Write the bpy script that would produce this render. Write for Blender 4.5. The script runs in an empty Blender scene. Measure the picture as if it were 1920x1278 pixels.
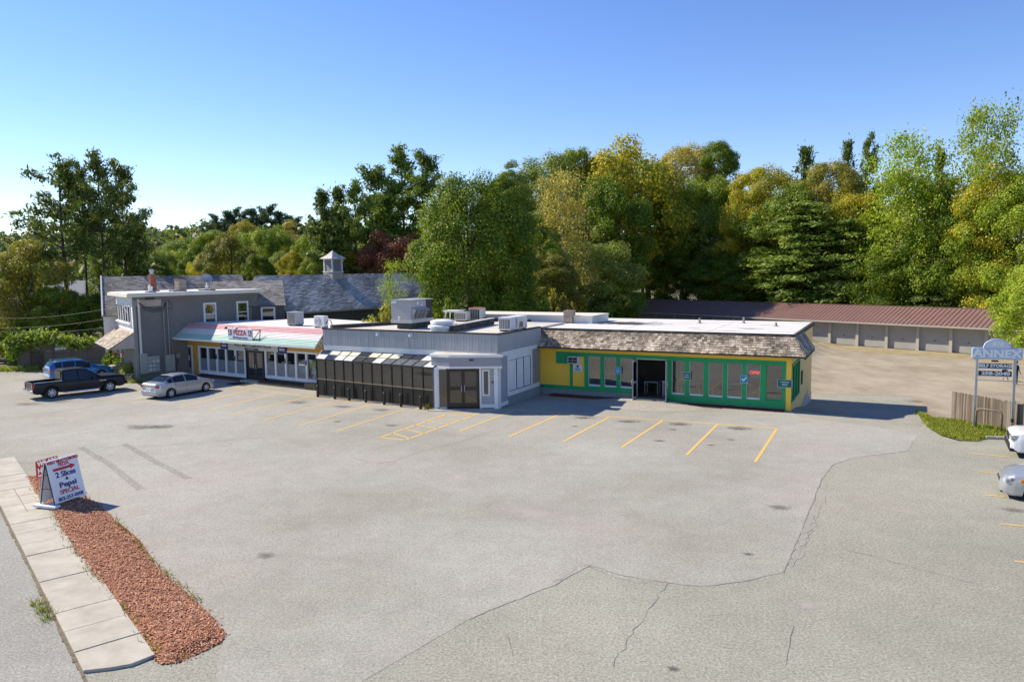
import bpy, bmesh, math, random
import numpy as np
from mathutils import Vector, Matrix
R = math.radians
rnd = random.Random(7)
scene = bpy.context.scene
COL = scene.collection

# ---------------------------------------------------------------- camera
FPX, PITCH, ROLL, CAMH = 1400.0, R(5.5), R(-0.75), 7.85
_f = np.array([0, math.cos(PITCH), -math.sin(PITCH)])
_u0 = np.array([0, math.sin(PITCH), math.cos(PITCH)])
_r0 = np.array([1.0, 0, 0])
_r = _r0*math.cos(ROLL)+_u0*math.sin(ROLL)
_u = -_r0*math.sin(ROLL)+_u0*math.cos(ROLL)
cam_d = bpy.data.cameras.new('camera')
cam = bpy.data.objects.new('camera', cam_d)
COL.objects.link(cam)
cam_d.sensor_width = 36
cam_d.lens = FPX/1920*36
cam_d.clip_start = 0.1
cam_d.clip_end = 4000
cam.matrix_world = Matrix(((_r[0], _u[0], -_f[0], 0), (_r[1], _u[1], -_f[1], 0), (_r[2], _u[2], -_f[2], CAMH), (0, 0, 0, 1)))
scene.camera = cam

# ---------------------------------------------------------------- light
SUN_EL, SUN_AZ = R(38), R(155)          # azimuth counted from +X
world = bpy.data.worlds.new('World')
scene.world = world
world.use_nodes = True
wn = world.node_tree
sky = wn.nodes.new('ShaderNodeTexSky')
sky.sky_type = 'NISHITA'
sky.sun_disc = False
sky.sun_elevation = SUN_EL
sky.sun_rotation = R(90)-SUN_AZ
sky.altitude = 200
sky.air_density = 1.0
sky.dust_density = 0.0
sky.ozone_density = 3.0
hs_ = wn.nodes.new('ShaderNodeHueSaturation')
hs_.inputs['Saturation'].default_value = 1.17
hs_.inputs['Hue'].default_value = 0.512
wn.links.new(sky.outputs[0], hs_.inputs['Color'])
tn_ = wn.nodes.new('ShaderNodeMix')
tn_.data_type = 'RGBA'
tn_.blend_type = 'MULTIPLY'
tn_.inputs['Factor'].default_value = 1
tn_.inputs['B'].default_value = (1, .975, 1.02, 1)
wn.links.new(hs_.outputs[0], tn_.inputs['A'])
wn.links.new(tn_.outputs['Result'], wn.nodes['Background'].inputs[0])
wn.nodes['Background'].inputs[1].default_value = 0.096
sun_d = bpy.data.lights.new('sun', 'SUN')
sun_d.energy = 3.9
sun_d.angle = R(0.55)
sun_d.color = (1.0, 0.895, 0.72)
sun = bpy.data.objects.new('sun', sun_d)
COL.objects.link(sun)
sd = Vector((math.cos(SUN_AZ)*math.cos(SUN_EL), math.sin(SUN_AZ)*math.cos(SUN_EL), math.sin(SUN_EL)))
sun.rotation_euler = (-sd).to_track_quat('-Z', 'Y').to_euler()
sun.location = (-60, 40, 70)
vs = scene.view_settings
vs.view_transform = 'Standard'
vs.look = 'None'
vs.exposure = 0.95
vs.gamma = 1
vs.use_curve_mapping = False

# ---------------------------------------------------------------- helpers
def sstep(t):
    t = min(max(t, 0.0), 1.0)
    return t*t*(3-2*t)

def ray(px, py):
    return _f*FPX+_r*(px-960)-_u*(py-639)

class Frame:
    def __init__(s, o, deg):
        s.o = np.array(o, float)
        s.a = R(deg)
        s.U = np.array([math.cos(s.a), math.sin(s.a)])
        s.V = np.array([-math.sin(s.a), math.cos(s.a)])
    def w(s, u, v):
        q = s.o+u*s.U+v*s.V
        return float(q[0]), float(q[1])
    def loc(s, x, y):
        d = np.array([x, y])-s.o
        return float(d@s.U), float(d@s.V)

FY = Frame((1.71, 46.75), -27.4)      # yellow shop, its front wall runs along u
FP = Frame((-25.51, 57.99), -33.0)    # pizza shop
FS = Frame((-12.40, 46.85), -33.3)    # glazed lean-to
FH = Frame((-27.67, 54.54), 52.7)     # grey house, its dark side wall runs along u
FG = Frame((36.28, 84.21), -50.8)     # storage garages

def terrain(x, y):
    u, v = FY.loc(x, y)
    return -1.1*sstep((v+.3)/10)*sstep((u-8)/6)

def G(px, py):
    z = 0.0
    for i in range(50):
        d = ray(px, py)
        t = (z-CAMH)/d[2]
        x, y = d[0]*t, d[1]*t
        z = .6*z+.4*terrain(x, y)
    return float(x), float(y), float(z)

def at(px, py, Y):
    d = ray(px, py)
    t = Y/d[1]
    return float(d[0]*t), float(Y), float(CAMH+d[2]*t)

class MB:
    """collects shapes, then links them as ONE mesh object"""
    def __init__(s, T=None):
        s.v, s.f, s.mi, s.T = [], [], [], T
    def add(s, vs_, fs_, mi=0):
        n = len(s.v)
        if s.T is not None:
            vs_ = [tuple(s.T @ Vector(p)) for p in vs_]
        s.v += [tuple(p) for p in vs_]
        s.f += [tuple(i+n for i in q) for q in fs_]
        s.mi += [mi]*len(fs_)
        return s
    def box(s, x0, x1, y0, y1, z0, z1, mi=0):
        return s.add([(x0, y0, z0), (x1, y0, z0), (x1, y1, z0), (x0, y1, z0), (x0, y0, z1), (x1, y0, z1), (x1, y1, z1), (x0, y1, z1)],
                     [(0, 3, 2, 1), (4, 5, 6, 7), (0, 1, 5, 4), (1, 2, 6, 5), (2, 3, 7, 6), (3, 0, 4, 7)], mi)
    def obox(s, p, a, b, c, mi=0):
        p, a, b, c = map(Vector, (p, a, b, c))
        q = [p, p+a, p+a+b, p+b, p+c, p+a+c, p+a+b+c, p+b+c]
        return s.add(q, [(0, 3, 2, 1), (4, 5, 6, 7), (0, 1, 5, 4), (1, 2, 6, 5), (2, 3, 7, 6), (3, 0, 4, 7)], mi)
    def prism(s, pts, z0, z1, mi=0):
        n = len(pts)
        return s.add([(x, y, z0) for x, y in pts]+[(x, y, z1) for x, y in pts],
                     [tuple(range(n-1, -1, -1)), tuple(range(n, 2*n))]+[(i, (i+1) % n, n+(i+1) % n, n+i) for i in range(n)], mi)
    def sweep(s, prof, d, mi=0):
        """extrude a closed 3-D polygon along vector d"""
        n = len(prof)
        d = Vector(d)
        a = [Vector(p) for p in prof]
        return s.add(a+[p+d for p in a], [tuple(range(n-1, -1, -1)), tuple(range(n, 2*n))]+[(i, (i+1) % n, n+(i+1) % n, n+i) for i in range(n)], mi)
    def quad(s, a, b, c, d, mi=0):
        return s.add([a, b, c, d], [(0, 1, 2, 3)], mi)
    def poly(s, pts, mi=0):
        return s.add(pts, [tuple(range(len(pts)))], mi)
    def tube(s, path, r, n=8, mi=0, cap=True):
        P = [Vector(p) for p in path]
        k = len(P)
        rr = r if isinstance(r, (list, tuple)) else [r]*k
        vs_, fs_ = [], []
        up = Vector((0.03, 0.02, 1))
        prev = None
        for i in range(k):
            t = (P[min(i+1, k-1)]-P[max(i-1, 0)]).normalized()
            if prev is None:
                a = t.cross(up)
                if a.length < .12:
                    a = t.cross(Vector((1, 0, 0)))
            else:
                a = prev-t*prev.dot(t)
            a.normalize()
            prev = a
            b = t.cross(a)
            for j in range(n):
                th = 2*math.pi*j/n
                vs_.append(P[i]+(a*math.cos(th)+b*math.sin(th))*rr[i])
        for i in range(k-1):
            for j in range(n):
                fs_.append((i*n+j, i*n+(j+1) % n, (i+1)*n+(j+1) % n, (i+1)*n+j))
        if cap:
            fs_ += [tuple(range(n-1, -1, -1)), tuple((k-1)*n+j for j in range(n))]
        return s.add(vs_, fs_, mi)
    def lathe(s, prof, c=(0, 0, 0), n=16, mi=0, axis='z', cap=True):
        vs_, fs_ = [], []
        for r_, h in prof:
            for j in range(n):
                th = 2*math.pi*j/n
                a, b = r_*math.cos(th), r_*math.sin(th)
                p = (a, b, h) if axis == 'z' else ((h, a, b) if axis == 'x' else (b, h, a))
                vs_.append((p[0]+c[0], p[1]+c[1], p[2]+c[2]))
        k = len(prof)
        for i in range(k-1):
            for j in range(n):
                fs_.append((i*n+j, i*n+(j+1) % n, (i+1)*n+(j+1) % n, (i+1)*n+j))
        if cap:
            fs_ += [tuple(range(n-1, -1, -1)), tuple((k-1)*n+j for j in range(n))]
        return s.add(vs_, fs_, mi)
    def clap(s, x0, x1, z0, z1, y=0, p=.11, mi=0, lap=.018):
        """horizontal lap boards on a wall that faces -y"""
        z = z0
        while z < z1-.01:
            t = min(z+p, z1)
            s.add([(x0, y, z), (x1, y, z), (x1, y-lap, z), (x0, y-lap, z), (x0, y-.003, t), (x1, y-.003, t)],
                  [(0, 1, 2, 3), (3, 2, 5, 4), (0, 3, 4), (1, 5, 2)], mi)
            z = t
        return s
    def mesh(s, name, mats):
        me = bpy.data.meshes.new(name)
        me.from_pydata(s.v, [], s.f)
        for m in (mats if isinstance(mats, (list, tuple)) else [mats]):
            me.materials.append(m)
        if any(s.mi):
            me.polygons.foreach_set('material_index', s.mi)
        return me
    def build(s, name, mats, parent=None, smooth=False, kind=None, bevel=0, label=None):
        me = s.mesh(name, mats)
        if bevel:
            bm = bmesh.new()
            bm.from_mesh(me)
            bmesh.ops.recalc_face_normals(bm, faces=bm.faces)
            bmesh.ops.bevel(bm, geom=bm.edges[:], offset=bevel, segments=2, affect='EDGES', profile=.6)
            bm.to_mesh(me)
            bm.free()
        else:
            bm = bmesh.new()
            bm.from_mesh(me)
            bmesh.ops.recalc_face_normals(bm, faces=bm.faces)
            bm.to_mesh(me)
            bm.free()
        if smooth:
            me.polygons.foreach_set('use_smooth', [True]*len(me.polygons))
        o = bpy.data.objects.new(name, me)
        COL.objects.link(o)
        if parent is not None:
            o.parent = parent
        if kind:
            o['kind'] = kind
        if label:
            o['label'] = label
        return o

def link(name, me, parent=None):
    o = bpy.data.objects.new(name, me)
    COL.objects.link(o)
    if parent is not None:
        o.parent = parent
    return o

def tag(o, label, cat, group=None):
    o['label'] = label
    o['category'] = cat
    if group:
        o['group'] = group
    return o

def thing(name, label, cat, loc=(0, 0, 0), rotz=0, group=None):
    o = bpy.data.objects.new(name, None)
    COL.objects.link(o)
    o.empty_display_size = .3
    o.location = loc if len(loc) == 3 else (loc[0], loc[1], 0)
    o.rotation_euler = (0, 0, rotz)
    return tag(o, label, cat, group)

def copy_tree(o, parent=None):
    c = o.copy()
    COL.objects.link(c)
    if parent is not None:
        c.parent = parent
    for ch in list(o.children):
        copy_tree(ch, c)
    return c

def lettering(s_, size, mat, parent, loc, rot=(math.pi/2, 0, 0), bold=.0, sx=1.0, depth=.006, shear=0, name='lettering'):
    cu = bpy.data.curves.new('t', 'FONT')
    cu.body = s_
    cu.size = size
    cu.align_x = 'CENTER'
    cu.align_y = 'CENTER'
    cu.extrude = depth
    cu.offset = bold
    cu.shear = shear
    cu.resolution_u = 3
    tmp = bpy.data.objects.new('t', cu)
    me = bpy.data.meshes.new_from_object(tmp)
    bpy.data.objects.remove(tmp)
    me.transform(Matrix.Diagonal((sx, 1, 1, 1)))
    me.materials.clear()
    me.materials.append(mat)
    o = link(name, me, parent)
    o.location = loc
    o.rotation_euler = rot
    return o

# ---------------------------------------------------------------- materials
def mat(name, c1, c2=None, scale=3.0, rough=.8, bump=0.0, bscale=40.0, metal=0.0, spec=.35, coat=0.0, lo=.35, hi=.65, stretch=(1, 1, 1), detail=6, emit=0):
    m = bpy.data.materials.new(name)
    m.use_nodes = True
    nt = m.node_tree
    b = nt.nodes['Principled BSDF']
    b.inputs['Roughness'].default_value = rough
    b.inputs['Metallic'].default_value = metal
    b.inputs['Specular IOR Level'].default_value = spec
    b.inputs['Coat Weight'].default_value = coat
    b.inputs['Base Color'].default_value = (*c1, 1)
    if emit:
        b.inputs['Emission Color'].default_value = (*c1, 1)
        b.inputs['Emission Strength'].default_value = emit
    tc = nt.nodes.new('ShaderNodeTexCoord')
    mp = nt.nodes.new('ShaderNodeMapping')
    mp.inputs['Scale'].default_value = stretch
    nt.links.new(tc.outputs['Object'], mp.inputs[0])
    if c2 is not None:
        n = nt.nodes.new('ShaderNodeTexNoise')
        n.inputs['Scale'].default_value = scale
        n.inputs['Detail'].default_value = detail
        n.inputs['Roughness'].default_value = .65
        nt.links.new(mp.outputs[0], n.inputs['Vector'])
        cr = nt.nodes.new('ShaderNodeValToRGB')
        cr.color_ramp.elements[0].position = lo
        cr.color_ramp.elements[1].position = hi
        cr.color_ramp.elements[0].color = (*c1, 1)
        cr.color_ramp.elements[1].color = (*c2, 1)
        nt.links.new(n.outputs['Fac'], cr.inputs[0])
        nt.links.new(cr.outputs[0], b.inputs['Base Color'])
    if bump:
        n2 = nt.nodes.new('ShaderNodeTexNoise')
        n2.inputs['Scale'].default_value = bscale
        n2.inputs['Detail'].default_value = 4
        nt.links.new(mp.outputs[0], n2.inputs['Vector'])
        bp = nt.nodes.new('ShaderNodeBump')
        bp.inputs['Strength'].default_value = bump
        bp.inputs['Distance'].default_value = .02
        nt.links.new(n2.outputs['Fac'], bp.inputs['Height'])
        nt.links.new(bp.outputs[0], b.inputs['Normal'])
    return m

def mat_island(name, cols, rough=.85, noise=None, spec=.25, bump=0):
    """each separate piece of the mesh (shingle, chip, board) takes its own colour from the ramp"""
    m = bpy.data.materials.new(name)
    m.use_nodes = True
    nt = m.node_tree
    b = nt.nodes['Principled BSDF']
    b.inputs['Roughness'].default_value = rough
    b.inputs['Specular IOR Level'].default_value = spec
    g = nt.nodes.new('ShaderNodeNewGeometry')
    cr = nt.nodes.new('ShaderNodeValToRGB')
    el = cr.color_ramp.elements
    while len(el) < len(cols):
        el.new(.5)
    for i, c in enumerate(cols):
        el[i].position = i/(len(cols)-1)
        el[i].color = (*c, 1)
    out = cr.outputs[0]
    oi = nt.nodes.new('ShaderNodeObjectInfo')
    ad = nt.nodes.new('ShaderNodeMath')
    fr_ = nt.nodes.new('ShaderNodeMath')
    fr_.operation = 'FRACT'
    nt.links.new(g.outputs['Random Per Island'], ad.inputs[0])
    nt.links.new(oi.outputs['Random'], ad.inputs[1])
    nt.links.new(ad.outputs[0], fr_.inputs[0])
    nt.links.new(fr_.outputs[0], cr.inputs[0])
    if noise:
        tc = nt.nodes.new('ShaderNodeTexCoord')
        n = nt.nodes.new('ShaderNodeTexNoise')
        n.inputs['Scale'].default_value = noise[0]
        n.inputs['Detail'].default_value = 5
        mp = nt.nodes.new('ShaderNodeMapping')
        mp.inputs['Scale'].default_value = noise[3] if len(noise) > 3 else (1, 1, 1)
        nt.links.new(tc.outputs['Object'], mp.inputs[0])
        nt.links.new(mp.outputs[0], n.inputs['Vector'])
        mr = nt.nodes.new('ShaderNodeMapRange')
        mr.inputs['From Min'].default_value = .35
        mr.inputs['From Max'].default_value = .65
        mr.inputs['To Min'].default_value = noise[1]
        mr.inputs['To Max'].default_value = noise[2]
        nt.links.new(n.outputs['Fac'], mr.inputs[0])
        mx = nt.nodes.new('ShaderNodeMix')
        mx.data_type = 'RGBA'
        mx.blend_type = 'MULTIPLY'
        mx.inputs['Factor'].default_value = 1
        nt.links.new(out, mx.inputs['A'])
        nt.links.new(mr.outputs[0], mx.inputs['B'])
        out = mx.outputs['Result']
    nt.links.new(out, b.inputs['Base Color'])
    return m

def glass(name, tint, refl=.2, rough=.02, trans=.8, body=(.02, .02, .02)):
    """window pane: part mirror, part see-through"""
    m = bpy.data.materials.new(name)
    m.use_nodes = True
    nt = m.node_tree
    for n in list(nt.nodes):
        if n.type != 'OUTPUT_MATERIAL':
            nt.nodes.remove(n)
    out = [n for n in nt.nodes if n.type == 'OUTPUT_MATERIAL'][0]
    t = nt.nodes.new('ShaderNodeBsdfTransparent')
    t.inputs[0].default_value = (*tint, 1)
    d = nt.nodes.new('ShaderNodeBsdfDiffuse')
    d.inputs[0].default_value = (*body, 1)
    g = nt.nodes.new('ShaderNodeBsdfGlossy')
    g.inputs['Roughness'].default_value = rough
    g.inputs[0].default_value = (.95, .97, 1, 1)
    m1 = nt.nodes.new('ShaderNodeMixShader')
    m1.inputs[0].default_value = trans
    nt.links.new(d.outputs[0], m1.inputs[1])
    nt.links.new(t.outputs[0], m1.inputs[2])
    lw = nt.nodes.new('ShaderNodeLayerWeight')
    lw.inputs['Blend'].default_value = .14
    mr = nt.nodes.new('ShaderNodeMapRange')
    mr.inputs['To Min'].default_value = refl
    mr.inputs['To Max'].default_value = 1
    nt.links.new(lw.outputs['Fresnel'], mr.inputs[0])
    m2 = nt.nodes.new('ShaderNodeMixShader')
    nt.links.new(mr.outputs[0], m2.inputs[0])
    nt.links.new(m1.outputs[0], m2.inputs[1])
    nt.links.new(g.outputs[0], m2.inputs[2])
    nt.links.new(m2.outputs[0], out.inputs[0])
    return m

def asphalt(name, c_a, c_b, c_pink, speck=.35):
    m = bpy.data.materials.new(name)
    m.use_nodes = True
    nt = m.node_tree
    L = nt.links.new
    b = nt.nodes['Principled BSDF']
    b.inputs['Roughness'].default_value = .92
    b.inputs['Specular IOR Level'].default_value = .2
    tc = nt.nodes.new('ShaderNodeTexCoord')
    def noise(sc, det=5, ro=.6):
        n = nt.nodes.new('ShaderNodeTexNoise')
        n.inputs['Scale'].default_value = sc
        n.inputs['Detail'].default_value = det
        n.inputs['Roughness'].default_value = ro
        L(tc.outputs['Object'], n.inputs['Vector'])
        return n.outputs['Fac']
    def rng(src, a, b_, c, d):
        r_ = nt.nodes.new('ShaderNodeMapRange')
        for k, v in zip(('From Min', 'From Max', 'To Min', 'To Max'), (a, b_, c, d)):
            r_.inputs[k].default_value = v
        L(src, r_.inputs[0])
        return r_.outputs[0]
    def mix(f, a, b_, mode='MIX'):
        x = nt.nodes.new('ShaderNodeMix')
        x.data_type = 'RGBA'
        x.blend_type = mode
        for sock, val in (('Factor', f), ('A', a), ('B', b_)):
            if isinstance(val, (int, float)):
                x.inputs[sock].default_value = val
            elif isinstance(val, tuple):
                x.inputs[sock].default_value = (*val, 1)
            else:
                L(val, x.inputs[sock])
        return x.outputs['Result']
    c = mix(rng(noise(.09, 4), .38, .62, 0, 1), c_a, c_b)
    c = mix(rng(noise(.13, 4), .5, .66, 0, .8), c, c_pink)
    c = mix(1.0, c, rng(noise(1.1, 8, .75), .3, .7, .90, 1.09), 'MULTIPLY')
    c = mix(1.0, c, rng(noise(17, 2, .9), .32, .68, 1-speck, 1+speck), 'MULTIPLY')
    c = mix(1.0, c, rng(noise(9, 3, .8), .3, .7, .93, 1.07), 'MULTIPLY')
    v = nt.nodes.new('ShaderNodeTexVoronoi')
    v.inputs['Scale'].default_value = 20
    L(tc.outputs['Object'], v.inputs['Vector'])
    c = mix(rng(v.outputs['Distance'], .08, .16, .6, 0), c, (.55, .52, .46))
    L(c, b.inputs['Base Color'])
    bp = nt.nodes.new('ShaderNodeBump')
    bp.inputs['Strength'].default_value = .2
    bp.inputs['Distance'].default_value = .008
    L(noise(70, 3, .7), bp.inputs['Height'])
    L(bp.outputs[0], b.inputs['Normal'])
    return m

def stain(name, col, amount=.7, scale=1.6):
    """a soft-edged patch: noise decides where the stain covers the asphalt below"""
    m = bpy.data.materials.new(name)
    m.use_nodes = True
    nt = m.node_tree
    L = nt.links.new
    b = nt.nodes['Principled BSDF']
    b.inputs['Base Color'].default_value = (*col, 1)
    b.inputs['Roughness'].default_value = .8
    tc = nt.nodes.new('ShaderNodeTexCoord')
    g = nt.nodes.new('ShaderNodeTexGradient')
    g.gradient_type = 'SPHERICAL'
    mp = nt.nodes.new('ShaderNodeMapping')
    mp.inputs['Location'].default_value = (-1, -1, 0)
    mp.inputs['Scale'].default_value = (2, 2, 0)
    L(tc.outputs['Generated'], mp.inputs[0])
    L(mp.outputs[0], g.inputs[0])
    n = nt.nodes.new('ShaderNodeTexNoise')
    n.inputs['Scale'].default_value = scale
    n.inputs['Detail'].default_value = 8
    n.inputs['Roughness'].default_value = .75
    L(tc.outputs['Object'], n.inputs['Vector'])
    a = nt.nodes.new('ShaderNodeMath')
    a.operation = 'MULTIPLY_ADD'
    L(g.outputs['Fac'], a.inputs[0])
    a.inputs[1].default_value = .7
    n2 = nt.nodes.new('ShaderNodeMath')
    n2.operation = 'MULTIPLY_ADD'
    L(n.outputs['Fac'], n2.inputs[0])
    n2.inputs[1].default_value = 1.7
    n2.inputs[2].default_value = -.35
    L(n2.outputs[0], a.inputs[2])
    r_ = nt.nodes.new('ShaderNodeMapRange')
    for k, v in zip(('From Min', 'From Max', 'To Min', 'To Max'), (.74, 1.12, 0, amount)):
        r_.inputs[k].default_value = v
    L(a.outputs[0], r_.inputs[0])
    L(r_.outputs[0], b.inputs['Alpha'])
    return m

def foliage(name, c1, c2, c3=None, tip=.0, trans=.40, gain=2.6):
    """leaves: each leaf its own shade, whole clumps drift between two hues"""
    c1, c2, c3 = [(c[0]*gain*1.02, c[1]*gain*1.03, c[2]*gain*.85) if c else None for c in (c1, c2, c3)]
    m = bpy.data.materials.new(name)
    m.use_nodes = True
    nt = m.node_tree
    L = nt.links.new
    for n in list(nt.nodes):
        if n.type != 'OUTPUT_MATERIAL':
            nt.nodes.remove(n)
    out = [n for n in nt.nodes if n.type == 'OUTPUT_MATERIAL'][0]
    g = nt.nodes.new('ShaderNodeNewGeometry')
    tc = nt.nodes.new('ShaderNodeTexCoord')
    oi = nt.nodes.new('ShaderNodeObjectInfo')
    n = nt.nodes.new('ShaderNodeTexNoise')
    n.noise_dimensions = '4D'
    n.inputs['Scale'].default_value = .33
    n.inputs['Detail'].default_value = 3
    L(tc.outputs['Object'], n.inputs['Vector'])
    w = nt.nodes.new('ShaderNodeMath')
    w.operation = 'MULTIPLY'
    w.inputs[1].default_value = 40
    L(oi.outputs['Random'], w.inputs[0])
    L(w.outputs[0], n.inputs['W'])
    r_ = nt.nodes.new('ShaderNodeMapRange')
    r_.inputs['From Min'].default_value = .38
    r_.inputs['From Max'].default_value = .64
    L(n.outputs['Fac'], r_.inputs[0])
    cur = None
    def mix(f, a, b_, mode='MIX'):
        x = nt.nodes.new('ShaderNodeMix')
        x.data_type = 'RGBA'
        x.blend_type = mode
        for sock, val in (('Factor', f), ('A', a), ('B', b_)):
            if isinstance(val, (int, float)):
                x.inputs[sock].default_value = val
            elif isinstance(val, tuple):
                x.inputs[sock].default_value = (*val, 1)
            else:
                L(val, x.inputs[sock])
        return x.outputs['Result']
    cur = mix(r_.outputs[0], c1, c2)
    if c3:
        k = nt.nodes.new('ShaderNodeMapRange')
        k.inputs['From Min'].default_value = 1-tip
        k.inputs['From Max'].default_value = 1-tip*.6
        L(g.outputs['Random Per Island'], k.inputs[0])
        cur = mix(k.outputs[0], cur, c3)
    v = nt.nodes.new('ShaderNodeMapRange')
    v.inputs['To Min'].default_value = .6
    v.inputs['To Max'].default_value = 1.4
    h = nt.nodes.new('ShaderNodeMath')
    h.operation = 'FRACT'
    h2 = nt.nodes.new('ShaderNodeMath')
    h2.operation = 'MULTIPLY'
    h2.inputs[1].default_value = 37.7
    L(g.outputs['Random Per Island'], h2.inputs[0])
    L(h2.outputs[0], h.inputs[0])
    L(h.outputs[0], v.inputs[0])
    cur = mix(1.0, cur, v.outputs[0], 'MULTIPLY')
    v2 = nt.nodes.new('ShaderNodeMapRange')
    v2.inputs['To Min'].default_value = .85
    v2.inputs['To Max'].default_value = 1.15
    L(oi.outputs['Random'], v2.inputs[0])
    cur = mix(1.0, cur, v2.outputs[0], 'MULTIPLY')
    d = nt.nodes.new('ShaderNodeBsdfPrincipled')
    d.inputs['Roughness'].default_value = .55
    d.inputs['Specular IOR Level'].default_value = .25
    L(cur, d.inputs['Base Color'])
    t = nt.nodes.new('ShaderNodeBsdfTranslucent')
    tcol = mix(1.0, cur, (1.15, 1.1, .55), 'MULTIPLY')
    L(tcol, t.inputs[0])
    ms = nt.nodes.new('ShaderNodeMixShader')
    ms.inputs[0].default_value = trans
    L(d.outputs[0], ms.inputs[1])
    L(t.outputs[0], ms.inputs[2])
    L(ms.outputs[0], out.inputs[0])
    return m

M = {}
M['asphalt'] = asphalt('lot_asphalt', (.288, .279, .232), (.368, .357, .310), (.366, .335, .292), .27)
M['asphalt_new'] = asphalt('apron_asphalt', (.37, .34, .28), (.38, .355, .31), (.36, .33, .29))
M['asphalt_old'] = asphalt('old_asphalt', (.272, .267, .216), (.332, .324, .266), (.318, .30, .248), .36)
M['road'] = asphalt('road_asphalt', (.29, .282, .25), (.34, .33, .30), (.32, .305, .27), .35)
M['gravel'] = mat('gravel', (.25, .205, .145), (.43, .375, .285), .42, .95, .6, 9, detail=12, lo=.3, hi=.7, stretch=(1, .55, 1))
M['soil'] = mat('soil', (.10, .085, .05), (.16, .15, .06), .5, .95, .4, 6)
M['dry_grass'] = mat('dry_grass', (.25, .195, .06), (.36, .30, .19), .8, .95, .5, 8, lo=.3, hi=.6)
M['paint_yellow'] = mat('line_paint', (.72, .46, .11), (.56, .42, .2), 5, .75, detail=8, lo=.4, hi=.75)
M['paint_faded'] = mat('line_paint_faded', (.56, .47, .30), (.42, .39, .32), 3, .8, detail=8)
M['paint_white'] = mat('road_paint', (.7, .7, .66), (.55, .54, .5), 6, .75)
M['concrete'] = mat('concrete', (.38, .345, .28), (.50, .46, .385), 1.6, .9, .3, 60, detail=10)
M['crack'] = mat('crack_dark', (.19, .18, .15), (.31, .295, .255), 2, .95)
M['white'] = mat('white_paint', (.74, .75, .76), (.66, .67, .68), 1.5, .55)
M['white_roof'] = mat('roof_membrane', (.72, .70, .655), (.58, .555, .50), .45, .6, .15, 3, lo=.45, hi=.8)
M['roof_grey'] = mat('roof_gravel', (.46, .43, .39), (.62, .59, .55), .8, .9, .3, 30)
M['tar'] = mat('roof_tar', (.03, .03, .03), (.09, .085, .08), 2, .85)
M['yellow'] = mat('yellow_boards', (.95, .60, .06), (.90, .56, .06), 1.2, .6)
M['yellow_pale'] = mat('yellow_bounce_lit', (.80, .58, .24), (.74, .53, .21), .8, .75)  # side wall paler than the front: bounce light from the gravel put into the colour
M['green'] = mat('green_paint', (.012, .29, .10), (.016, .33, .115), 1.5, .5)
M['blue_base'] = mat('blue_grey_base', (.20, .23, .24), (.25, .28, .285), 2, .8)
M['ochre'] = mat('ochre_boards', (.56, .30, .045), (.50, .28, .05), 1.5, .6)
M['gboard'] = mat('grey_blue_panels', (.30, .325, .345), (.36, .38, .40), 1.0, .45, stretch=(4, 4, .5))
M['grey_clap'] = mat('grey_clapboard', (.30, .305, .34), (.34, .345, .37), 1.5, .6)
M['taupe'] = mat('taupe_panel', (.27, .245, .22), (.31, .285, .26), 2, .7)
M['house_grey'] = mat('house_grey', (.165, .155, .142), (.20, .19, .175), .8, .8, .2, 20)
M['primer'] = mat('pinkish_patch', (.40, .33, .28), (.48, .41, .36), 1.2, .85)
M['cream'] = mat('cream_trim', (.62, .585, .50), (.70, .67, .60), 1.5, .7)
M['black_frame'] = mat('black_aluminium', (.012, .012, .013), None, 1, .35, spec=.5)
M['black_panel'] = mat('black_panel', (.01, .01, .011), (.016, .015, .015), 2, .3, spec=.5)
M['brown_frame'] = mat('dark_bronze_frame', (.022, .014, .012), None, 1, .3, spec=.5)
M['bollard'] = mat('bollard_paint', (.018, .016, .016), (.04, .035, .032), 9, .55)
M['steel'] = mat('galvanised_steel', (.42, .43, .44), (.52, .53, .54), 5, .4, metal=.6)
M['unit_grey'] = mat('unit_sheet_metal', (.36, .36, .37), (.40, .40, .41), 2, .5)
M['unit_dark'] = mat('unit_grille', (.025, .025, .03), (.05, .05, .05), 12, .6)
M['unit_fin'] = mat('unit_coil_fins', (.16, .155, .15), (.22, .215, .2), 40, .6)
M['rust'] = mat('rusty_top', (.36, .10, .03), (.45, .17, .08), 4, .8)
M['beige_metal'] = mat('beige_meter_box', (.33, .33, .28), (.38, .375, .32), 3, .55)
M['brick'] = mat_island('brick', [(.22, .075, .045), (.33, .13, .085), (.28, .10, .06)], .9)
M['old_brick'] = mat_island('old_brick', [(.36, .30, .24), (.45, .38, .31), (.30, .24, .19), (.42, .33, .25)], .9)
M['mortar'] = mat('mortar', (.36, .33, .29), None, 1, .95)
M['shake'] = mat_island('weathered_shake', [(.15, .115, .085), (.34, .28, .215), (.54, .47, .375), (.24, .19, .145), (.45, .385, .30)], .9, (1.1, .55, 1.25))
M['slate'] = mat_island('slate', [(.30, .275, .245), (.43, .395, .35), (.54, .50, .445), (.35, .32, .285), (.48, .44, .395)], .7, (.55, .55, 1.35, (1.6, .35, .35)))
M['slate_house'] = mat_island('house_slate', [(.15, .14, .13), (.24, .225, .205), (.31, .29, .265)], .7, (.8, .7, 1.2))
M['garage_roof'] = mat('brown_metal_roof', (.215, .12, .105), (.245, .145, .125), .7, .45, spec=.5)
M['garage_wall'] = mat('garage_wall', (.40, .385, .35), (.45, .43, .39), 1.2, .8)
M['garage_door'] = mat('garage_door', (.37, .365, .345), (.34, .335, .315), 1.5, .65)
M['fence'] = mat_island('weathered_pickets', [(.10, .075, .055), (.19, .155, .12), (.28, .24, .19), (.14, .11, .085)], .9, (3, .8, 1.15, (1, 1, .2)))
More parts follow.
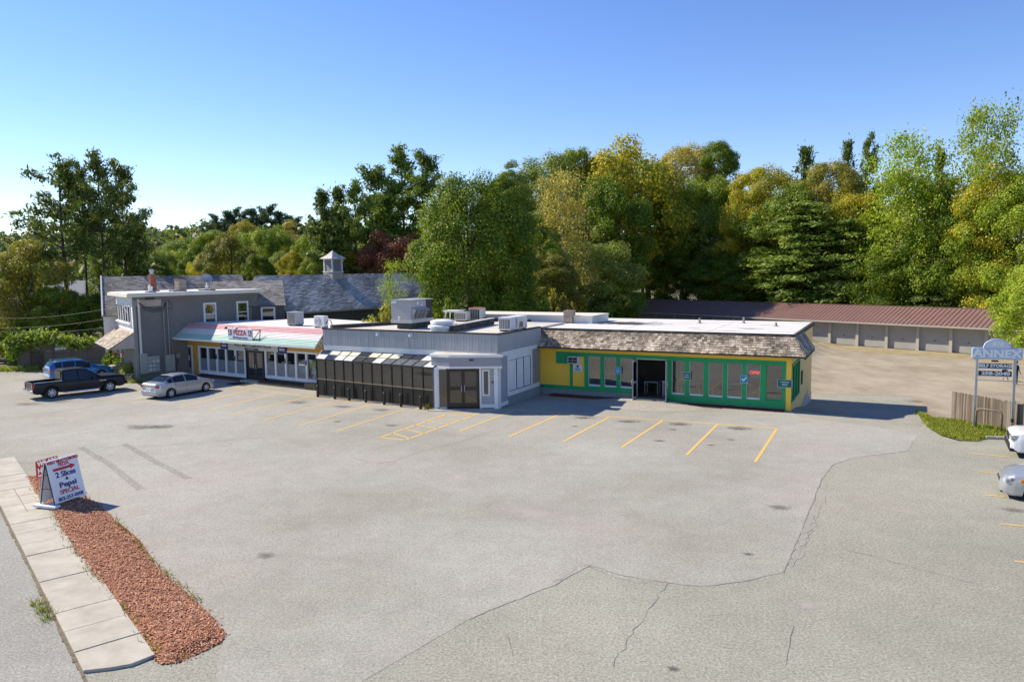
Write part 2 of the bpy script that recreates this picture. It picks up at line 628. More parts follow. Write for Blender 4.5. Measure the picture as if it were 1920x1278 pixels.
M['wall_panel'] = mat('brown_grey_wall', (.10, .085, .075), (.14, .12, .105), .9, .9, .3, 15)
M['sign_blue'] = mat('pale_blue_sign', (.40, .50, .68), (.46, .56, .72), 3, .5)
M['sign_white'] = mat('sign_white', (.74, .76, .80), None, 1, .5)
M['letter_white'] = mat('white_letters', (.82, .83, .80), None, 1, .5)
M['letter_grey'] = mat('greyed_letters', (.60, .63, .66), None, 1, .6)
M['navy'] = mat('navy_ink', (.02, .03, .17), None, 1, .5)
M['dark_ink'] = mat('dark_green_ink', (.03, .045, .045), None, 1, .5)
M['red_ink'] = mat('red_ink', (.50, .02, .03), None, 1, .5)
M['sign_black'] = mat('black_strip', (.03, .033, .045), None, 1, .5)
M['teal'] = mat('teal_sign', (.01, .13, .13), None, 1, .5)
M['cyan'] = mat('cyan_sticker', (.03, .25, .42), None, 1, .5)
M['wood'] = mat('weathered_timber', (.30, .25, .18), (.40, .35, .27), 3, .85, .3, 30, stretch=(1, 6, 6))
M['dark_timber'] = mat('dark_timber', (.045, .04, .033), (.08, .07, .055), 3, .85, .3, 30)
M['wire'] = mat('cable', (.03, .03, .03), None, 1, .6)
M['conduit'] = mat('grey_conduit', (.24, .24, .22), (.30, .295, .27), 2, .5)
M['rubber'] = mat('tyre_rubber', (.018, .018, .018), (.03, .03, .03), 10, .8)
M['rim'] = mat('alloy', (.62, .62, .63), None, 1, .35, metal=.25)
M['under'] = mat('underbody', (.012, .012, .012), None, 1, .9)
M['chrome'] = mat('chrome', (.75, .75, .76), None, 1, .15, metal=1)
M['lamp_red'] = mat('red_lens', (.42, .012, .02), None, 1, .15, spec=.6, coat=.5)
M['lamp_clear'] = mat('clear_lens', (.78, .79, .80), (.10, .10, .11), 9, .12, spec=.6, coat=.6)
M['amber'] = mat('amber_lens', (.75, .25, .02), None, 1, .2, coat=.4)
M['paint_silver'] = mat('silver_paint', (.46, .47, .49), None, 1, .32, metal=.55, coat=.6)
M['paint_blue'] = mat('blue_paint', (.012, .16, .42), None, 1, .3, metal=.3, coat=.8)
M['paint_navy'] = mat('black_blue_paint', (.006, .007, .015), None, 1, .4, spec=.25, coat=.15)
M['paint_car_white'] = mat('car_white', (.78, .79, .80), None, 1, .3, coat=.7)
M['plastic'] = mat('black_plastic', (.022, .022, .024), None, 1, .5)
M['car_glass'] = glass('car_glass', (.1, .11, .11), .05, .03, .25, (.012, .014, .015))
M['win'] = glass('shop_glass', (.72, .74, .72), .13, .015, .95)
M['win_dark'] = glass('dark_window', (.2, .2, .2), .12, .02, .35, (.015, .016, .018))
M['win_bronze'] = glass('bronze_glass', (.30, .25, .18), .10, .03, .45, (.035, .027, .018))
M['interior_wall'] = mat('interior_wall', (.42, .40, .37), (.36, .34, .31), .6, .9)
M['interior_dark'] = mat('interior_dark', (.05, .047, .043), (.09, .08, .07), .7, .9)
M['interior_floor'] = mat('interior_floor', (.17, .12, .09), (.22, .16, .12), 1, .6)
M['frost'] = mat('frosted_panel', (.15, .17, .19), (.20, .225, .245), 1.5, .35)
M['mulch'] = mat_island('bark_mulch', [(.28, .12, .065), (.52, .245, .135), (.74, .43, .28), (.38, .165, .09), (.62, .32, .19)], .95)
M['mulch_base'] = mat('mulch_base', (.22, .09, .05), (.42, .19, .11), 9, .95, .8, 25)
M['mulch_red'] = mat('dark_red_mulch', (.10, .028, .018), (.16, .05, .035), 14, .95, .8, 30)
M['skin'] = mat('skin', (.52, .33, .24), None, 1, .6)
M['hair'] = mat('dark_hair', (.02, .014, .01), None, 1, .6)
M['cloth_dark'] = mat('dark_cloth', (.02, .02, .026), None, 1, .9)
M['cloth_grey'] = mat('grey_cloth', (.08, .08, .1), None, 1, .9)
M['bark'] = mat('bark', (.075, .06, .045), (.14, .115, .09), 3, .95, .6, 12, stretch=(3, 3, .5))
M['bark_pine'] = mat('pine_bark', (.05, .042, .035), (.09, .075, .06), 3, .95, .6, 12, stretch=(3, 3, .5))
M['bark_pale'] = mat('pale_bark', (.24, .22, .18), (.33, .31, .26), 3, .9, .4, 12, stretch=(3, 3, .5))
F = {}
F['deep'] = foliage('leaf_deep_green', (.040, .070, .009), (.066, .098, .011), (.15, .14, .012), .12)
F['mid'] = foliage('leaf_mid_green', (.058, .090, .014), (.088, .118, .016), (.16, .14, .016), .12)
F['grey'] = foliage('leaf_grey_green', (.078, .104, .030), (.112, .132, .034), None)
F['bright'] = foliage('leaf_bright_green', (.085, .125, .013), (.12, .155, .018), (.2, .19, .03), .12)
F['yellow'] = foliage('leaf_yellow_green', (.11, .13, .014), (.17, .155, .016), (.23, .15, .02), .15)
F['gold'] = foliage('leaf_gold', (.165, .150, .014), (.125, .135, .015), (.20, .15, .014), .2)
F['tan'] = foliage('leaf_tan', (.17, .15, .045), (.12, .125, .035), (.22, .16, .05), .25)
F['olive'] = foliage('leaf_olive', (.060, .078, .018), (.095, .09, .022), (.16, .12, .02), .15)
F['rust'] = foliage('leaf_rusty', (.090, .105, .022), (.125, .105, .026), (.16, .14, .02), .3)
F['copper'] = foliage('leaf_copper', (.085, .032, .024), (.115, .048, .030), None, 0, .3)
F['pine'] = foliage('needle_pine', (.040, .058, .016), (.056, .076, .020), (.09, .085, .04), .05, .25, 2.8)
F['pine_light'] = foliage('needle_light', (.056, .086, .017), (.082, .11, .022), None, 0, .25, 2.6)
F['pine_far'] = foliage('needle_far', (.026, .046, .028), (.036, .056, .034), None, 0, .2)
F['vine'] = foliage('leaf_vine', (.075, .115, .02), (.11, .145, .028), None)
F['grass'] = foliage('grass_blade', (.13, .17, .02), (.19, .21, .035), (.25, .23, .07), .2, .35, 1.45)

# ================================================================ ground
def sheet(name, pts, m, off=0.0, step=1.5, kind='structure', parent=None, terr=True, label=None):
    """flat polygon cut into a grid and laid on the terrain"""
    bm = bmesh.new()
    bm.faces.new([bm.verts.new((x, y, 0)) for x, y in pts])
    if step:
        xs = [p[0] for p in pts]
        ys = [p[1] for p in pts]
        for ax, lo_, hi_ in ((0, min(xs), max(xs)), (1, min(ys), max(ys))):
            k = lo_+step
            while k < hi_:
                co = (k, 0, 0) if ax == 0 else (0, k, 0)
                no = (1, 0, 0) if ax == 0 else (0, 1, 0)
                bmesh.ops.bisect_plane(bm, geom=bm.verts[:]+bm.edges[:]+bm.faces[:], plane_co=co, plane_no=no)
                k += step
    bmesh.ops.triangulate(bm, faces=[f for f in bm.faces if len(f.verts) > 4])
    for v in bm.verts:
        v.co.z = (terrain(v.co.x, v.co.y) if terr else 0)+off
    bmesh.ops.recalc_face_normals(bm, faces=bm.faces)
    if sum(f.normal.z for f in bm.faces) < 0:
        bmesh.ops.reverse_faces(bm, faces=bm.faces)
    me = bpy.data.meshes.new(name)
    bm.to_mesh(me)
    bm.free()
    me.materials.append(m)
    o = link(name, me, parent)
    if kind:
        o['kind'] = kind
    if label:
        o['label'] = label
    return o

# wide ground: fine near the yard, coarse to the horizon, with wooded hills far behind
def hill(x, y):
    h = 0
    h += 30*sstep((y-230)/330)*sstep((120-x)/260)
    h += 16*sstep((y-560)/400)
    h += 13*math.exp(-(((x+130)/70)**2+((y-330)/90)**2))
    return h
gv, gf = [], []
xs = sorted(set([-1500, -1000, -700]+list(range(-560, -80, 20))+list(range(-80, 0, 4))+[k*1.5 for k in range(0, 55)]+list(range(100, 560, 20))+[700, 1000, 1500]))
ys = sorted(set([-300, -120, -60]+list(range(-20, 28, 4))+[28+k*1.5 for k in range(60)]+list(range(120, 132, 4))+list(range(140, 1000, 20))+[1100, 1300, 1600, 2200]))
for y in ys:
    for x in xs:
        gv.append((x, y, terrain(x, y)-.07+hill(x, y)))
nx = len(xs)
for j in range(len(ys)-1):
    for i in range(nx-1):
        gf.append((j*nx+i, j*nx+i+1, (j+1)*nx+i+1, (j+1)*nx+i))
gm = MB().add(gv, gf)
ground = gm.build('ground', M['soil'], kind='structure', smooth=True)

yard = sheet('gravel_yard', [FY.w(15.1, 1.0), FY.w(21.4, -.4), FY.w(24, .2), FY.w(34, -4), FY.w(60, 4), FG.w(40, -1.4), FG.w(-40, -1.4), FY.w(-6, 40), FY.w(0, 12)], M['gravel'], 0.0, 1.5)
gst = sheet('grass_strip', [FG.w(40, -6), FG.w(40, -.05), FG.w(-38, -.05), FG.w(-38, -2.0), FG.w(-10, -4.6), FG.w(2, -4.1), FG.w(9, -5.6), FG.w(16, -4.6), FG.w(24, -6.5)], M['dry_grass'], .006, 2.0)

kd = np.array([-.64, .768])            # direction of the road kerb
kn = np.array([.768, .64])             # from the road towards the lot
K0 = np.array([-8.42, 13.89])          # near end of the kerb line
def kp(s, n):
    q = K0+kd*s+kn*n
    return float(q[0]), float(q[1])
lot_pts = [kp(-26, 0), (42, -6), (42, 27), G(1893, 821)[:2], G(1852, 823)[:2], G(1800, 827)[:2], G(1765, 817)[:2], G(1738, 800)[:2], G(1726, 784)[:2],
           G(1718, 765)[:2], G(1705, 742)[:2], G(1540, 738)[:2], FY.w(15.0, 9.6), FY.w(15.0, 1), FY.w(0, 1), FY.w(-13, -3), FP.w(0, 2), FH.w(11, 1), FH.w(3, 6), FH.w(3, 15), FH.w(-16, 24), kp(75, 0)]
lot = sheet('parking_lot', lot_pts, M['asphalt_old'], .004, 1.5)
# smoother, paler overlay on the inner part of the lot; its ragged joint is the long crack
seam_px = [(640, 1300), (760, 1230), (880, 1160), (960, 1128), (1040, 1096), (1105, 1060), (1170, 1079), (1255, 1093), (1320, 1100), (1390, 1090), (1468, 1073), (1492, 1020), (1520, 952), (1540, 900), (1560, 872), (1600, 858), (1700, 846), (1722, 815), (1640, 800), (1500, 782)]
inner = sheet('asphalt_overlay', [G(*p)[:2] for p in seam_px]+[FY.w(15.0, -.1), FY.w(0, .6), FY.w(-12.5, -3.5), FP.w(15, .3), FP.w(0, .3), FH.w(3.5, .6), FH.w(.2, 2), (-34, 60), (-38, 52), (-33, 44), (-24, 31.5)]+[G(*p)[:2] for p in ((70, 868), (120, 905), (158, 930), (215, 975), (290, 1058), (370, 1130), (424, 1190), (415, 1206), (400, 1300))], M['asphalt'], .008, 1.5, None, lot)
road = sheet('road', [kp(-26, 0), kp(190, 0), kp(190, -14), kp(-26, -14)], M['road'], .004, None, terr=False)
sheet('road_edge_line', [kp(-26, -2.62), kp(60, -2.62), kp(60, -2.5), kp(-26, -2.5)], M['paint_white'], .009, None, None, road, False)

# --- yellow bay lines
def stripe(a, b, w=.125, m='paint_yellow', name='bay_line'):
    a, b = np.array(a[:2]), np.array(b[:2])
    d = (b-a)/np.linalg.norm(b-a)
    n = np.array([-d[1], d[0]])*w/2
    k = max(1, int(np.linalg.norm(b-a)/1.5))
    mb = MB()
    for i in range(k):
        p, q = a+(b-a)*i/k, a+(b-a)*(i+1)/k
        mb.quad(*[(float(c[0]), float(c[1]), terrain(float(c[0]), float(c[1]))+.0135) for c in (p+n, p-n, q-n, q+n)])
    return mb.build(name, M[m], lot)
rowR = [((967, 768), (862, 808)), ((1051, 776), (953, 819)), ((1142, 782), (1056, 828)), ((1243, 788), (1165, 839)), ((1345, 795.5), (1287, 853)), ((1457, 803), (1416, 866))]
rowL = [((470, 730.6), (386, 751.6), (337, 764)), ((517, 738), (386, 771)), ((578, 744), (434, 778)), ((625, 753), (494, 788)), ((694, 759), (561, 798)), ((759, 767), (632, 808))]
for p in rowR:
    stripe(G(*p[0]), G(*p[1]))
for p in rowL:
    stripe(G(*p[0]), G(*p[-1]), .115)
stripe(G(967, 768), G(1457, 803), .14)
stripe(G(436, 725), G(600, 746.5), .11)
stripe(G(601, 746.6), G(890, 776.4), .115)
stripe(G(890, 769), G(965, 768), .08)
stripe(G(837, 776.5), G(712, 820))
stripe(G(898, 775), G(760, 825))
stripe(G(712, 820), G(760, 825))
h0, h1 = np.array(G(837, 776.5)), np.array(G(712, 820))
r0, r1 = np.array(G(898, 775)), np.array(G(760, 825))
for k in range(6):
    t0, t1 = k/6.0, (k+.16)/6.0
    stripe(h0+(h1-h0)*t0, r0+(r1-r0)*min(1, t0+.11), .1, name='hatch_line')
for p in (((290, 744), (212, 757)), ((300, 752), (255, 758))):
    stripe(G(*p[0]), G(*p[1]), .08, 'paint_faded')
for p in (((1816, 850), (1893, 857)), ((1835, 884), (1900, 891)), ((1848, 928), (1885, 931)), ((1875, 982), (1990, 993)), ((1903, 1052), (2000, 1063))):
    stripe(G(*p[0]), G(*p[1]), .1)
stripe(G(1541, 737.5), G(1706, 741.5), .12, 'paint_faded', 'threshold_line')

# --- cracks, seams, stains
def crack(name, pts, w=.035, jit=.08, m='crack', z=.0118):
    P = [np.array(G(*p)[:2]) for p in pts]
    mb = MB()
    rr = random.Random(len(pts)*13+int(pts[0][0]))
    line = []
    for a, b in zip(P[:-1], P[1:]):
        n = max(2, int(np.linalg.norm(b-a)/.22))
        for i in range(n):
            line.append(a+(b-a)*i/n+np.array([rr.gauss(0, jit), rr.gauss(0, jit)]))
    line.append(P[-1])
    ww = [w*.85*rr.uniform(.2, 1.4) for _ in line]
    vs_ = []
    for i, p in enumerate(line):
        d = line[min(i+1, len(line)-1)]-line[max(i-1, 0)]
        d = d/max(np.linalg.norm(d), 1e-6)
        n = np.array([-d[1], d[0]])*ww[i]/2
        for q in (p+n, p-n):
            vs_.append((float(q[0]), float(q[1]), terrain(float(q[0]), float(q[1]))+z))
    mb.add(vs_, [(2*i, 2*i+1, 2*i+3, 2*i+2) for i in range(len(line)-1)])
    return mb.build(name, M[m], lot)
crack('crack', [(880, 1160), (1040, 1096), (1105, 1060), (1170, 1079), (1255, 1093), (1320, 1100), (1390, 1090), (1468, 1073)], 0.024, 0.023)
crack('crack', [(1468, 1073), (1492, 1020), (1520, 952), (1540, 900), (1560, 872), (1600, 858), (1700, 846)], 0.024, 0.023)
crack('crack', [(1490, 1050), (1525, 990), (1545, 930), (1548, 900)], 0.014, 0.054)
crack('crack', [(1105, 1062), (1160, 1085), (1210, 1092)], 0.016, 0.045)
crack('crack', [(1252, 1093), (1222, 1135), (1190, 1180), (1160, 1225), (1150, 1250)], 0.020, 0.032)
crack('crack', [(1486, 1172), (1480, 1205), (1474, 1245)], 0.016, 0.018)
crack('crack', [(1550, 1022), (1620, 1038), (1700, 1060), (1860, 1103)], 0.014, 0.023)
crack('crack', [(0, 862), (120, 848), (190, 838), (300, 835), (420, 826), (520, 817)], 0.032, 0.045)
crack('crack', [(665, 858), (700, 869), (735, 866), (790, 846), (870, 826), (960, 795)], 0.028, 0.032)
crack('crack', [(950, 1185), (962, 1228)], 0.016, 0.009)
crack('crack', [(0, 785), (90, 775), (190, 760), (290, 745)], 0.040, 0.045)
crack('crack', [(60, 820), (160, 805), (250, 795)], 0.024, 0.045)
M['seam'] = mat('pale_seam', (.33, .315, .28), (.27, .255, .22), 3, .95)
crack('repair_seam', [(1488, 1060), (1505, 1015), (1522, 965)], .22, .05, 'seam', .0105)
crack('repair_seam', [(1040, 1090), (1100, 1058), (1130, 1066)], .12, .05, 'seam', .0105)
M['st_dark'] = stain('oil_stain_dark', (.08, .075, .066), .55, 2.6)
M['st_soft'] = stain('old_stain', (.15, .14, .125), .5, 1.0)
M['st_pale'] = stain('pale_scuff', (.52, .47, .42), .55, .9)
M['st_tyre'] = stain('tyre_smear', (.12, .115, .11), .55, 2.5)
def blot(px, py, rx, ry, m, z=.0108, ang=-27.4, name='oil_stain'):
    c = G(px, py)
    F_ = Frame(c[:2], ang)
    pts = []
    for i in range(20):
        th = 2*math.pi*i/20
        x, y = F_.w(rx*math.cos(th), ry*math.sin(th))
        pts.append((x-c[0], y-c[1], terrain(x, y)-c[2]))
    o = MB().poly(pts).build(name, M[m], lot)
    o.location = (c[0], c[1], c[2]+z)
    return o
for a in ((805, 830, 0, 0),):
    pass
for px, py, rx, ry, m in ((1095, 783, .9, .5, 'st_dark'), (1078, 799, .35, .22, 'st_dark'), (1178, 790, 1.0, .55, 'st_dark'), (1274, 795, .9, .6, 'st_dark'), (1262, 805, .45, .22, 'st_dark'),
                          (1236, 826, .55, .3, 'st_dark'), (1384, 803, 1.0, .7, 'st_dark'), (1370, 824, .35, .2, 'st_dark'), (1333, 834, .35, .22, 'st_dark'), (634, 790, .45, .35, 'st_dark'),
                          (562, 754, 1.2, .7, 'st_soft'), (716, 768, 1.1, .6, 'st_soft'), (645, 762, 1.2, .6, 'st_soft'), (735, 797, .7, .4, 'st_soft'), (300, 800, 1.5, .7, 'st_dark'), (265, 800, 1.6, .9, 'st_soft'),
                          (112, 752, 1.6, .8, 'st_soft'), (55, 757, 1.6, .7, 'st_soft'), (1512, 1133, .6, .4, 'st_pale'), (1000, 960, 2.2, 1.0, 'st_pale'), (620, 845, 1.4, .8, 'st_pale'), (1640, 849, .9, .5, 'st_pale'),
                          (1262, 1252, .25, .17, 'st_dark'), (1402, 1038, .3, .15, 'st_dark'), (1460, 950, .7, .4, 'st_soft'), (1898, 955, .7, .4, 'st_soft'), (850, 750, 1.6, .9, 'st_pale'), (500, 1040, .5, .4, 'st_soft'), (1715, 752, 1.0, .5, 'st_soft')):
    blot(px, py, rx, ry, m)
def smear(pts, w):
    P = [np.array(G(*p)[:2]) for p in pts]
    mb = MB()
    c = P[0]
    for a, b in zip(P[:-1], P[1:]):
        d = (b-a)/np.linalg.norm(b-a)
        n = np.array([-d[1], d[0]])*w/2
        mb.quad(*[(float(q[0]-c[0]), float(q[1]-c[1]), 0) for q in (a+n, a-n, b-n, b+n)])
    o = mb.build('tyre_mark', M['tyre_mark'], lot)
    o.location = (float(c[0]), float(c[1]), .0112)
m = mat('tyre_mark', (.15, .145, .135), None, 1, .9)
nt = m.node_tree
n_ = nt.nodes.new('ShaderNodeTexNoise')
n_.inputs['Scale'].default_value = 9
n_.inputs['Detail'].default_value = 8
n_.inputs['Roughness'].default_value = .8
r__ = nt.nodes.new('ShaderNodeMapRange')
for k_, v_ in zip(('From Min', 'From Max', 'To Min', 'To Max'), (.40, .72, 0, .5)):
    r__.inputs[k_].default_value = v_
nt.links.new(nt.nodes.new('ShaderNodeTexCoord').outputs['Object'], n_.inputs['Vector'])
nt.links.new(n_.outputs['Fac'], r__.inputs[0])
nt.links.new(r__.outputs[0], nt.nodes['Principled BSDF'].inputs['Alpha'])
M['tyre_mark'] = m
smear([(150, 838), (205, 870), (265, 918)], .3)
smear([(232, 832), (300, 870), (355, 898)], .3)

# lighter asphalt apron in front of the open shop door
ap = []
for i in range(17):
    th = math.pi*i/16
    ap.append(FY.w(7.2-3.5*math.cos(th), -1.0-2.1*math.sin(th)))
bm_ = MB()
rings = 6
cx_, cy_ = FY.w(7.2, -.05)
vs_ = []
for k in range(rings+1):
    t = k/rings
    for (x, y) in ap:
        vs_.append((cx_+(x-cx_)*t, cy_+(y-cy_)*t, .19*(1-t**1.6)+.0125))
fs_ = [(k*17+i, k*17+i+1, (k+1)*17+i+1, (k+1)*17+i) for k in range(rings) for i in range(16)]
bm_.add(vs_, fs_)
bm_.build('entrance_apron', M['asphalt_new'], kind='structure', smooth=True)

# dark red mulch along the foot of the yellow shop and the pizza shop
def strip_bed(name, F_, u0, u1, v0, v1, h=.07):
    mb = MB()
    n = int((u1-u0)/.25)
    vs_, fs_ = [], []
    for i in range(n+1):
        u = u0+(u1-u0)*i/n
        for k, t in enumerate((0, .35, .75, 1)):
            x, y = F_.w(u, v0+(v1-v0)*t)
            vs_.append((x, y, terrain(x, y)+.008+h*(1, 1.1, .7, 0)[k]*rnd.uniform(.7, 1.2)*(k < 3)))
    for i in range(n):
        for k in range(3):
            fs_.append((i*4+k, i*4+k+1, i*4+k+5, i*4+k+4))
    return mb.add(vs_, fs_).build(name, M['mulch_red'], kind='structure')
strip_bed('mulch_strip', FY, .9, 5.2, -.02, -.75)
strip_bed('mulch_strip', FY, 9.0, 14.7, -.02, -.62)
strip_bed('mulch_strip', FP, 1.6, 7.2, -.02, -.5)
strip_bed('mulch_strip', FP, 9.4, 15.0, -.12, -.4, .12)

# --- pavement along the road, slab by slab
side = thing('sidewalk', 'x', 'x')
for k_ in ('label', 'category'):
    del side[k_]
side['kind'] = 'structure'
slab_n = 19
SL = 1.16
for i in range(slab_n):
    s0, s1 = i*SL+.012, (i+1)*SL-.012
    w = 1.27
    mb = MB()
    dz = rnd.uniform(-.008, .008)
    pts = [kp(s0, .02), kp(s0, w), kp(s1, w), kp(s1, .02)]
    if i == 0:
        pts = [kp(.25, .02), kp(.02, .45), kp(-.1, .8), kp(-.02, w), kp(s1, w), kp(s1, .02)]
    if i in (11, 12, 13):
        cut = .62
        for a, b in ((.02, cut-.01), (cut+.01, w)):
            q = MB().prism([kp(s0, a), kp(s0, b), kp(s1, b), kp(s1, a)], -.03, .075+rnd.uniform(-.01, .01))
            q.build('slab', M['concrete'], side)
        continue
    mb.prism(pts, -.03, .075+dz)
    mb.build('slab', M['concrete'], side, bevel=.006)
M['joint'] = mat('joint_dirt', (.12, .10, .07), (.2, .17, .12), 6, .95)
MB().prism([kp(0.3, .03), kp(0.3, 1.26), kp(slab_n*SL-.1, 1.26), kp(slab_n*SL-.1, .03)], .0, .055).build('joint_bed', M['joint'], side)
kb = MB()
for i in range(60):
    s_ = -.3+i*.38
    kb.prism([kp(s_, -.03-rnd.uniform(0, .05)), kp(s_, .015), kp(s_+.4, .015), kp(s_+.4, -.03-rnd.uniform(0, .05))], 0, .012+rnd.uniform(0, .012))
kb.build('gutter_dirt', M['joint'], side, kind='stuff')

# --- mulch bed by the road
mul = [(30, 880), (45, 893), (88, 892), (120, 905), (158, 930), (188, 946), (215, 975), (262, 1012), (290, 1058), (330, 1095), (370, 1130), (402, 1160), (424, 1190), (415, 1206), (380, 1222), (332, 1244), (300, 1246), (283, 1232), (262, 1202), (232, 1162), (186, 1112), (150, 1076), (126, 1040), (102, 1004), (86, 968), (52, 922)]
mulw = [G(*p)[:2] for p in mul]
def inside(x, y, poly):
    c = False
    j = len(poly)-1
    for i in range(len(poly)):
        xi, yi = poly[i]
        xj, yj = poly[j]
        if (yi > y) != (yj > y) and x < (xj-xi)*(y-yi)/(yj-yi)+xi:
            c = not c
        j = i
    return c
def edge_dist(x, y, poly):
    p = np.array([x, y])
    best = 9
    for i in range(len(poly)):
        a, b = np.array(poly[i-1]), np.array(poly[i])
        t = np.clip(((p-a)@(b-a))/max((b-a)@(b-a), 1e-9), 0, 1)
        best = min(best, np.linalg.norm(p-(a+(b-a)*t)))
    return best
mo = sheet('mulch_bed', mulw, M['mulch_base'], 0, .35, 'structure')
for v in mo.data.vertices:
    e = edge_dist(v.co.x, v.co.y, mulw)
    v.co.z = .008+.09*sstep(e/.45)+rnd.uniform(0, .02)*(e > .02)
xs_ = [p[0] for p in mulw]
ys_ = [p[1] for p in mulw]
cv, cf = [], []
rr = random.Random(3)
cnt = 0
while cnt < 27000:
    x, y = rr.uniform(min(xs_), max(xs_)), rr.uniform(min(ys_), max(ys_))
    # nearer the road the bed is wider and chips read larger
    if not inside(x, y, mulw):
        if rr.random() > .05 or edge_dist(x, y, mulw) > .2*rr.random():
            continue
    e = edge_dist(x, y, mulw)
    z = .012+.09*sstep(e/.45)*inside(x, y, mulw)+rr.uniform(0, .016)
    a = rr.uniform(0, 6.28)
    l, w = rr.uniform(.014, .042), rr.uniform(.006, .014)
    d = Vector((math.cos(a), math.sin(a), rr.uniform(-.5, .5)))*l
    n = Vector((-math.sin(a), math.cos(a), rr.uniform(-.6, .6)))*w
    c = Vector((x, y, z+.012))
    k = len(cv)
    cv += [c-d-n, c+d-n, c+d+n, c-d+n]
    cf.append((k, k+1, k+2, k+3))
    cnt += 1
ch = MB().add(cv, cf).build('mulch_chips', M['mulch'], kind='stuff')
ch['label'] = 'loose red-brown bark chips covering the roadside bed'

def blades(name, pts, h, wd, label, m='grass', lean=.5, terr=True):
    vs_, fs_ = [], []
    rr = random.Random(len(pts))
    for (x, y, z) in pts:
        a = rr.uniform(0, 6.28)
        hh = h*rr.uniform(.5, 1.3)
        dx, dy = math.cos(a)*wd/2, math.sin(a)*wd/2
        lx, ly = rr.gauss(0, lean)*hh, rr.gauss(0, lean)*hh
        k = len(vs_)
        vs_ += [(x-dx, y-dy, z), (x+dx, y+dy, z), (x+lx+dx*.3, y+ly+dy*.3, z+hh), (x+lx-dx*.3, y+ly-dy*.3, z+hh)]
        fs_.append((k, k+1, k+2, k+3))
    o = MB().add(vs_, fs_).build(name, F[m], kind='stuff')
    o['label'] = label
    return o
# weeds and grass along the edges of the bed and kerb
pts = []
left_edge = mul[14:]
for a, b in list(zip(left_edge[:-1], left_edge[1:]))+[((380, 1222), (300, 1246)), ((300, 1246), (262, 1202)), ((120, 905), (158, 930)), ((215, 975), (290, 1058)), ((290, 1058), (370, 1130))]:
    A_, B_ = np.array(G(*a)), np.array(G(*b))
    n = int(np.linalg.norm(A_-B_)*(42 if a[0] < 300 else 20))
    for i in range(n):
        if math.sin(i*.11+a[0])+rr.gauss(0, .6) < .1:
            continue
        q = A_+(B_-A_)*rr.random()
        pts.append((q[0]+rr.gauss(0, .05)+(.16*kn[0] if a[0] < 300 and b[0] < a[0] else 0), q[1]+rr.gauss(0, .05)+(.16*kn[1] if a[0] < 300 and b[0] < a[0] else 0), .03))
blades('edge_grass', pts, .10, .03, 'thin dry grass along the edge of the mulch bed', m='olive')
pts = [(p[0]+rr.gauss(0, .09), p[1]+rr.gauss(0, .09), .0) for p in [G(72, 1132)]*60+[G(80, 1145)]*90+[G(90, 1160)]*60]
blades('kerb_weeds', pts, .15, .016, 'tuft of green weeds growing in the gutter by the pavement', m='olive', lean=.6)

# grass verge under the storage sign
gvp = [(1718, 768), (1726, 784), (1738, 800), (1765, 816), (1800, 826), (1830, 827.5), (1852, 822.5), (1893, 821), (1990, 826), (1990, 815), (1920, 809), (1880, 804), (1835, 796), (1790, 788), (1745, 784)]
gvw = [G(*p)[:2] for p in gvp]
sheet('verge_soil', gvw, mat('verge_green', (.11, .14, .02), (.16, .18, .035), 3, .95), .016, 1.0)
pts = []
gx, gy = [p[0] for p in gvw], [p[1] for p in gvw]
while len(pts) < 9000:
    x, y = rr.uniform(min(gx), max(gx)), rr.uniform(min(gy), max(gy))
    if inside(x, y, gvw) or (rr.random() < .02 and edge_dist(x, y, gvw) < .25):
        pts.append((x, y, terrain(x, y)+.01))
blades('verge_grass', pts, .13, .035, 'bright green grass on the verge under the storage sign')
curb = thing('kerb_stone', 'low pale kerb stone at the edge of the grass by the white car', 'kerb', G(1850, 823), 0)
a_, b_ = G(1852, 824), G(1990, 829)
vx = Vector((b_[0]-a_[0], b_[1]-a_[1], 0))
nn = Vector((-vx.y, vx.x, 0)).normalized()*.16
MB().obox(Vector((0, 0, -.02)), vx, nn, (0, 0, .15)).build('kerb_block', M['concrete'], curb, bevel=.015)

# ================================================================ yellow shop
ys_b = thing('yellow_shop', 'low yellow and green shop with a shingled mansard roof and open double doors', 'shop', (*FY.o, 0), FY.a)
W2 = 15.0
D = 10.6
def T90(u0):      # wall facing +u: local x runs along v
    return Matrix.Translation((u0, 0, 0)) @ Matrix.Rotation(math.pi/2, 4, 'Z')
pb = MB()
pb.box(0, 6.32, -.02, .2, -.1, .38).box(8.22, 14.72, -.02, .2, -.1, .12)
pb.build('foundation', M['blue_base'], ys_b)
pb = MB()
pb.box(.25, 3.05, -.04, .2, .38, .62).box(3.05, 6.36, -.045, .2, .38, .68).box(8.22, 14.74, -.045, .2, .1, .5)
pb.build('base_rail', M['green'], ys_b)
pb = MB().clap(0, 3.07, .62, 2.9, 0)
pb.box(0, 3.07, .002, .2, .6, 2.95)
pb.clap(14.73, 15.0, -.02, 2.9, -.02).box(14.73, 14.98, -.015, .2, -.05, 2.95)
pb.clap(0, 14.74, 2.72, 3.04, -.03)
pb.box(0, 14.74, -.02, .2, 2.72, 3.04)
pb.build('yellow_boards', M['yellow'], ys_b)
pb = MB().box(1.17, 3.06, -.06, .02, 2.47, 2.72).box(1.17, 2.28, -.058, .02, 1.98, 2.47).box(2.1, 2.28, -.058, .02, .62, 1.98)
pb.build('trim_board', M['green'], ys_b)
pb = MB().box(3.05, 8.2, -.05, .2, 2.5, 2.72).box(8.2, 14.74, -.05, .2, 2.46, 2.72)
pb.build('header_board', M['green'], ys_b)
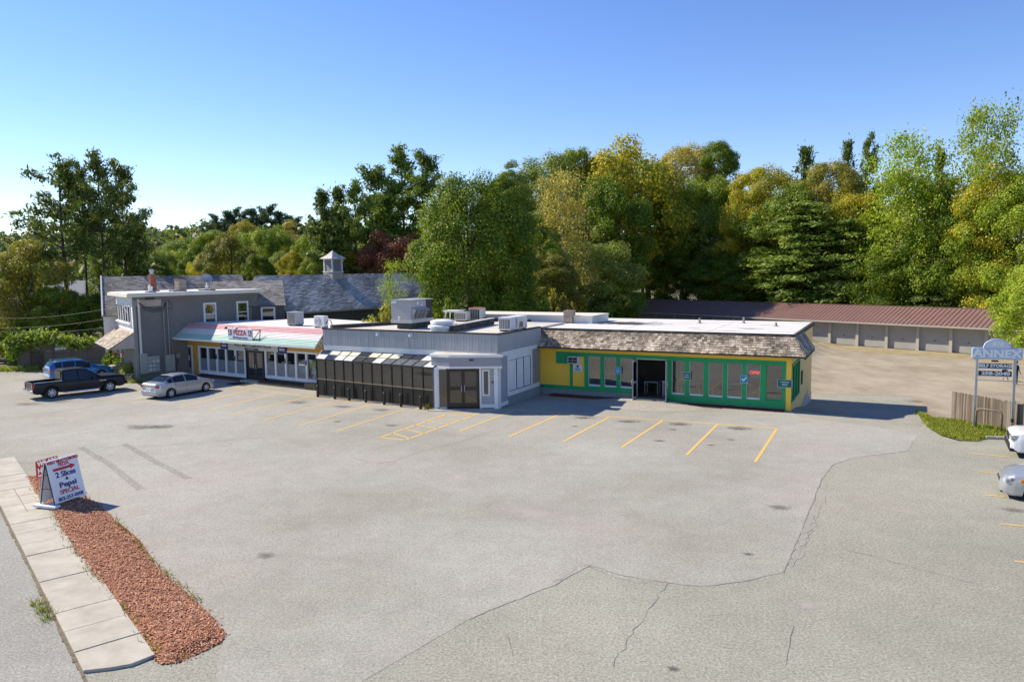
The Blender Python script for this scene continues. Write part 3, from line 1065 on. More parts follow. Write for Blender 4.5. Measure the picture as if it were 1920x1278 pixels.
posts = [(3.05, 3.30, .68), (4.09, 4.33, .68), (5.11, 5.34, .68), (6.14, 6.36, .12), (8.22, 8.47, .5), (9.23, 9.49, .5), (10.30, 10.58, .5), (11.38, 11.62, .5), (12.43, 12.66, .5), (13.40, 13.70, .5), (14.54, 14.73, .12)]
for a, b, z in posts:
    MB().box(a, b, -.055, .2, z, 2.5).build('window_post', M['green'], ys_b)
wins = [(3.30, 4.09, .68), (4.33, 5.11, .68), (5.34, 6.14, .68), (8.47, 9.23, .5), (9.49, 10.30, .5), (10.58, 11.38, .5), (11.62, 12.43, .5), (12.66, 13.40, .5), (13.70, 14.54, .5)]
for i, (a, b, z) in enumerate(wins):
    fr = MB().box(a, b, .03, .09, z, z+.1).box(a, a+.025, .03, .09, z+.1, 2.5).box(b-.025, b, .03, .09, z+.1, 2.5)
    f = fr.build('window', M['white'] if i != 8 else M['green'], ys_b)
    MB().box(a+.025, b-.025, .06, .07, z+.1, 2.5).build('pane', M['win'], f)
# sandwiched interior
pb = MB().box(.1, 14.9, .2, 6.2, -.02, .12)
pb.build('shop_floor', M['interior_floor'], ys_b)
pb = MB().box(.1, 14.9, 6.0, 6.1, .12, 2.95).box(.1, .2, .2, 6.0, .12, 2.95).box(14.75, 14.88, .2, 6.0, .12, 2.95).box(8.3, 8.4, 2.6, 6.0, .12, 2.95)
pb.build('inner_wall', M['interior_wall'], ys_b)
MB().box(.1, 14.9, .2, 6.1, 2.96, 3.0).build('ceiling', M['interior_wall'], ys_b)
MB().box(12.8, 13.3, 2.0, 2.4, .12, 1.9).build('inner_cupboard', M['interior_dark'], ys_b)
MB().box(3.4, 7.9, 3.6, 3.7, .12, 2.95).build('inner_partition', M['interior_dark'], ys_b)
# side wall towards the driveway (faces +u)
T = T90(W2)
pb = MB(T).box(0.0, D, 0, .2, -1.4, .40).box(0.0, .3, 0.002, .2, .4, 2.5).box(3.7, D, 0, .2, .4, 4.05).box(.0, .45, .001, .2, 2.52, 2.92).box(.45, 3.7, .001, .2, 2.52, 4.05)
pb.build('side_wall', M['yellow_pale'], ys_b)
for k, (a, b) in enumerate(((.3, 1.35), (1.5, 2.5), (2.65, 3.6))):
    f = MB(T).box(a-.14, a, -.04, .1, .4, 2.5).box(a, b, -.04, .1, .4, .5).box(a, b, -.04, .1, 2.4, 2.5).box(b, b+.12, -.04, .1, .4, 2.5).build('side_window', M['green'], ys_b)
    MB(T).box(a, b, .03, .05, .5, 2.4).build('pane', M['win_dark'], f)
MB(T).box(4.5, 5.2, -.04, .0, .8, 1.6).build('wall_plaque', M['dark_timber'], ys_b)
MB(T).add([(4.2, -.02, -.6), (8.6, -.02, -1.35), (8.6, -.02, -.05), (4.2, -.02, -.58)], [(0, 1, 2, 3)]).box(4.2, 8.6, -.016, 0, -1.5, -.62).build('basement_panel', M['garage_door'], ys_b)
MB(T).box(8.9, D, -.03, .02, -1.6, -.55).build('corner_base', M['unit_grey'], ys_b)
MB().box(0, 14.9, D-.2, D, -1.4, 4.05).box(0, .2, 3.0, D-.2, 0, 4.05).build('rear_wall', M['yellow_pale'], ys_b)
# roof
MB().box(.05, 15.02, .3, D+.05, 3.98, 4.1).build('flat_roof', M['white_roof'], ys_b)
MB().box(-.25, 15.1, .16, .3, 4.02, 4.15).box(14.98, 15.12, .3, D+.1, 3.9, 4.13).build('roof_edge_flashing', M['tar'], ys_b)
# pond of dirt on the roof and faint streaks (real stains, flat on the membrane)
M['st_roof'] = stain('roof_dirt', (.11, .10, .06), .9, 1.1)
M['st_roof2'] = stain('roof_dirt_faint', (.30, .27, .2), .6, .7)
for (u, v, ru, rv, m) in ((3.6, 6.0, 4.6, 2.7, 'st_roof'), (3.4, 5.9, 3.4, 2.0, 'st_roof'), (5.6, 6.6, 1.8, .5, 'st_roof2'), (12.1, 3.9, 1.4, .42, 'st_roof'), (9.0, 3.4, 1.0, .4, 'st_roof2'), (11.4, 2.0, 1.5, .3, 'st_roof2'), (12.6, 7.2, 1.5, .4, 'st_roof2')):
    o = MB().poly([(ru*math.cos(2*math.pi*i/24), rv*math.sin(2*math.pi*i/24), 0) for i in range(24)]).build('roof_stain', M[m], ys_b)
    o.location = (u, v, 4.104)
M['seam_roof'] = mat('membrane_seam', (.50, .48, .44), (.62, .60, .56), 2, .7)
for v in (2.3, 4.4, 6.5, 8.4):
    MB().box(.1, 14.95, v, v+.05, 4.1, 4.106).build('membrane_seam', M['seam_roof'], ys_b)
for u in (5.0, 10.2):
    MB().box(u, u+.05, .4, 9.1, 4.1, 4.1075).build('membrane_seam', M['seam_roof'], ys_b)
for u, v, h in ((8.3, 7.4, .35), (13.3, 6.2, .25), (11.0, 8.2, .4)):
    MB().lathe([(.2, 4.1), (.08, 4.16), (.06, 4.1+h), (.05, 4.1+h)], (u, v, 0), 10).build('vent_pipe', M['conduit'], ys_b)
# mansard with shakes: every shake is its own piece of geometry
def shakes(P0, eu, ev, L, S, mb, w=.19, row=.16, skew0=0.0, skew1=0.0, th=.022, rr=random.Random(5)):
    """P0 lower-left corner, eu along the eave, ev up the slope, L long, S high"""
    P0, eu, ev = Vector(P0), Vector(eu).normalized(), Vector(ev).normalized()
    n = eu.cross(ev)
    k = 0
    s = 0.0
    while s < S-.02:
        a0, a1 = skew0*s/S, L-skew1*s/S
        x = a0+rr.uniform(-.1, 0)
        while x < a1:
            ww = w*rr.uniform(.6, 1.4)
            xa, xb = max(x, a0), min(x+ww-.012, a1)
            if xb-xa > .02:
                dz = rr.uniform(-.02, .012)
                t = th*rr.uniform(.7, 1.6)
                A = P0+eu*xa+ev*(s+dz)+n*t
                B = P0+eu*xb+ev*(s+dz+rr.uniform(-.008, .008))+n*t
                C_ = P0+eu*xb+ev*min(s+row*1.25, S)+n*.004
                D_ = P0+eu*xa+ev*min(s+row*1.25, S)+n*.004
                mb.add([A, B, C_, D_, A-n*t, B-n*t], [(0, 1, 2, 3), (4, 5, 1, 0), (4, 0, 3), (1, 5, 2)])
            x += ww
        s += row
    return mb
ev = Vector((0, 1.0, 1.08))
S_ = ev.length
ms = MB()
shakes((-.25, -.7, 3.05), (1, 0, 0), ev, 16.0, S_, ms, skew1=.74, th=.03)
ms2 = MB()
shakes((15.75, -.7, 3.05), (0, 1, 0), (-.74, 0, 1.08), 4.9, 1.31, ms2, skew0=1.0, th=.03, rr=random.Random(9))
mo = ms.build('roof_shakes', M['shake'], ys_b, kind='stuff')
mo2 = ms2.build('roof_shakes', M['shake'], ys_b, kind='stuff')
core = MB().add([(-.25, -.69, 3.03), (15.73, -.69, 3.03), (15.73, 4.2, 3.03), (15.0, 4.2, 3.03), (-.25, .3, 3.03), (-.25, .3, 4.11), (15.0, .3, 4.11), (15.0, 4.2, 4.11)],
                [(0, 1, 6, 5), (1, 2, 7, 6), (2, 3, 7), (0, 4, 3, 2, 1), (0, 5, 4)])
core.build('mansard_core', M['dark_timber'], ys_b)
MB().box(15.70, 15.76, -.66, 4.2, 2.9, 3.06).box(-.25, 15.70, -.72, -.66, 2.97, 3.05).build('eave_board', M['dark_timber'], ys_b)
# open door leaves and frame
def leaf(hx, ang, mirror):
    t = Matrix.Translation((hx, -.06, 0)) @ Matrix.Rotation(ang, 4, 'Z')
    s = -1 if mirror else 1
    x0, x1 = (0, .9) if not mirror else (-.9, 0)
    mb = MB(t).box(x0, x1, -.025, .025, .17, .30).box(x0, x1, -.025, .025, 2.36, 2.46).box(x0, x0+.05, -.025, .025, .3, 2.36).box(x1-.05, x1, -.025, .025, .3, 2.36).box(x0, x1, -.02, .02, 1.1, 1.2)
    d = mb.build('door', M['unit_grey'], ys_b)
    MB(t).box(x0+.05, x1-.05, -.006, .006, .3, 1.1).box(x0+.05, x1-.05, -.006, .006, 1.2, 2.36).build('pane', M['win'], d)
    MB(t).tube([(s*.80, -.03, 1.0), (s*.80, -.09, 1.02), (s*.80, -.09, 1.3), (s*.80, -.03, 1.32)], .014, 6).build('handle', M['steel'], d)
leaf(6.40, R(-88), False)
leaf(8.20, R(102), True)
MB().box(6.36, 6.39, -.03, .1, .15, 2.5).box(8.19, 8.22, -.03, .1, .15, 2.5).box(6.39, 8.19, -.03, .1, 2.46, 2.5).build('door_frame', M['white'], ys_b)
MB().box(6.42, 8.16, -.05, .25, .1, .16).build('threshold', M['concrete'], ys_b)
# shop signs
def plate(name, par, u0, u1, z0, z1, v, m, T_=None):
    return MB(T_).box(u0, u1, v-.02, v, z0, z1).build(name, M[m], par)
acu = thing('window_air_conditioner', 'white window air conditioner sticking out of the green panel on the yellow wall', 'air conditioner', (*FY.w(2.47, -.1), 2.26), FY.a)
MB().box(-.34, .34, -.38, .1, -.2, .22).build('casing', M['white'], acu, bevel=.015)
MB().box(-.29, .29, -.395, -.38, -.16, .18).build('grille', M['unit_dark'], acu)
MB().box(-.29, .29, -.40, -.394, -.012, .012).box(-.012, .012, -.40, -.394, -.16, .18).build('grille_bar', M['unit_grey'], acu)
ns = thing('notice_board', 'small white notice on the yellow wall below the air conditioner', 'notice', (*FY.w(2.62, -.03), 1.72), FY.a)
MB().box(-.3, .3, -.02, .0, -.2, .24).build('panel', M['sign_white'], ns)
MB().box(-.07, .07, -.026, -.02, .06, .19).build('emblem', M['navy'], ns)
lettering('NOTICE', .11, M['navy'], ns, (0, -.025, -.04), bold=.004, sx=.8)
lettering('CUSTOMER PARKING', .06, M['navy'], ns, (0, -.025, -.13), sx=.8)
for i, (u, z, lab, sw, m, txt) in enumerate(((5.22, 1.72, 'blue square sign on the green post left of the open doors', .2, 'cyan', 'OPEN'), (9.36, 1.62, 'teal square sign on the first green post right of the open doors', .2, 'teal', 'LOCAL'), (12.55, 1.62, 'blue sign with a white tick on the green post beside the OPEN light', .2, 'cyan', 'tick'), (14.68, 1.5, 'wide teal sign on the yellow corner of the shop', .36, 'teal', 'LOCAL'))):
    s_ = thing('post_sign', lab, 'sign', (*FY.w(u, -.06), z), FY.a, 'signs on the posts of the yellow shop')
    MB().box(-sw-.015, sw+.015, -.02, 0, -.215, .215).build('border', M['sign_white'], s_)
    MB().box(-sw, sw, -.026, -.02, -.2, .2).build('panel', M[m], s_)
    if txt == 'tick':
        MB().add([(-.14, -.03, .0), (-.10, -.03, .04), (-.04, -.03, -.03), (.12, -.03, .14), (.15, -.03, .1), (-.03, -.03, -.12)], [(0, 1, 2, 5), (2, 3, 4, 5)]).build('tick_mark', M['letter_white'], s_)
    else:
        lettering(txt, .1, M['letter_white'], s_, (0, -.03, -.06), bold=.003, sx=.9)
        MB().box(-sw*.6, sw*.6, -.03, -.026, .06, .09).build('line', M['letter_white'], s_)
os_ = thing('open_sign', 'red neon OPEN sign hanging in the shop window', 'neon sign', (*FY.w(13.12, .13), 1.98), FY.a)
MB().box(-.36, .36, .02, .04, -.24, .24).build('backing', M['black_panel'], os_)
M['neon'] = mat('neon_red', (.95, .08, .06), None, 1, .4, emit=1.1)
M['neon_b'] = mat('neon_blue', (.25, .28, .75), None, 1, .4, emit=.35)
lettering('OPEN', .24, M['neon'], os_, (0, .0, 0), bold=.008, sx=1.0)
th_ = [2*math.pi*i/24 for i in range(25)]
MB().tube([(.34*math.cos(t), 0, .21*math.sin(t)) for t in th_], .008, 5).build('neon_ring', M['neon_b'], os_)
# furniture seen through the doors and windows
def table(name, u, v, w, d, h, label, m='white'):
    t = thing(name, label, 'table', (*FY.w(u, v), .12), FY.a, 'tables inside the yellow shop')
    MB().box(-w/2, w/2, -d/2, d/2, h-.05, h).build('tabletop', M[m], t)
    for sx in (-1, 1):
        for sy in (-1, 1):
            MB().box(sx*(w/2-.05)-.025, sx*(w/2-.05)+.025, sy*(d/2-.05)-.025, sy*(d/2-.05)+.025, 0, h-.05).build('leg', M[m], t)
table('table', 6.75, 1.9, .9, .6, .78, 'grey table just inside the open doors of the yellow shop', 'unit_grey')
table('table', 7.85, 1.3, .5, .5, .95, 'tall white table inside the doorway, by its right side')
table('table', 10.1, 1.4, 1.0, .6, .95, 'white counter table behind the second window right of the doors')
table('table', 12.1, 1.5, 1.3, .7, 1.0, 'white counter table behind the fourth window right of the doors')

# ================================================================ grey corner building
gb = thing('grey_corner_building', 'grey flat-roofed building with ribbed fascia and boarded side windows, between pizza shop and yellow shop', 'building', (*FY.o, 0), FY.a)
GV = -5.75
MB().box(-12.3, .05, GV+.05, 4.0, 0, 4.1).build('wall', M['gboard'], gb)
MB().box(-12.25, .0, GV+.1, 3.9, 4.1, 4.2).build('flat_roof', M['roof_grey'], gb)
MB().box(-12.45, .3, GV-.14, GV+.1, 4.2, 4.28).box(.06, .3, GV+.1, -.35, 4.2, 4.28).build('roof_edge_flashing', M['dark_timber'], gb)
# ribbed fascia, front and side
fb = MB()
x = -12.4
while x < .2:
    fb.box(x, min(x+.188, .24), GV-.12+.008*rnd.random(), GV+.05, 3.2, 4.2)
    x += .2
fb.box(-12.4, .22, GV-.06, GV+.05, 3.22, 4.19)
fb.build('front_fascia', M['gboard'], gb, kind='stuff')
fb = MB(T90(.24))
fb.box(GV-.1, -.35, -.01, .15, 3.2, 4.2)
x = GV-.1
while x < -.4:
    fb.box(x, x+.3, -.02, 0, 3.21, 4.19)
    x += .31
fb.build('side_fascia', M['gboard'], gb)
MB().box(-12.4, .12, GV-.07, GV+.05, 2.72, 3.2).build('front_band', M['white'], gb)
MB().box(-12.35, -12.1, GV-.06, GV+.05, 0, 2.72).build('corner_board', M['white'], gb)
# side wall with three boarded windows
T = T90(.16)
MB(T).box(GV, GV+.22, -.04, .1, 0, 3.2).build('corner_board', M['white'], gb)
MB(T).clap(GV+.22, -4.66, .32, 2.95, 0).box(GV+.22, -4.66, .001, .12, .1, 3.0).build('clapboard_panel', M['grey_clap'], gb)
sw = MB(T).box(GV+.22, -.5, -.03, .1, 2.95, 3.2).box(-4.66, -4.46, -.03, .1, .55, 2.95).box(-1.62, -1.4, -.03, .1, .55, 2.95).box(-4.46, -1.62, -.03, .1, .55, .8).box(-4.46, -1.62, -.03, .1, 2.62, 2.95).box(GV+.22, -4.66, -.03, .1, .1, .32)
sw.build('window_surround', M['white'], gb)
for i in range(3):
    a = -4.46+i*.947
    f = MB(T).box(a, a+.03, -.02, .05, .8, 2.62).box(a+.917, a+.947, -.02, .05, .8, 2.62).box(a+.03, a+.917, -.02, .05, .8, .83).box(a+.03, a+.917, -.02, .05, 2.59, 2.62).build('window', M['black_frame'], gb)
    MB(T).box(a+.03, a+.917, .0, .02, .83, 2.59).build('window_board', M['white'], f)
MB(T).box(-4.66, -.4, -.035, .1, -.05, .55).build('base', M['blue_base'], gb)
MB(T).clap(-1.4, -.45, .8, 2.95, 0).box(-1.4, -.3, .001, .1, .55, 2.95).build('clapboard_panel', M['taupe'], gb)
MB(T).box(-1.4, -.4, -.03, .1, .55, .8).build('sill_board', M['white'], gb)
# corner entrance, built across the corner
FE = Frame(FY.w(-3.02, -7.3), -3.6)
TE = Matrix.Translation((-3.02, -7.3, 0)) @ Matrix.Rotation(FE.a-FY.a, 4, 'Z')
can = [(-.28, .35), (.85, -.28), (3.75, -.22), (3.72, .35), (3.3, 1.9), (-.1, 1.9)]
def inset(P, k):
    c = (sum(p[0] for p in P)/len(P), sum(p[1] for p in P)/len(P))
    return [(c[0]+(x-c[0])*k, c[1]+(y-c[1])*k) for x, y in P]
cb = MB(TE).prism(can, 2.48, 2.98)
P = can
for (a, b) in ((P[0], P[1]), (P[1], P[2])):
    A, B = Vector((*a, 0)), Vector((*b, 0))
    n = int((B-A).length/.1)
    d = (B-A)/n
    o_ = Vector((d.y, -d.x, 0)).normalized()*.012
    for i in range(n):
        cb.obox(A+d*i+Vector((0, 0, 2.5)), d*.82, o_, (0, 0, .46))
cb.build('canopy', M['grey_clap'], gb)
MB(TE).prism(inset(can, 1.05), 2.98, 3.1).prism(inset(can, 1.012), 2.36, 2.48).build('canopy_trim', M['white'], gb)
MB(TE).prism(inset(can, 1.0), 3.1, 3.125).build('canopy_roof', M['roof_grey'], gb)
MB(TE).box(1.95, 2.2, -.31, -.27, 2.8, 2.88).build('canopy_vent', M['black_frame'], gb)
MB(TE).box(-.14, .12, -.03, .2, 0, 2.4).box(3.3, 3.52, -.03, .2, 0, 2.4).box(.12, .18, 0, .12, .12, 2.36).box(2.48, 2.58, 0, .12, .05, 2.36).build('entrance_post', M['white'], gb)
f = MB(TE).box(.18, .62, .02, .1, .05, .12).box(.18, .62, .02, .1, 2.28, 2.36).build('sidelight', M['white'], gb)
MB(TE).box(.18, .62, .05, .06, .12, 2.28).build('pane', M['win_dark'], f)
ent = MB(TE).box(.62, .7, .0, .12, .1, 2.34).box(2.4, 2.48, .0, .12, .1, 2.34).box(.7, 2.4, .0, .12, 2.26, 2.34).build('door_frame', M['brown_frame'], gb)
for a, b, hx in ((.71, 1.545, 1.46), (1.555, 2.39, 1.64)):
    d = MB(TE).box(a, a+.09, .02, .08, .12, 2.25).box(b-.09, b, .02, .08, .12, 2.25).box(a+.09, b-.09, .02, .08, .12, .38).box(a+.09, b-.09, .02, .08, 2.16, 2.25).box(a+.09, b-.09, .02, .08, 1.1, 1.3).build('door', M['brown_frame'], gb)
    MB(TE).box(a+.09, b-.09, .045, .055, .38, 1.1).box(a+.09, b-.09, .045, .055, 1.3, 2.16).build('pane', M['win_bronze'], d)
    MB(TE).tube([(hx, .02, 1.0), (hx, -.06, 1.02), (hx, -.06, 1.38), (hx, .02, 1.4)], .02, 6).build('handle', M['steel'], d)
MB(TE).box(2.58, 3.3, .02, .12, .3, 2.36).build('entrance_panel', M['gboard'], gb)
MB(TE).box(2.58, 3.3, .0, .1, .1, .3).build('entrance_base_board', M['white'], gb)
f = MB(TE).box(2.64, 2.72, -.02, .06, .78, 2.26).box(2.98, 3.06, -.02, .06, .78, 2.26).box(2.72, 2.98, -.02, .06, .78, .86).box(2.72, 2.98, -.02, .06, 2.18, 2.26).build('narrow_window', M['white'], gb)
MB(TE).box(2.72, 2.98, .005, .015, .86, 2.18).build('pane', M['win_dark'], f)
MB(TE).box(2.79, 2.87, -.005, .003, 1.65, 1.85).build('sticker', M['teal'], f)
MB(TE).box(3.18, 3.24, -.04, .02, 1.5, 1.62).build('door_lamp', M['black_frame'], gb)
MB(TE).prism([(-.4, -.5), (2.6, -.8), (3.5, -.1), (3.4, .4), (-.1, .4)], -.02, .05).build('entrance_slab', M['concrete'], gb)
MB(TE).box(.2, 3.3, .9, 1.0, .0, 2.4).build('lobby_wall', M['interior_wall'], gb)
MB(TE).box(.2, 3.3, .12, .9, .0, .06).build('lobby_floor', M['interior_floor'], gb)
for i, u in enumerate((-7.95, -5.55)):
    fl = thing('floodlight', ('left white floodlight on the ribbed grey fascia', 'right white floodlight on the ribbed grey fascia')[i], 'floodlight', (*FY.w(u, GV-.14), 4.05), FY.a, 'floodlights on the grey fascia')
    MB().tube([(0, .1, .12), (0, -.05, .05), (.02, -.15, .0)], .02, 6).build('bracket', M['black_frame'], fl)
    MB(Matrix.Translation((.02, -.2, -.03)) @ Matrix.Rotation(R(50), 4, 'Y') @ Matrix.Rotation(R(20), 4, 'X')).lathe([(.05, -.12), (.08, -.08), (.11, .1), (.115, .12)], n=12).build('lamp_head', M['white'], fl)

# ---------------- glazed lean-to
sl = thing('glazed_lean_to', 'long glazed lean-to with tinted windows and black lower panels in front of the grey building', 'conservatory', (*FS.o, 0), FS.a)
LS = 9.5
npn = 12
pw = LS/npn
TS = (FY.a-FS.a)
def back_v(u):     # distance to the wall behind
    x, y = FS.w(u, 0)
    a, b = FY.loc(x, y)
    return (GV-.08-b)/math.cos(TS)
MB().box(0, LS, .03, .25, -.02, .12).build('plinth', M['concrete'], sl)
for i in range(npn):
    a = i*pw
    MB().box(a+.03, a+pw-.03, .04, .06, .14, 1.08).build('lower_panel', M['black_panel'], sl)
    m = 'win_bronze'
    MB().box(a+.03, a+pw-.03, .045, .055, 1.14, 2.3).build('window_pane', M[m], sl)
for i in range(npn+1):
    a = i*pw
    MB().box(a-.03, a+.03, 0, .08, .12, 2.32).build('mullion', M['black_frame'], sl)
M['champ'] = mat('bronze_bar', (.25, .2, .14), None, 1, .4)
MB().box(0, LS, -.005, .075, 1.085, 1.135).build('mid_rail', M['champ'], sl)
MB().box(-.03, LS+.03, -.02, .1, 2.3, 2.4).box(-.03, LS+.03, .0, .08, .1, .14).build('eave_rail', M['black_frame'], sl)
M['shade_cream'] = mat('cream_pane', (.66, .66, .50), (.72, .72, .58), 2, .35)
M['shade_white'] = mat('white_pane', (.72, .73, .72), (.64, .66, .66), 2, .3)
M['pane_grey'] = glass('grey_pane', (.35, .36, .36), .28, .08, .2, (.17, .18, .18))
M['pane_dark'] = glass('dark_roof_pane', (.3, .3, .3), .16, .05, .25, (.03, .03, .035))
low = 'W D W W D D W G G G G W'.split()
top = 'D C C C D C C C D D W W'.split()
mm = {'W': 'shade_white', 'C': 'shade_cream', 'D': 'pane_dark', 'G': 'pane_grey'}
ZT, ZE = 2.86, 2.40
def rp(u, t):
    b = back_v(u)
    return Vector((u, b*t, ZE+(ZT-ZE)*t))
for i in range(npn):
    for row, (t0, t1) in ((low, (.02, .5)), (top, (.52, .97))):
        a, b = i*pw+.03, (i+1)*pw-.03
        q = [rp(a, t0), rp(b, t0), rp(b, t1), rp(a, t1)]
        MB().add(q+[p-Vector((0, 0, .015)) for p in q], [(0, 1, 2, 3), (7, 6, 5, 4), (0, 4, 5, 1), (1, 5, 6, 2), (2, 6, 7, 3), (3, 7, 4, 0)]).build('roof_pane', M[mm[row[i]]], sl)
for i in range(npn+1):
    u = i*pw
    MB().obox(rp(u, 0)+Vector((-.022, 0, -.02)), (.044, 0, 0), rp(u, 1)-rp(u, 0), (0, 0, .045)).build('rafter', M['black_frame'], sl)
A, B = rp(0, .495), rp(LS, .495)
MB().obox(A, B-A, (0, .03, .01), (0, 0, .022)).build('purlin', M['champ'], sl)
A, B = rp(-.02, .97), rp(LS+.02, .97)
MB().obox(A, B-A, (0, .06, .01), (0, 0, .03)).build('top_rail', M['black_frame'], sl)
for u in (.0, LS):
    MB().poly([(u, .05, .12), (u, back_v(u), .12), (u, back_v(u), ZT-.02), (u, .05, 2.32)]).build('end_pane', M['win_bronze'], sl)
MB().box(.1, LS-.1, .1, .5, .0, .04).build('inner_floor', M['interior_floor'], sl)
inn = MB()
for i in range(npn):
    a, b = i*pw, (i+1)*pw
    inn.quad((a, back_v(a)-.03, 0), (b, back_v(b)-.03, 0), (b, back_v(b)-.03, 2.6), (a, back_v(a)-.03, 2.6))
inn.build('inner_wall', mat('inner_brown', (.14, .10, .06), (.22, .17, .11), .8, .9), sl)
M['curtain'] = mat('pale_curtain', (.42, .36, .26), (.5, .44, .34), 3, .9, stretch=(6, 6, .5))
M['orange_board'] = mat('orange_board', (.36, .16, .07), (.42, .2, .1), 2, .8)
MB().box(.06, pw-.06, .10, .12, 1.14, 2.3).build('blind', M['orange_board'], sl)
for i in (2, 4, 7):
    MB().box(i*pw+.06, i*pw+pw*.42, .16, .18, 1.14, 2.28).build('curtain', M['curtain'], sl)
# bollards in front of it
b0 = None
for i, (px, py) in enumerate(((596, 744), (628, 748), (655, 751), (686, 754.5), (720.5, 758.5), (752, 762.5), (788.5, 767))):
    g_ = G(px, py)
    lab = ['black steel bollard nearest the pizza shop, by the left end of the lean-to', 'second black bollard from the left in front of the lean-to', 'third black bollard from the left in front of the lean-to', 'middle one of the seven black bollards', 'third black bollard from the right in front of the lean-to', 'second black bollard from the right in front of the lean-to', 'black bollard nearest the corner entrance'][i]
    if b0 is None:
        b0 = thing('bollard', lab, 'bollard', g_, 0, 'bollards in front of the lean-to')
        MB().lathe([(.085, -.05), (.085, .70)], n=14).build('post', M['bollard'], b0, smooth=False)
        MB().lathe([(.085, .70), (.088, .715), (.06, .75), (.01, .765)], n=14).build('cap', M['bollard'], b0)
        o = b0
    else:
        o = copy_tree(b0)
    o.location = g_
    o.rotation_euler = (rnd.uniform(-.03, .03), rnd.uniform(-.04, .04), rnd.uniform(0, 3))
    o['label'] = lab

# ================================================================ pizza shop
pz = thing('pizza_shop', 'ochre pizza shop with white shopfront windows under a red, white and green awning roof', 'shop', (*FP.o, 0), FP.a)
LP = 15.3
wb = MB().box(-.9, -.62, -.06, .2, 0, 2.85)
wb.build('corner_post', M['white'], pz)
wb = MB().clap(.98, 1.68, .12, 2.9, 0).box(-.62, 15.35, .003, .25, 2.3, 3.1).box(.98, 1.68, .003, .25, 0, 2.3).clap(-.62, LP, 2.36, 2.98, -.01)
wb.clap(14.85, LP, .3, 2.36, 0).box(14.85, LP, .003, .25, 0, 2.36)
wb.build('ochre_boards', M['ochre'], pz)
MB().box(-.62, LP, .1, .3, -.05, .14).build('foundation', M['dark_timber'], pz)
MB().box(-.5, 15.2, .3, 5, -.02, .06).build('shop_floor', M['interior_floor'], pz)
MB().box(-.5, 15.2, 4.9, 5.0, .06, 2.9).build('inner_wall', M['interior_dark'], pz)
# side door
f = MB().box(-.4, -.28, -.05, .1, .05, 2.3).box(.82, .94, -.05, .1, .05, 2.3).box(-.28, .82, -.05, .1, 2.2, 2.3).build('door_frame', M['white'], pz)
d = MB().box(-.26, -.1, 0, .06, .08, 2.18).box(.64, .8, 0, .06, .08, 2.18).box(-.1, .64, 0, .06, .08, .55).box(-.1, .64, 0, .06, 2.05, 2.18).build('door', M['taupe'], pz)
MB().box(-.1, .64, .025, .035, .55, 2.05).build('pane', M['win_dark'], d)
MB().box(.15, .45, .01, .022, 1.1, 1.5).build('door_notice', M['sign_white'], d)
def front(u0, u1, n, z0, zs, zt, lab):
    mb = MB().box(u0, u1, -.06, .12, z0, zs).box(u0, u1, -.055, .12, zt, zt+.12)
    mb.build('window_surround', M['white'], pz)
    p = (u1-u0-.16)/n
    for i in range(n+1):
        a = u0+.0+i*p
        MB().box(a, a+.16 if i else a+.16, -.05, .12, zs, zt).build('window_post', M['white'], pz)
    for i in range(n):
        a, b = u0+i*p+.16, u0+(i+1)*p
        f = MB().box(a, a+.03, .02, .08, zs, zt).box(b-.03, b, .02, .08, zs, zt).box(a+.03, b-.03, .02, .08, zs, zs+.03).box(a+.03, b-.03, .02, .08, zt-.03, zt).build('window', M['unit_grey'], pz)
        MB().box(a+.03, b-.03, .045, .055, zs+.03, zt-.03).build('pane', M['win_dark'], f)
        if not (u0 > 9 and i == n-1):
            MB().box(a+.03, b-.03, .036, .044, zs+.03, zs+.92).build('frosted_panel', M['frost'], f)
        if i in (1, 3) and True:
            q = MB().box(b+.03, b+.13, -.07, -.05, zs+.95, zs+1.3).build('sticker', M['navy'], f)
front(1.68, 7.3, 5, .2, .45, 2.2, 'left')
front(9.42, 14.85, 5, .34, .56, 2.3, 'right')
M['poster'] = mat('window_poster', (.05, .055, .045), (.34, .36, .33), 2.6, .5, lo=.45, hi=.6)
M['leafy'] = mat('poster_leaf', (.2, .27, .03), (.12, .16, .05), 4, .5)
pp = MB().box(13.98, 14.78, .035, .043, .6, 1.9)
pp.add([(13.98, .03, 1.35), (14.4, .03, 1.5), (14.72, .03, 1.85), (14.3, .03, 1.75), (13.98, .03, 1.6)], [(0, 1, 2, 3, 4)], 1)
pp.build('window_poster', [M['poster'], M['leafy']], pz)
# double door
f = MB().box(7.32, 7.42, -.05, .1, .15, 2.3).box(9.2, 9.3, -.05, .1, .15, 2.3).box(7.42, 9.2, -.05, .1, 2.2, 2.3).build('door_frame', M['black_frame'], pz)
for a, b, hx in ((7.43, 8.305, 8.2), (8.315, 9.19, 8.42)):
    d = MB().box(a, a+.12, 0, .06, .18, 2.2).box(b-.12, b, 0, .06, .18, 2.2).box(a+.12, b-.12, 0, .06, .18, .42).box(a+.12, b-.12, 0, .06, 2.08, 2.2).build('door', M['black_frame'], pz)
    MB().box(a+.12, b-.12, .025, .035, .42, 2.08).build('pane', M['win_dark'], d)
    MB().tube([(hx, 0, .95), (hx, -.06, .97), (hx, -.06, 1.25), (hx, 0, 1.27)], .016, 6).build('handle', M['steel'], d)
MB().box(7.3, 9.32, -.6, .0, -.02, .13).build('door_step', M['concrete'], pz)
mt = thing('door_mat', 'black rubber mat lying in front of the pizza shop double doors', 'mat', (*FP.w(8.3, -1.35), .012), FP.a)
MB().box(-.95, .95, -.5, .5, 0, .018).build('mat', M['rubber'], mt)
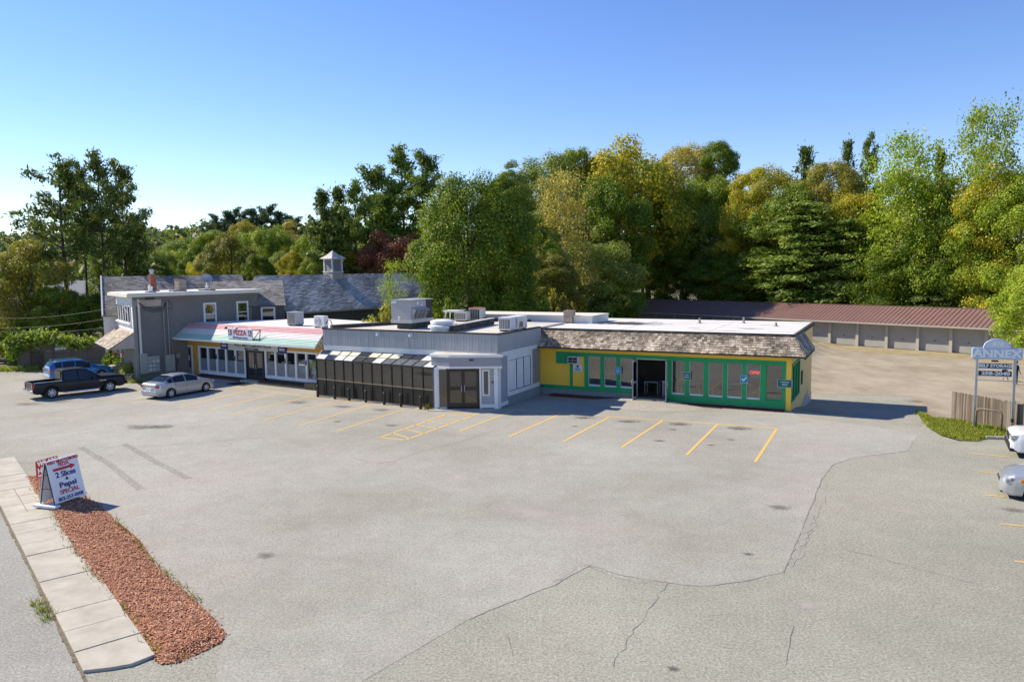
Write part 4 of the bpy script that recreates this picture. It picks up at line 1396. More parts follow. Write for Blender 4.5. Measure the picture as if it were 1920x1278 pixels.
# fascia sign under the awning
fs = thing('shop_fascia_sign', 'long cream sign with the shop name and phone number under the awning', 'sign', (*FP.w(8.2, -.08), 2.62), FP.a)
M['sign_cream'] = mat('sign_cream', (.55, .545, .50), None, 1, .6)
MB().box(-2.75, 2.75, -.03, 0, -.34, .42).build('panel', M['sign_cream'], fs)
lettering('WEST BRATTLEBORO PIZZA', .32, M['dark_ink'], fs, (0, -.035, -.01), bold=.006, sx=1.0)
lettering('802-257-0008', .20, M['dark_ink'], fs, (-.1, -.035, -.265), bold=.006, sx=1.35)
def badge(par, x, y, z, w, h):
    b = MB().box(x-w/2, x+w/2, y-.012, y, z-h/2, z+h/2).build('badge', M['navy'], par)
    lettering('PEPSI', h*.33, M['letter_white'], b, (x, y-.016, z-h*.22), bold=.003)
    MB().lathe([(h*.18, 0), (h*.18, -.006)], (x, y-.012, z+h*.2), 14, axis='y').build('emblem', M['letter_white'], b)
for x in (-3.2, 3.2):
    MB().box(x-.42, x+.42, -.03, 0, -.4, .42).build('end_panel', M['navy'], fs)
    badge(fs, x, -.032, .0, .78, .74)
# awning roof: lap rows, red over white over green; all paled alike to stand in for sun glare
M['aw_red'] = mat('awning_red', (.60, .30, .31), (.68, .44, .44), 1.6, .42, spec=.75, lo=.45, hi=.75, stretch=(1, 3, 3))
M['aw_green'] = mat('awning_green', (.34, .53, .44), (.42, .58, .49), 1.5, .42, spec=.75)
M['aw_white'] = mat('awning_white', (.70, .68, .65), (.62, .61, .58), 1.5, .42, spec=.75)
nrow = 12
AE, AT = Vector((0, -1.2, 2.97)), Vector((0, .3, 4.02))
for part, (ua, ub, cols) in enumerate(((-1.0, 15.45, ('aw_green', 'aw_white', 'aw_red')),)):
    for c in range(3):
        mb = MB()
        for k in range(4):
            r_ = c*4+k
            t0, t1 = r_/nrow, (r_+1)/nrow
            p0, p1 = AE+(AT-AE)*t0, AE+(AT-AE)*t1
            up = Vector((0, -.57, .82))*.03
            lo_ = p0+up
            du0, du1 = -.35*(1-t0) if part == 0 else 0, -.35*(1-t1) if part == 0 else 0
            e0, e1 = .5*(1-t0), .5*(1-t1)
            mb.add([(ua+du0, lo_.y, lo_.z), (ub+e0, lo_.y, lo_.z), (ub+e1, p1.y, p1.z), (ua+du1, p1.y, p1.z), (ua+du0, p0.y, p0.z-.01), (ub+e0, p0.y, p0.z-.01)],
                   [(0, 1, 2, 3), (4, 5, 1, 0), (4, 0, 3), (1, 5, 2)])
        mb.build('awning_stripe', M[cols[c]], pz)
MB().sweep([(-1.2, -1.18, 2.9), (-1.2, .28, 3.95), (-1.2, .28, 2.9)], (17.0, 0, 0)).build('awning_core', M['white'], pz)
MB().box(-1.3, 15.9, -1.22, -1.17, 2.84, 2.97).build('awning_edge', M['white'], pz)
ems = MB()
shakes((15.86, -1.1, 2.92), (0, 1, 0), (-.12, 0, 1), 1.4, 1.0, ems, skew0=1.3, rr=random.Random(4))
ems.build('end_shakes', M['shake'], pz, kind='stuff')
# flat roof behind
MB().prism([(-.6, .34), (LP+.3, .34), (LP+.9, 6.5), (5.5, 8.5)], 3.9, 4.0).build('flat_roof', M['white_roof'], pz)
MB().prism([(-.5, .34), (LP+.1, .34), (LP+.6, 6.4), (5.6, 8.4)], 0, 3.9).build('rear_wall', M['taupe'], pz)
for i, (u) in enumerate((4.4, 13.9)):
    lm = thing('downlight', ('small white lamp under the left part of the pizza awning', 'small white lamp under the right end of the pizza awning')[i], 'lamp', (*FP.w(u, -.3), 2.9), FP.a, 'lamps under the pizza awning')
    MB().lathe([(.03, 0), (.1, -.08), (.11, -.14), (.02, -.16)], n=10).build('lamp_head', M['letter_white'], lm)
# PIZZA sign standing on the awning
ps = thing('pizza_roof_sign', 'white PIZZA sign box standing on the awning, braced at its right', 'sign', (*FP.w(8.15, -1.02), 3.14), FP.a)
MB().box(-1.32, 1.32, -.05, .05, 0, .74).build('panel', M['sign_white'], ps)
lettering('PIZZA', .50, M['red_ink'], ps, (0, -.055, .46), bold=.012, sx=1.05, shear=.0)
lettering('1072 Western Avenue', .17, M['navy'], ps, (.02, -.055, .12), bold=.006, sx=1.05)
for x in (-1.08, 1.1):
    badge(ps, x, -.052, .48, .34, .38)
br = MB()
for a, b in (((1.32, 0, .74), (1.75, .35, .70)), ((1.75, .35, .70), (1.42, -.02, .03)), ((1.75, .35, .7), (2.05, .0, .03))):
    br.tube([a, b], .028, 6)
br.build('brace', M['dark_timber'], ps)
MB().box(-1.25, 2.1, -.02, .04, -.06, .0).build('base_rail', M['dark_ink'], ps)
for i, u in enumerate((6.1, 7.75)):
    lm = thing('sign_lamp', ('dark gooseneck lamp on the awning left of the PIZZA sign', 'dark gooseneck lamp reaching over the PIZZA sign')[i], 'lamp', (*FP.w(u, -.3), 3.62), FP.a, 'lamps over the PIZZA sign')
    MB().tube([(0, .2, 0), (0, .15, .35), (0, -.25-.3*i, .38), (0, -.35-.3*i, .32)], .012, 6).build('arm', M['wire'], lm)
    MB().lathe([(.03, .06), (.12, -.04), (.13, -.1)], (0, -.38-.3*i, .28), 10).build('lamp_shade', M['dark_timber'], lm)
# timber edging and planter box by its right end
tm = thing('timber_step', 'long dark timber step along the foot of the pizza shop windows', 'step', (*FP.w(12.4, -.62), 0), FP.a)
for k in range(3):
    MB().box(-3.0, 3.1, -.2+.12*k, -.06+.12*k, .0, .10+.07*k).build('timber', M['dark_timber'], tm)
MB().obox((1.9, -.2, .02), (1.1, 0, .0), (0, .35, 0), (0, 0, .42)).build('planter_box', M['dark_timber'], tm)

# ================================================================ grey two-storey house
hs = thing('grey_house', 'grey flat-roofed two-storey house with electric meters on its dark side wall', 'house', (*FH.o, 0), FH.a)
HL, HZ = 10.4, 6.15
fx, fy = math.cos(R(73.3)), math.sin(R(73.3))
FL = 7.2
foot = [(0, 0), (HL, 0), (HL+fx*FL, fy*FL), (fx*FL, fy*FL)]
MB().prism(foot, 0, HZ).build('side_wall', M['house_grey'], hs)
off = [(-.62, -.5), (HL+.35, -.5), (HL+fx*FL+.3, fy*FL+.3), (fx*FL-.55, fy*FL+.3)]
MB().prism(off, HZ+.02, HZ+.26).build('cornice', M['cream'], hs)
MB().prism([(-.5, -.4), (HL+.25, -.4), (HL+fx*FL+.2, fy*FL+.2), (fx*FL-.42, fy*FL+.2)], HZ+.26, HZ+.3).build('flat_roof', M['white_roof'], hs)
MB().box(0, HL, -.16, 0, HZ-.22, HZ).build('frieze', M['house_grey'], hs)
MB().box(-.02, .2, -.06, .0, .0, HZ-.22).build('corner_board', M['conduit'], hs)
MB().box(.2, 2.15, -.03, .0, 5.45, 5.92).build('bare_patch', M['primer'], hs)
for i, (a, b, z0, z1) in enumerate(((5.5, 6.6, 3.75, 5.5), (8.4, 9.5, 3.75, 5.5))):
    f = MB().box(a, a+.14, -.07, .02, z0, z1).box(b-.14, b, -.07, .02, z0, z1).box(a+.14, b-.14, -.07, .02, z1-.14, z1).box(a+.14, b-.14, -.07, .02, z0, z0+.1).box(a+.14, b-.14, -.05, .0, (z0+z1)/2-.035, (z0+z1)/2+.035).build('window', M['white'], hs)
    MB().box(a+.14, b-.14, -.022, -.012, z0+.1, (z0+z1)/2-.035).build('pane', M['win_dark'], f)
    MB().box(a+.14, b-.14, -.022, -.012, (z0+z1)/2+.035, z1-.14).build('pane', M['win_dark'], f)
MB().box(a-.2, b+.15, -.02, 0, z0-.1, z0-.0).build('sill', M['white'], hs)
# street front in white clapboard with a row of windows and a shake hood
TF = Matrix.Rotation(R(73.3)+math.pi, 4, 'Z')     # wall facing the street; local x runs from the far end to the corner
TF = TF @ Matrix.Translation((0, 0, 0))
def tf(s):       # distance from the near corner -> local x
    return -s
mbf = MB(TF).clap(tf(FL), tf(.02), 3.55, HZ-.05, -.02, .14).box(tf(FL), tf(.02), -.015, .0, 2.3, HZ)
mbf.build('front_clapboards', M['white'], hs)
for k in range(6):
    s = .7+k*1.08
    f = MB(TF).box(tf(s+.72), tf(s), -.10, -.02, 4.2, 5.55).build('front_window', M['white'], hs)
    MB(TF).box(tf(s+.62), tf(s+.1), -.112, -.10, 4.3, 5.45).build('pane', M['win_dark'], f)
    MB(TF).box(tf(s+.8), tf(s-.08), -.2, -.02, 4.1, 4.2).build('sill', M['white'], f)
k = 0
s = .1
while s < FL-.1:
    MB(TF).box(tf(s+.19), tf(s), -.03-.02*rnd.random(), 0, .0, 2.35).build('board', M['wood_grey'] if 'wood_grey' in M else M.setdefault('wood_grey', mat('grey_boards', (.20, .19, .175), (.30, .285, .26), 2.5, .9, .3, 20, stretch=(5, 5, .5))), hs)
    s += .2
hm = MB()
mx = TF.to_3x3()
p0 = mx @ Vector((tf(FL), -1.75, 0))
shakes((p0.x, p0.y, 2.45), mx @ Vector((1, 0, 0)), mx @ Vector((0, 1.75, 1.15)), FL+.05, math.hypot(1.75, 1.15), hm, .2, .17, rr=random.Random(8))
M['shake_pale'] = mat_island('pale_shake', [(.33, .27, .21), (.55, .47, .38), (.62, .56, .48), (.24, .19, .15), (.5, .42, .34)], .9, (2.2, .6, 1.15))
hm.build('hood_shakes', M['shake_pale'], hs, kind='stuff')
hc = MB(TF).sweep([(tf(FL), -1.72, 2.42), (tf(FL), 0, 3.55), (tf(FL), 0, 2.42)], (FL, 0, 0))
hc.build('hood', M['primer'], hs)
# conduits, meters and cabinets on the dark wall
cd = MB()
cd.tube([(.38, -.12, 2.0), (.38, -.12, 5.85), (.30, -.2, 5.95)], .085, 10)
cd.build('conduit', M['cream'], hs)
for u in (2.22, 2.55):
    MB().tube([(u, -.09, 1.75), (u, -.09, 5.75)], .05, 8).build('conduit', M['conduit'], hs)
for z in (3.62, 5.35):
    MB().box(.25, .55, -.16, -.0, z, z+.05).box(2.05, 2.75, -.14, -.0, z, z+.05).build('conduit_strap', M['conduit'], hs)
MB().box(.9, 1.5, -.3, -.06, HZ-.2, HZ-.02).build('soffit_lamp', M['dark_timber'], hs)
for dz in (0, .12, .25):
    MB().tube([(.3, -.2, 5.8), (.8, -.22, 5.45-dz), (1.5, -.22, 5.25-dz), (2.2, -.15, 5.35-dz), (2.5, -.12, 5.7)], .018, 5).build('cable_loop', M['wire'], hs)
MB().tube([(2.55, -.14, 5.3), (2.85, -.2, 5.1), (2.9, -.2, 5.5), (2.6, -.14, 5.85)], .018, 5).build('cable_loop', M['wire'], hs)
mc = thing('meter_bank', 'beige electric meter bank with seven round meters on the dark grey wall', 'electric meters', (*FH.w(.25, -.03), .38), FH.a)
MB().box(0, .5, -.24, -.0, .12, 1.62).build('cabinet', M['beige_metal'], mc, bevel=.01)
MB().box(.04, .46, -.25, -.24, .18, .74).box(.04, .46, -.25, -.24, .84, 1.55).build('cabinet_door', M['beige_metal'], mc)
MB().box(.2, .34, -.265, -.25, .60, .66).box(.2, .34, -.265, -.25, 1.28, 1.34).build('latch', M['unit_grey'], mc)
MB().box(.51, 1.42, -.2, -.0, .15, 1.36).build('meter_panel', M['beige_metal'], mc, bevel=.01)
M['meter'] = mat('meter_glass', (.62, .62, .58), (.5, .5, .48), 8, .15, coat=.6)
for i, x in enumerate((.68, .96, 1.26)):
    for j, z in enumerate((.36, .66, .96)):
        ok = (i, j) in ((0, 0), (0, 1), (1, 0), (1, 1), (1, 2), (2, 2), (0, 2))
        mt_ = MB().lathe([(.11, 0), (.11, -.05), (.085, -.055), (.085, -.13), (.05, -.15)] if ok else [(.11, 0), (.11, -.03), (.1, -.035)], (x, -.2, z), 14, axis='y').build('meter' if ok else 'meter_blank', M['meter'] if ok and (i, j) != (0, 2) else M['unit_grey'], mc)
bx = thing('wall_cabinet', 'tall beige electrical cabinet on the dark wall, right of the meters', 'cabinet', (*FH.w(2.1, -.03), .45), FH.a)
MB().box(0, .72, -.25, 0, 0, 1.28).build('cabinet', M['beige_metal'], bx, bevel=.012)
MB().box(.04, .68, -.262, -.25, .04, 1.24).build('cabinet_door', M['beige_metal'], bx)
for x in (.15, .32, .52):
    MB().tube([(x, -.1, 0), (x, -.1, -.35)], .03, 6).build('conduit', M['conduit'], bx)
b2 = thing('small_wall_box', 'small pale grey utility box on the dark wall beside the pizza shop corner', 'utility box', (*FH.w(3.0, -.03), 1.4), FH.a)
MB().box(0, .34, -.16, 0, 0, .37).build('cabinet', M['conduit'], b2, bevel=.01)
MB().tube([(.1, -.08, 0), (.1, -.08, -.3), (.02, -.06, -.7), (.02, -.06, -1.0)], .02, 6).build('cable', M['wire'], b2)
# things on the flat roof of the house
def on_house(px, py, z=HZ+.3):
    d = ray(px, py)
    t = (z-CAMH)/d[2]
    return float(d[0]*t), float(d[1]*t), z
def brick_stack(name, label, pos, rot, w, h, m, course=.085, n=3, cap=None, group=None):
    t = thing(name, label, 'chimney', pos, rot, group)
    MB().box(-w/2+.02, w/2-.02, -w/2+.02, w/2-.02, -.3, h-.01).build('mortar_core', M['mortar'], t)
    bm = MB()
    k = 0
    z = 0
    while z < h-.02:
        L = w/n
        o_ = (k % 2)*L/2
        for side_ in range(4):
            c = Matrix.Rotation(side_*math.pi/2, 4, 'Z')
            q = MB(c)
            x = -w/2-o_
            while x < w/2-.01:
                a, b = max(x, -w/2), min(x+L-.014, w/2)
                if b-a > .03:
                    q.box(a, b, -w/2-.004-.006*rnd.random(), -w/2+.05, z, z+course-.014)
                x += L
            bm.add(q.v, q.f)
        z += course
        k += 1
    bm.build('brickwork', M[m], t, kind='stuff')
    return t
p = on_house(335, 541.5)
x0, y0 = FH.w(4.2, 1.2)
ck = brick_stack('chimney', 'squat whitewashed brick chimney on the flat roof of the grey house', (*FH.w(4.3, 1.0), HZ+.3), FH.a, .62, .95, 'old_brick')
MB().box(-.36, .36, -.36, .36, .93, 1.0).build('cap', M['brick'], ck)
MB().box(-.8, -.36, -.3, .3, -.28, .12).build('curb', M['taupe'], ck)
ck = brick_stack('chimney', 'slim red brick chimney with a round metal cap, left on the house roof', (*FH.w(3.2, 3.2), HZ+.3), FH.a, .42, 1.35, 'brick', n=2)
MB().lathe([(.14, 1.33), (.14, 1.55), (.19, 1.56), (.2, 1.66), (.19, 1.72), (.05, 1.74)], n=12).build('cap', M['steel'], ck)
MB().box(-.45, .35, -.4, .3, -.02, .1).build('flashing', M['unit_grey'], ck)
vn = thing('roof_vent', 'small white roof vent at the left edge of the grey house roof', 'vent', (*FH.w(1.75, .7), HZ+.3), FH.a)
MB().lathe([(.15, 0), (.15, .35), (.17, .36), (.17, .42), (.05, .46)], n=12).build('pipe', M['letter_white'], vn)
MB().tube([(0, 0, .4), (-.06, .0, .55), (-.12, 0, .5)], .05, 6).build('spout', M['letter_white'], vn)
MB().box(-.3, .3, -.25, .25, 0, .05).build('flashing', M['tar'], vn)
sdh = thing('satellite_dish', 'grey satellite dish on the grey house roof', 'satellite dish', (*FH.w(6.5, 1.0), HZ+.3), FH.a+R(-40))
MB().box(-.6, .6, -.35, .35, 0, .08).build('ballast_frame', M['dark_timber'], sdh)
MB().box(-.12, .12, -.12, .12, .08, .42).tube([(0, 0, .3), (0, 0, .75)], .04, 8).build('mast', M['letter_white'], sdh)
prof = [(.02+.42*t, .10*t*t) for t in [i/6 for i in range(7)]]
dm = MB(Matrix.Translation((0, -.05, .95)) @ Matrix.Rotation(R(25), 4, 'Z') @ Matrix.Rotation(R(58), 4, 'X')).lathe(prof+[(.44, .085), (.02, -.02)], n=20)
dm.build('dish', M['unit_grey'], sdh, smooth=True)
MB().tube([(0, 0, .7), (-.15, -.5, .75), (-.18, -.55, .95)], .015, 6).build('feed_arm', M['conduit'], sdh)
for u in (7.0, 9.2):
    pass
tree_pos_unused = None

# ================================================================ slate roof house behind and barn with cupola
def roof_rows(mb, A, B, up_vec, w=.3, row=.2, jit=.02, th=.015, rr=random.Random(11)):
    A, B = Vector(A), Vector(B)
    shakes(A, B-A, up_vec, (B-A).length, Vector(up_vec).length, mb, w, row, th=th, rr=rr)
bh = thing('slate_roofed_house', 'old house with a long dark slate roof behind the grey house', 'house', (0, 0, 0), 0)
e0, e1 = Vector(at(193, 592, 60)), Vector(at(193, 592, 60))+Vector((.88, .475, 0))*19
r0_ = Vector(at(190, 518.5, 64.5))
r0_ = Vector((r0_.x, r0_.y, r0_.z))
up_ = r0_-e0
e1 = e0+Vector((.88, .475, 0))*11.5
mb = MB()
roof_rows(mb, e0, e1, up_, .32, .22)
sr = mb.build('roof_slates', M['slate_house'], bh, kind='stuff')
r1_ = e1+up_
bk = Vector((-up_.x, -up_.y, 0))*-1
mbx = MB().add([e0-Vector((0, 0, .03)), e1-Vector((0, 0, .03)), r1_-Vector((0, 0, .03)), r0_-Vector((0, 0, .03)), e0+2*Vector((up_.x, up_.y, 0)), e1+2*Vector((up_.x, up_.y, 0))], [(0, 1, 2, 3), (3, 2, 5, 4), (0, 3, 4), (1, 5, 2)])
mbx.build('roof_deck', M['slate_house'], bh)
MB().obox(e0-Vector((.08, .04, .06)), up_, Vector((.1, .05, 0)), (0, 0, .16)).build('verge_board', M['white'], bh)
q = Vector((up_.x, up_.y, 0))*.15
MB().poly([e0+q-Vector((0, 0, .1)), e1+q-Vector((0, 0, .1)), Vector((e1.x+q.x, e1.y+q.y, 0)), Vector((e0.x+q.x, e0.y+q.y, 0))]).poly([e0+q-Vector((0, 0, .1)), r0_-Vector((0, 0, .1)), e0+2*Vector((up_.x, up_.y, 0)), Vector((e0.x+2*up_.x, e0.y+2*up_.y, 0)), Vector((e0.x+q.x, e0.y+q.y, 0))]).build('wall', M['white'], bh)

bn = thing('barn', 'long barn with a streaked grey slate roof and a louvred cupola', 'barn', (0, 0, 0), 0)
bd = Vector((math.cos(R(53)), math.sin(R(53)), 0))
E0 = Vector(at(521, 587.5, 66))
E0.z = 4.2
P0_ = E0+bd*1.0
PL = 22.0
P1_ = P0_+bd*PL
bnn = Vector((-bd.y, bd.x, 0))          # away from the camera
rise = bnn*4.6+Vector((0, 0, 3.35))
mb = MB()
roof_rows(mb, P0_, P1_, rise, .34, .21, rr=random.Random(21))
mb.build('roof_slates', M['slate'], bn, kind='stuff')
Rg0, Rg1 = P0_+rise, P1_+rise
bk0, bk1 = P0_+bnn*9.2, P1_+bnn*9.2
dz = Vector((0, 0, .03))
MB().add([P0_-dz, P1_-dz, Rg1-dz, Rg0-dz, bk0-dz, bk1-dz], [(0, 1, 2, 3), (3, 2, 5, 4)]).build('roof_deck', M['slate'], bn)
M['barn_wall'] = mat('barn_boards', (.085, .08, .075), (.13, .12, .11), 1.5, .9, stretch=(4, 4, .6))
w0, w1 = P0_+bnn*.35-Vector((0, 0, .05)), P1_+bnn*.35-Vector((0, 0, .05))
def dn(v, z=0.0):
    return Vector((v.x, v.y, z))
MB().poly([w0, w1, dn(w1), dn(w0)]).poly([P1_+bnn*.35-dz, Rg1-dz*3, bk1-bnn*.3-dz, dn(bk1-bnn*.3), dn(w1)]).build('wall', M['barn_wall'], bn)
MB().poly([P0_+bnn*.1-dz, Rg0-dz*2, bk0-bnn*.3-dz, dn(bk0-bnn*.3), dn(P0_+bnn*.1)]).build('end_wall', M['slate'], bn)
for Q in (P1_,):
    MB().obox(Q-bd*.05, rise, bd*.12, (0, 0, .12)).obox(Q-bd*.05+bnn*9.2, rise-bnn*9.2, bd*.12, (0, 0, .12)).build('verge_board', M['white'], bn)
MB().obox(P0_-Vector((0, 0, .16)), bd*PL, bnn*.08, (0, 0, .14)).build('eave_board', M['garage_wall'], bn)
wa, wb_ = Vector(at(392, 576, 61)), Vector(at(536, 578, 63))
wb_.z = wa.z
wdv = (wb_-wa).normalized()
wn_ = Vector((-wdv.y, wdv.x, 0))
wup = wn_*4.2+Vector((0, 0, 2.05))
mb = MB()
roof_rows(mb, wa, wb_, wup, .34, .21, rr=random.Random(31))
mb.build('wing_slates', M['slate_house'], bn, kind='stuff')
MB().add([wa-dz, wb_-dz, wb_+wup-dz, wa+wup-dz, wa+wn_*8-dz, wb_+wn_*8-dz], [(0, 1, 2, 3), (3, 2, 5, 4), (1, 5, 2)]).build('wing_deck', M['slate_house'], bn)
g0, g1 = wa+wn_*.3, wb_+wn_*.3-wdv*.1
MB().poly([g0, g1, dn(g1), dn(g0)]).poly([g1, wb_+wn_*7.7-wdv*.1, dn(wb_+wn_*7.7-wdv*.1), dn(g1)]).build('wing_wall', M['barn_wall'], bn)
wq = Vector(at(503, 590, 62.5))
tw = g0+wdv*((wq-g0).dot(wdv))-wn_*.06
tw.z = wa.z-.12
f = MB()
for a, b, c, d in ((-.58, -.44, 0, -1.9), (.44, .58, 0, -1.9), (-.44, .44, 0, -.12), (-.44, .44, -1.78, -1.9)):
    f.obox(tw+wdv*a+Vector((0, 0, d)), wdv*(b-a), wn_*.08, (0, 0, c-d))
f = f.build('window', M['white'], bn)
MB().obox(tw+wdv*-.44+wn_*.03+Vector((0, 0, -1.78)), wdv*.88, wn_*.01, (0, 0, 1.66)).build('pane', M['win_dark'], f)
# cupola
cx = (at(626, 521, 78))
tcu = ((Vector(cx)-Rg0).dot(bd))
cpos = Rg0+bd*tcu
# keep it on the ridge where the photo shows it
best = None
for k in range(200):
    q = Rg0+bd*(PL*k/199)
    d = np.array([q.x, q.y, q.z-CAMH])
    px = 960+FPX*(d@_r)/(d@_f)
    if best is None or abs(px-625) < best[0]:
        best = (abs(px-625), q)
cpos = best[1]
CT = Matrix.Translation(cpos) @ Matrix.Rotation(R(53), 4, 'Z') @ Matrix.Scale(.74, 4)
cu = MB(CT).box(-.95, .95, -.95, .95, -1.0, .3).build('cupola_base', M['garage_wall'], bn)
MB(CT).box(-1.02, 1.02, -1.02, 1.02, .3, .4).build('cupola_sill', M['white'], cu)
for sx in (-1, 1):
    for sy in (-1, 1):
        MB(CT).box(sx*.82-.1, sx*.82+.1, sy*.82-.1, sy*.82+.1, .4, 2.0).build('cupola_post', M['white'], cu)
lv = MB(CT)
for k in range(11):
    z = .45+k*.14
    for c in range(4):
        q = MB(Matrix.Rotation(c*math.pi/2, 4, 'Z'))
        q.obox((-.72, -.86, z), (1.44, 0, 0), (0, .12, .1), (0, 0, .02))
        lv.add(q.v, q.f)
lv.build('cupola_louvre', M['unit_grey'], cu, kind='stuff')
MB(CT).box(-.7, .7, -.7, .7, .4, 2.0).build('cupola_core', M['barn_wall'], cu)
MB(CT).box(-1.0, 1.0, -1.0, 1.0, 2.0, 2.14).build('cupola_cornice', M['white'], cu)
rf = MB(CT).add([(-1.3, -1.3, 2.14), (1.3, -1.3, 2.14), (1.3, 1.3, 2.14), (-1.3, 1.3, 2.14), (-.6, -.6, 2.65), (.6, -.6, 2.65), (.6, .6, 2.65), (-.6, .6, 2.65), (0, 0, 3.3)],
               [(3, 2, 1, 0), (0, 1, 5, 4), (1, 2, 6, 5), (2, 3, 7, 6), (3, 0, 4, 7), (4, 5, 8), (5, 6, 8), (6, 7, 8), (7, 4, 8)])
rf.build('cupola_roof', M['roof_grey'], cu)
wh = thing('distant_white_house', 'white house half hidden behind the tall pines on the left', 'house', at(142, 620, 105)[:2]+(0,), R(20))
MB().box(-4, 4, 0, 8, 0, 4.2).build('wall', M['white'], wh)
MB().add([(-4.3, -.3, 4.1), (4.3, -.3, 4.1), (4.3, 8.3, 4.1), (-4.3, 8.3, 4.1), (-4.3, 4, 7), (4.3, 4, 7)], [(0, 1, 5, 4), (2, 3, 4, 5), (0, 4, 3), (1, 2, 5)]).build('roof', M['garage_wall'], wh)
MB().box(-.6, .6, -.05, .02, 1.4, 3.0).build('window', M['unit_grey'], wh)

# ================================================================ storage garages
ga = thing('storage_garages', 'long low row of grey storage garages with a brown ribbed metal roof', 'storage building', (*FG.o, -1.1), FG.a)
U0, U1 = -38, 30
MB().box(U0, U1, .34, 7.5, 0, 2.75).build('wall', M['garage_wall'], ga)
MB().box(U0, U1, -.02, .34, 2.5, 2.78).build('header', M['garage_wall'], ga)
for k in range(-12, 10):
    u = -.33+3.17*k
    MB().box(u-.15, u+.15, -.03, .34, 0, 2.5).build('door_post', M['garage_wall'], ga)
    d = MB()
    for j in range(5):
        d.box(u+.15, u+3.02, .25+.004*(j % 2), .32, .02+j*.49, .02+j*.49+.482)
    d = d.build('garage_door', M['garage_door'], ga)
    MB().box(u+1.5, u+1.66, .22, .25, 1.05, 1.12).build('handle', M['unit_dark'], d)
MB().add([(U0-.2, -.72, 2.64), (U1+.2, -.72, 2.64), (U1+.2, 3.7, 4.28), (U0-.2, 3.7, 4.28), (U0-.2, 7.8, 2.78), (U1+.2, 7.8, 2.78)], [(0, 1, 2, 3), (3, 2, 5, 4), (0, 3, 4), (1, 5, 2), (0, 4, 5, 1)]).build('roof', M['garage_roof'], ga)
rb = MB()
u = U0-.2
up_g = Vector((0, 4.42, 1.64))
while u < U1+.2:
    rb.obox((u, -.73, 2.645), (.045, 0, 0), up_g, (0, -.015, .04))
    u += .46
rb.build('roof_rib', M['garage_roof'], ga, kind='stuff')
MB().box(U0-.2, U1+.2, -.77, -.72, 2.54, 2.68).build('gutter', M['garage_wall'], ga)
MB().obox((U0-.2, 3.62, 4.29), (U1-U0+.4, 0, 0), (0, .16, 0), (0, 0, .05)).build('ridge_cap', M['garage_roof'], ga)

# ================================================================ plant on the flat roofs
def roof_pt(px, py, z=4.22):
    d = ray(px, py)
    t = (z-CAMH)/d[2]
    return float(d[0]*t), float(d[1]*t), z
ru = thing('rooftop_unit', 'big grey rooftop air handling unit on the grey building', 'air handler', (*FY.w(-6.9, -4.2), 4.22), FY.a)
MB().box(-1.35, .05, .25, 2.9, 0, .42).build('curb', M['tar'], ru)
MB().box(-1.75, .2, .0, 3.1, .42, .68).build('base_rail', M['steel'], ru)
MB().box(-1.7, .12, .02, 2.15, .68, 2.05).build('casing', M['unit_grey'], ru, bevel=.015)
MB().box(-1.7, .10, 2.15, 3.0, .68, 2.0).build('coil_section', M['unit_dark'], ru)
MB().box(-1.78, .2, -.06, 3.1, 2.05, 2.11).build('top_cover', M['unit_grey'], ru)
for k in range(3):
    MB().box(.1, .135, .12+k*.68, .70+k*.68, 1.3, 2.0).build('access_panel', M['unit_grey'], ru)
MB().add([(.12, .15, 1.55), (.12, 2.1, 1.55), (.55, 2.1, 1.35), (.55, .15, 1.35), (.12, .15, .75), (.12, 2.1, .75)], [(0, 1, 2, 3), (0, 3, 4), (1, 5, 2)]).build('intake_hood', M['unit_grey'], ru)
for k in range(3):
    MB().obox((.5, .55+k*.5, 1.32), (0, .32, 0), (-.34, 0, -.58), (.02, 0, .02)).build('filter', M['unit_fin'], ru)
MB().box(.13, .142, .9, 1.1, 1.72, 1.9).build('maker_plate', M['sign_white'], ru)
MB().box(.13, .142, 1.5, 1.62, 1.62, 1.78).build('warning_label', M['sign_white'], ru)
MB().box(-1.68, -1.2, .0, .02, 1.85, 2.03).build('corner_label', M['sign_white'], ru)
MB().tube([(-.9, -.05, .7), (-.9, -.16, .62), (-.9, -.16, .85), (-.75, -.16, .85)], .04, 6).build('drain_pipe', M['letter_white'], ru)
ru.scale = (.8, .8, .86)
mv = thing('mushroom_vent', 'wide white mushroom roof vent near the edge of the grey roof', 'vent', (*FY.w(-4.1, -4.8), 4.22), FY.a)
MB().lathe([(.72, 0), (.72, .2), (.86, .22), (.86, .34), (.7, .4)], n=24).build('base', M['white'], mv)
MB().lathe([(.6, .38), (.62, .48), (.72, .5), (.70, .62), (.45, .7), (.02, .72)], n=24).build('hood', M['white'], mv)
tb = thing('plastic_table', 'white plastic patio table standing on the grey roof', 'table', (*FY.w(-8.5, 3.6), 4.22), FY.a)
MB().box(-.65, .65, -.45, .45, .68, .73).build('tabletop', M['white'], tb)
MB().box(-.6, .6, -.4, .4, .6, .68).build('apron', M['white'], tb)
for sx in (-1, 1):
    for sy in (-1, 1):
        MB().tube([(sx*.55, sy*.36, 0), (sx*.5, sy*.32, .4), (sx*.45, sy*.3, .64)], [.03, .04, .07], 6).build('leg', M['white'], tb)
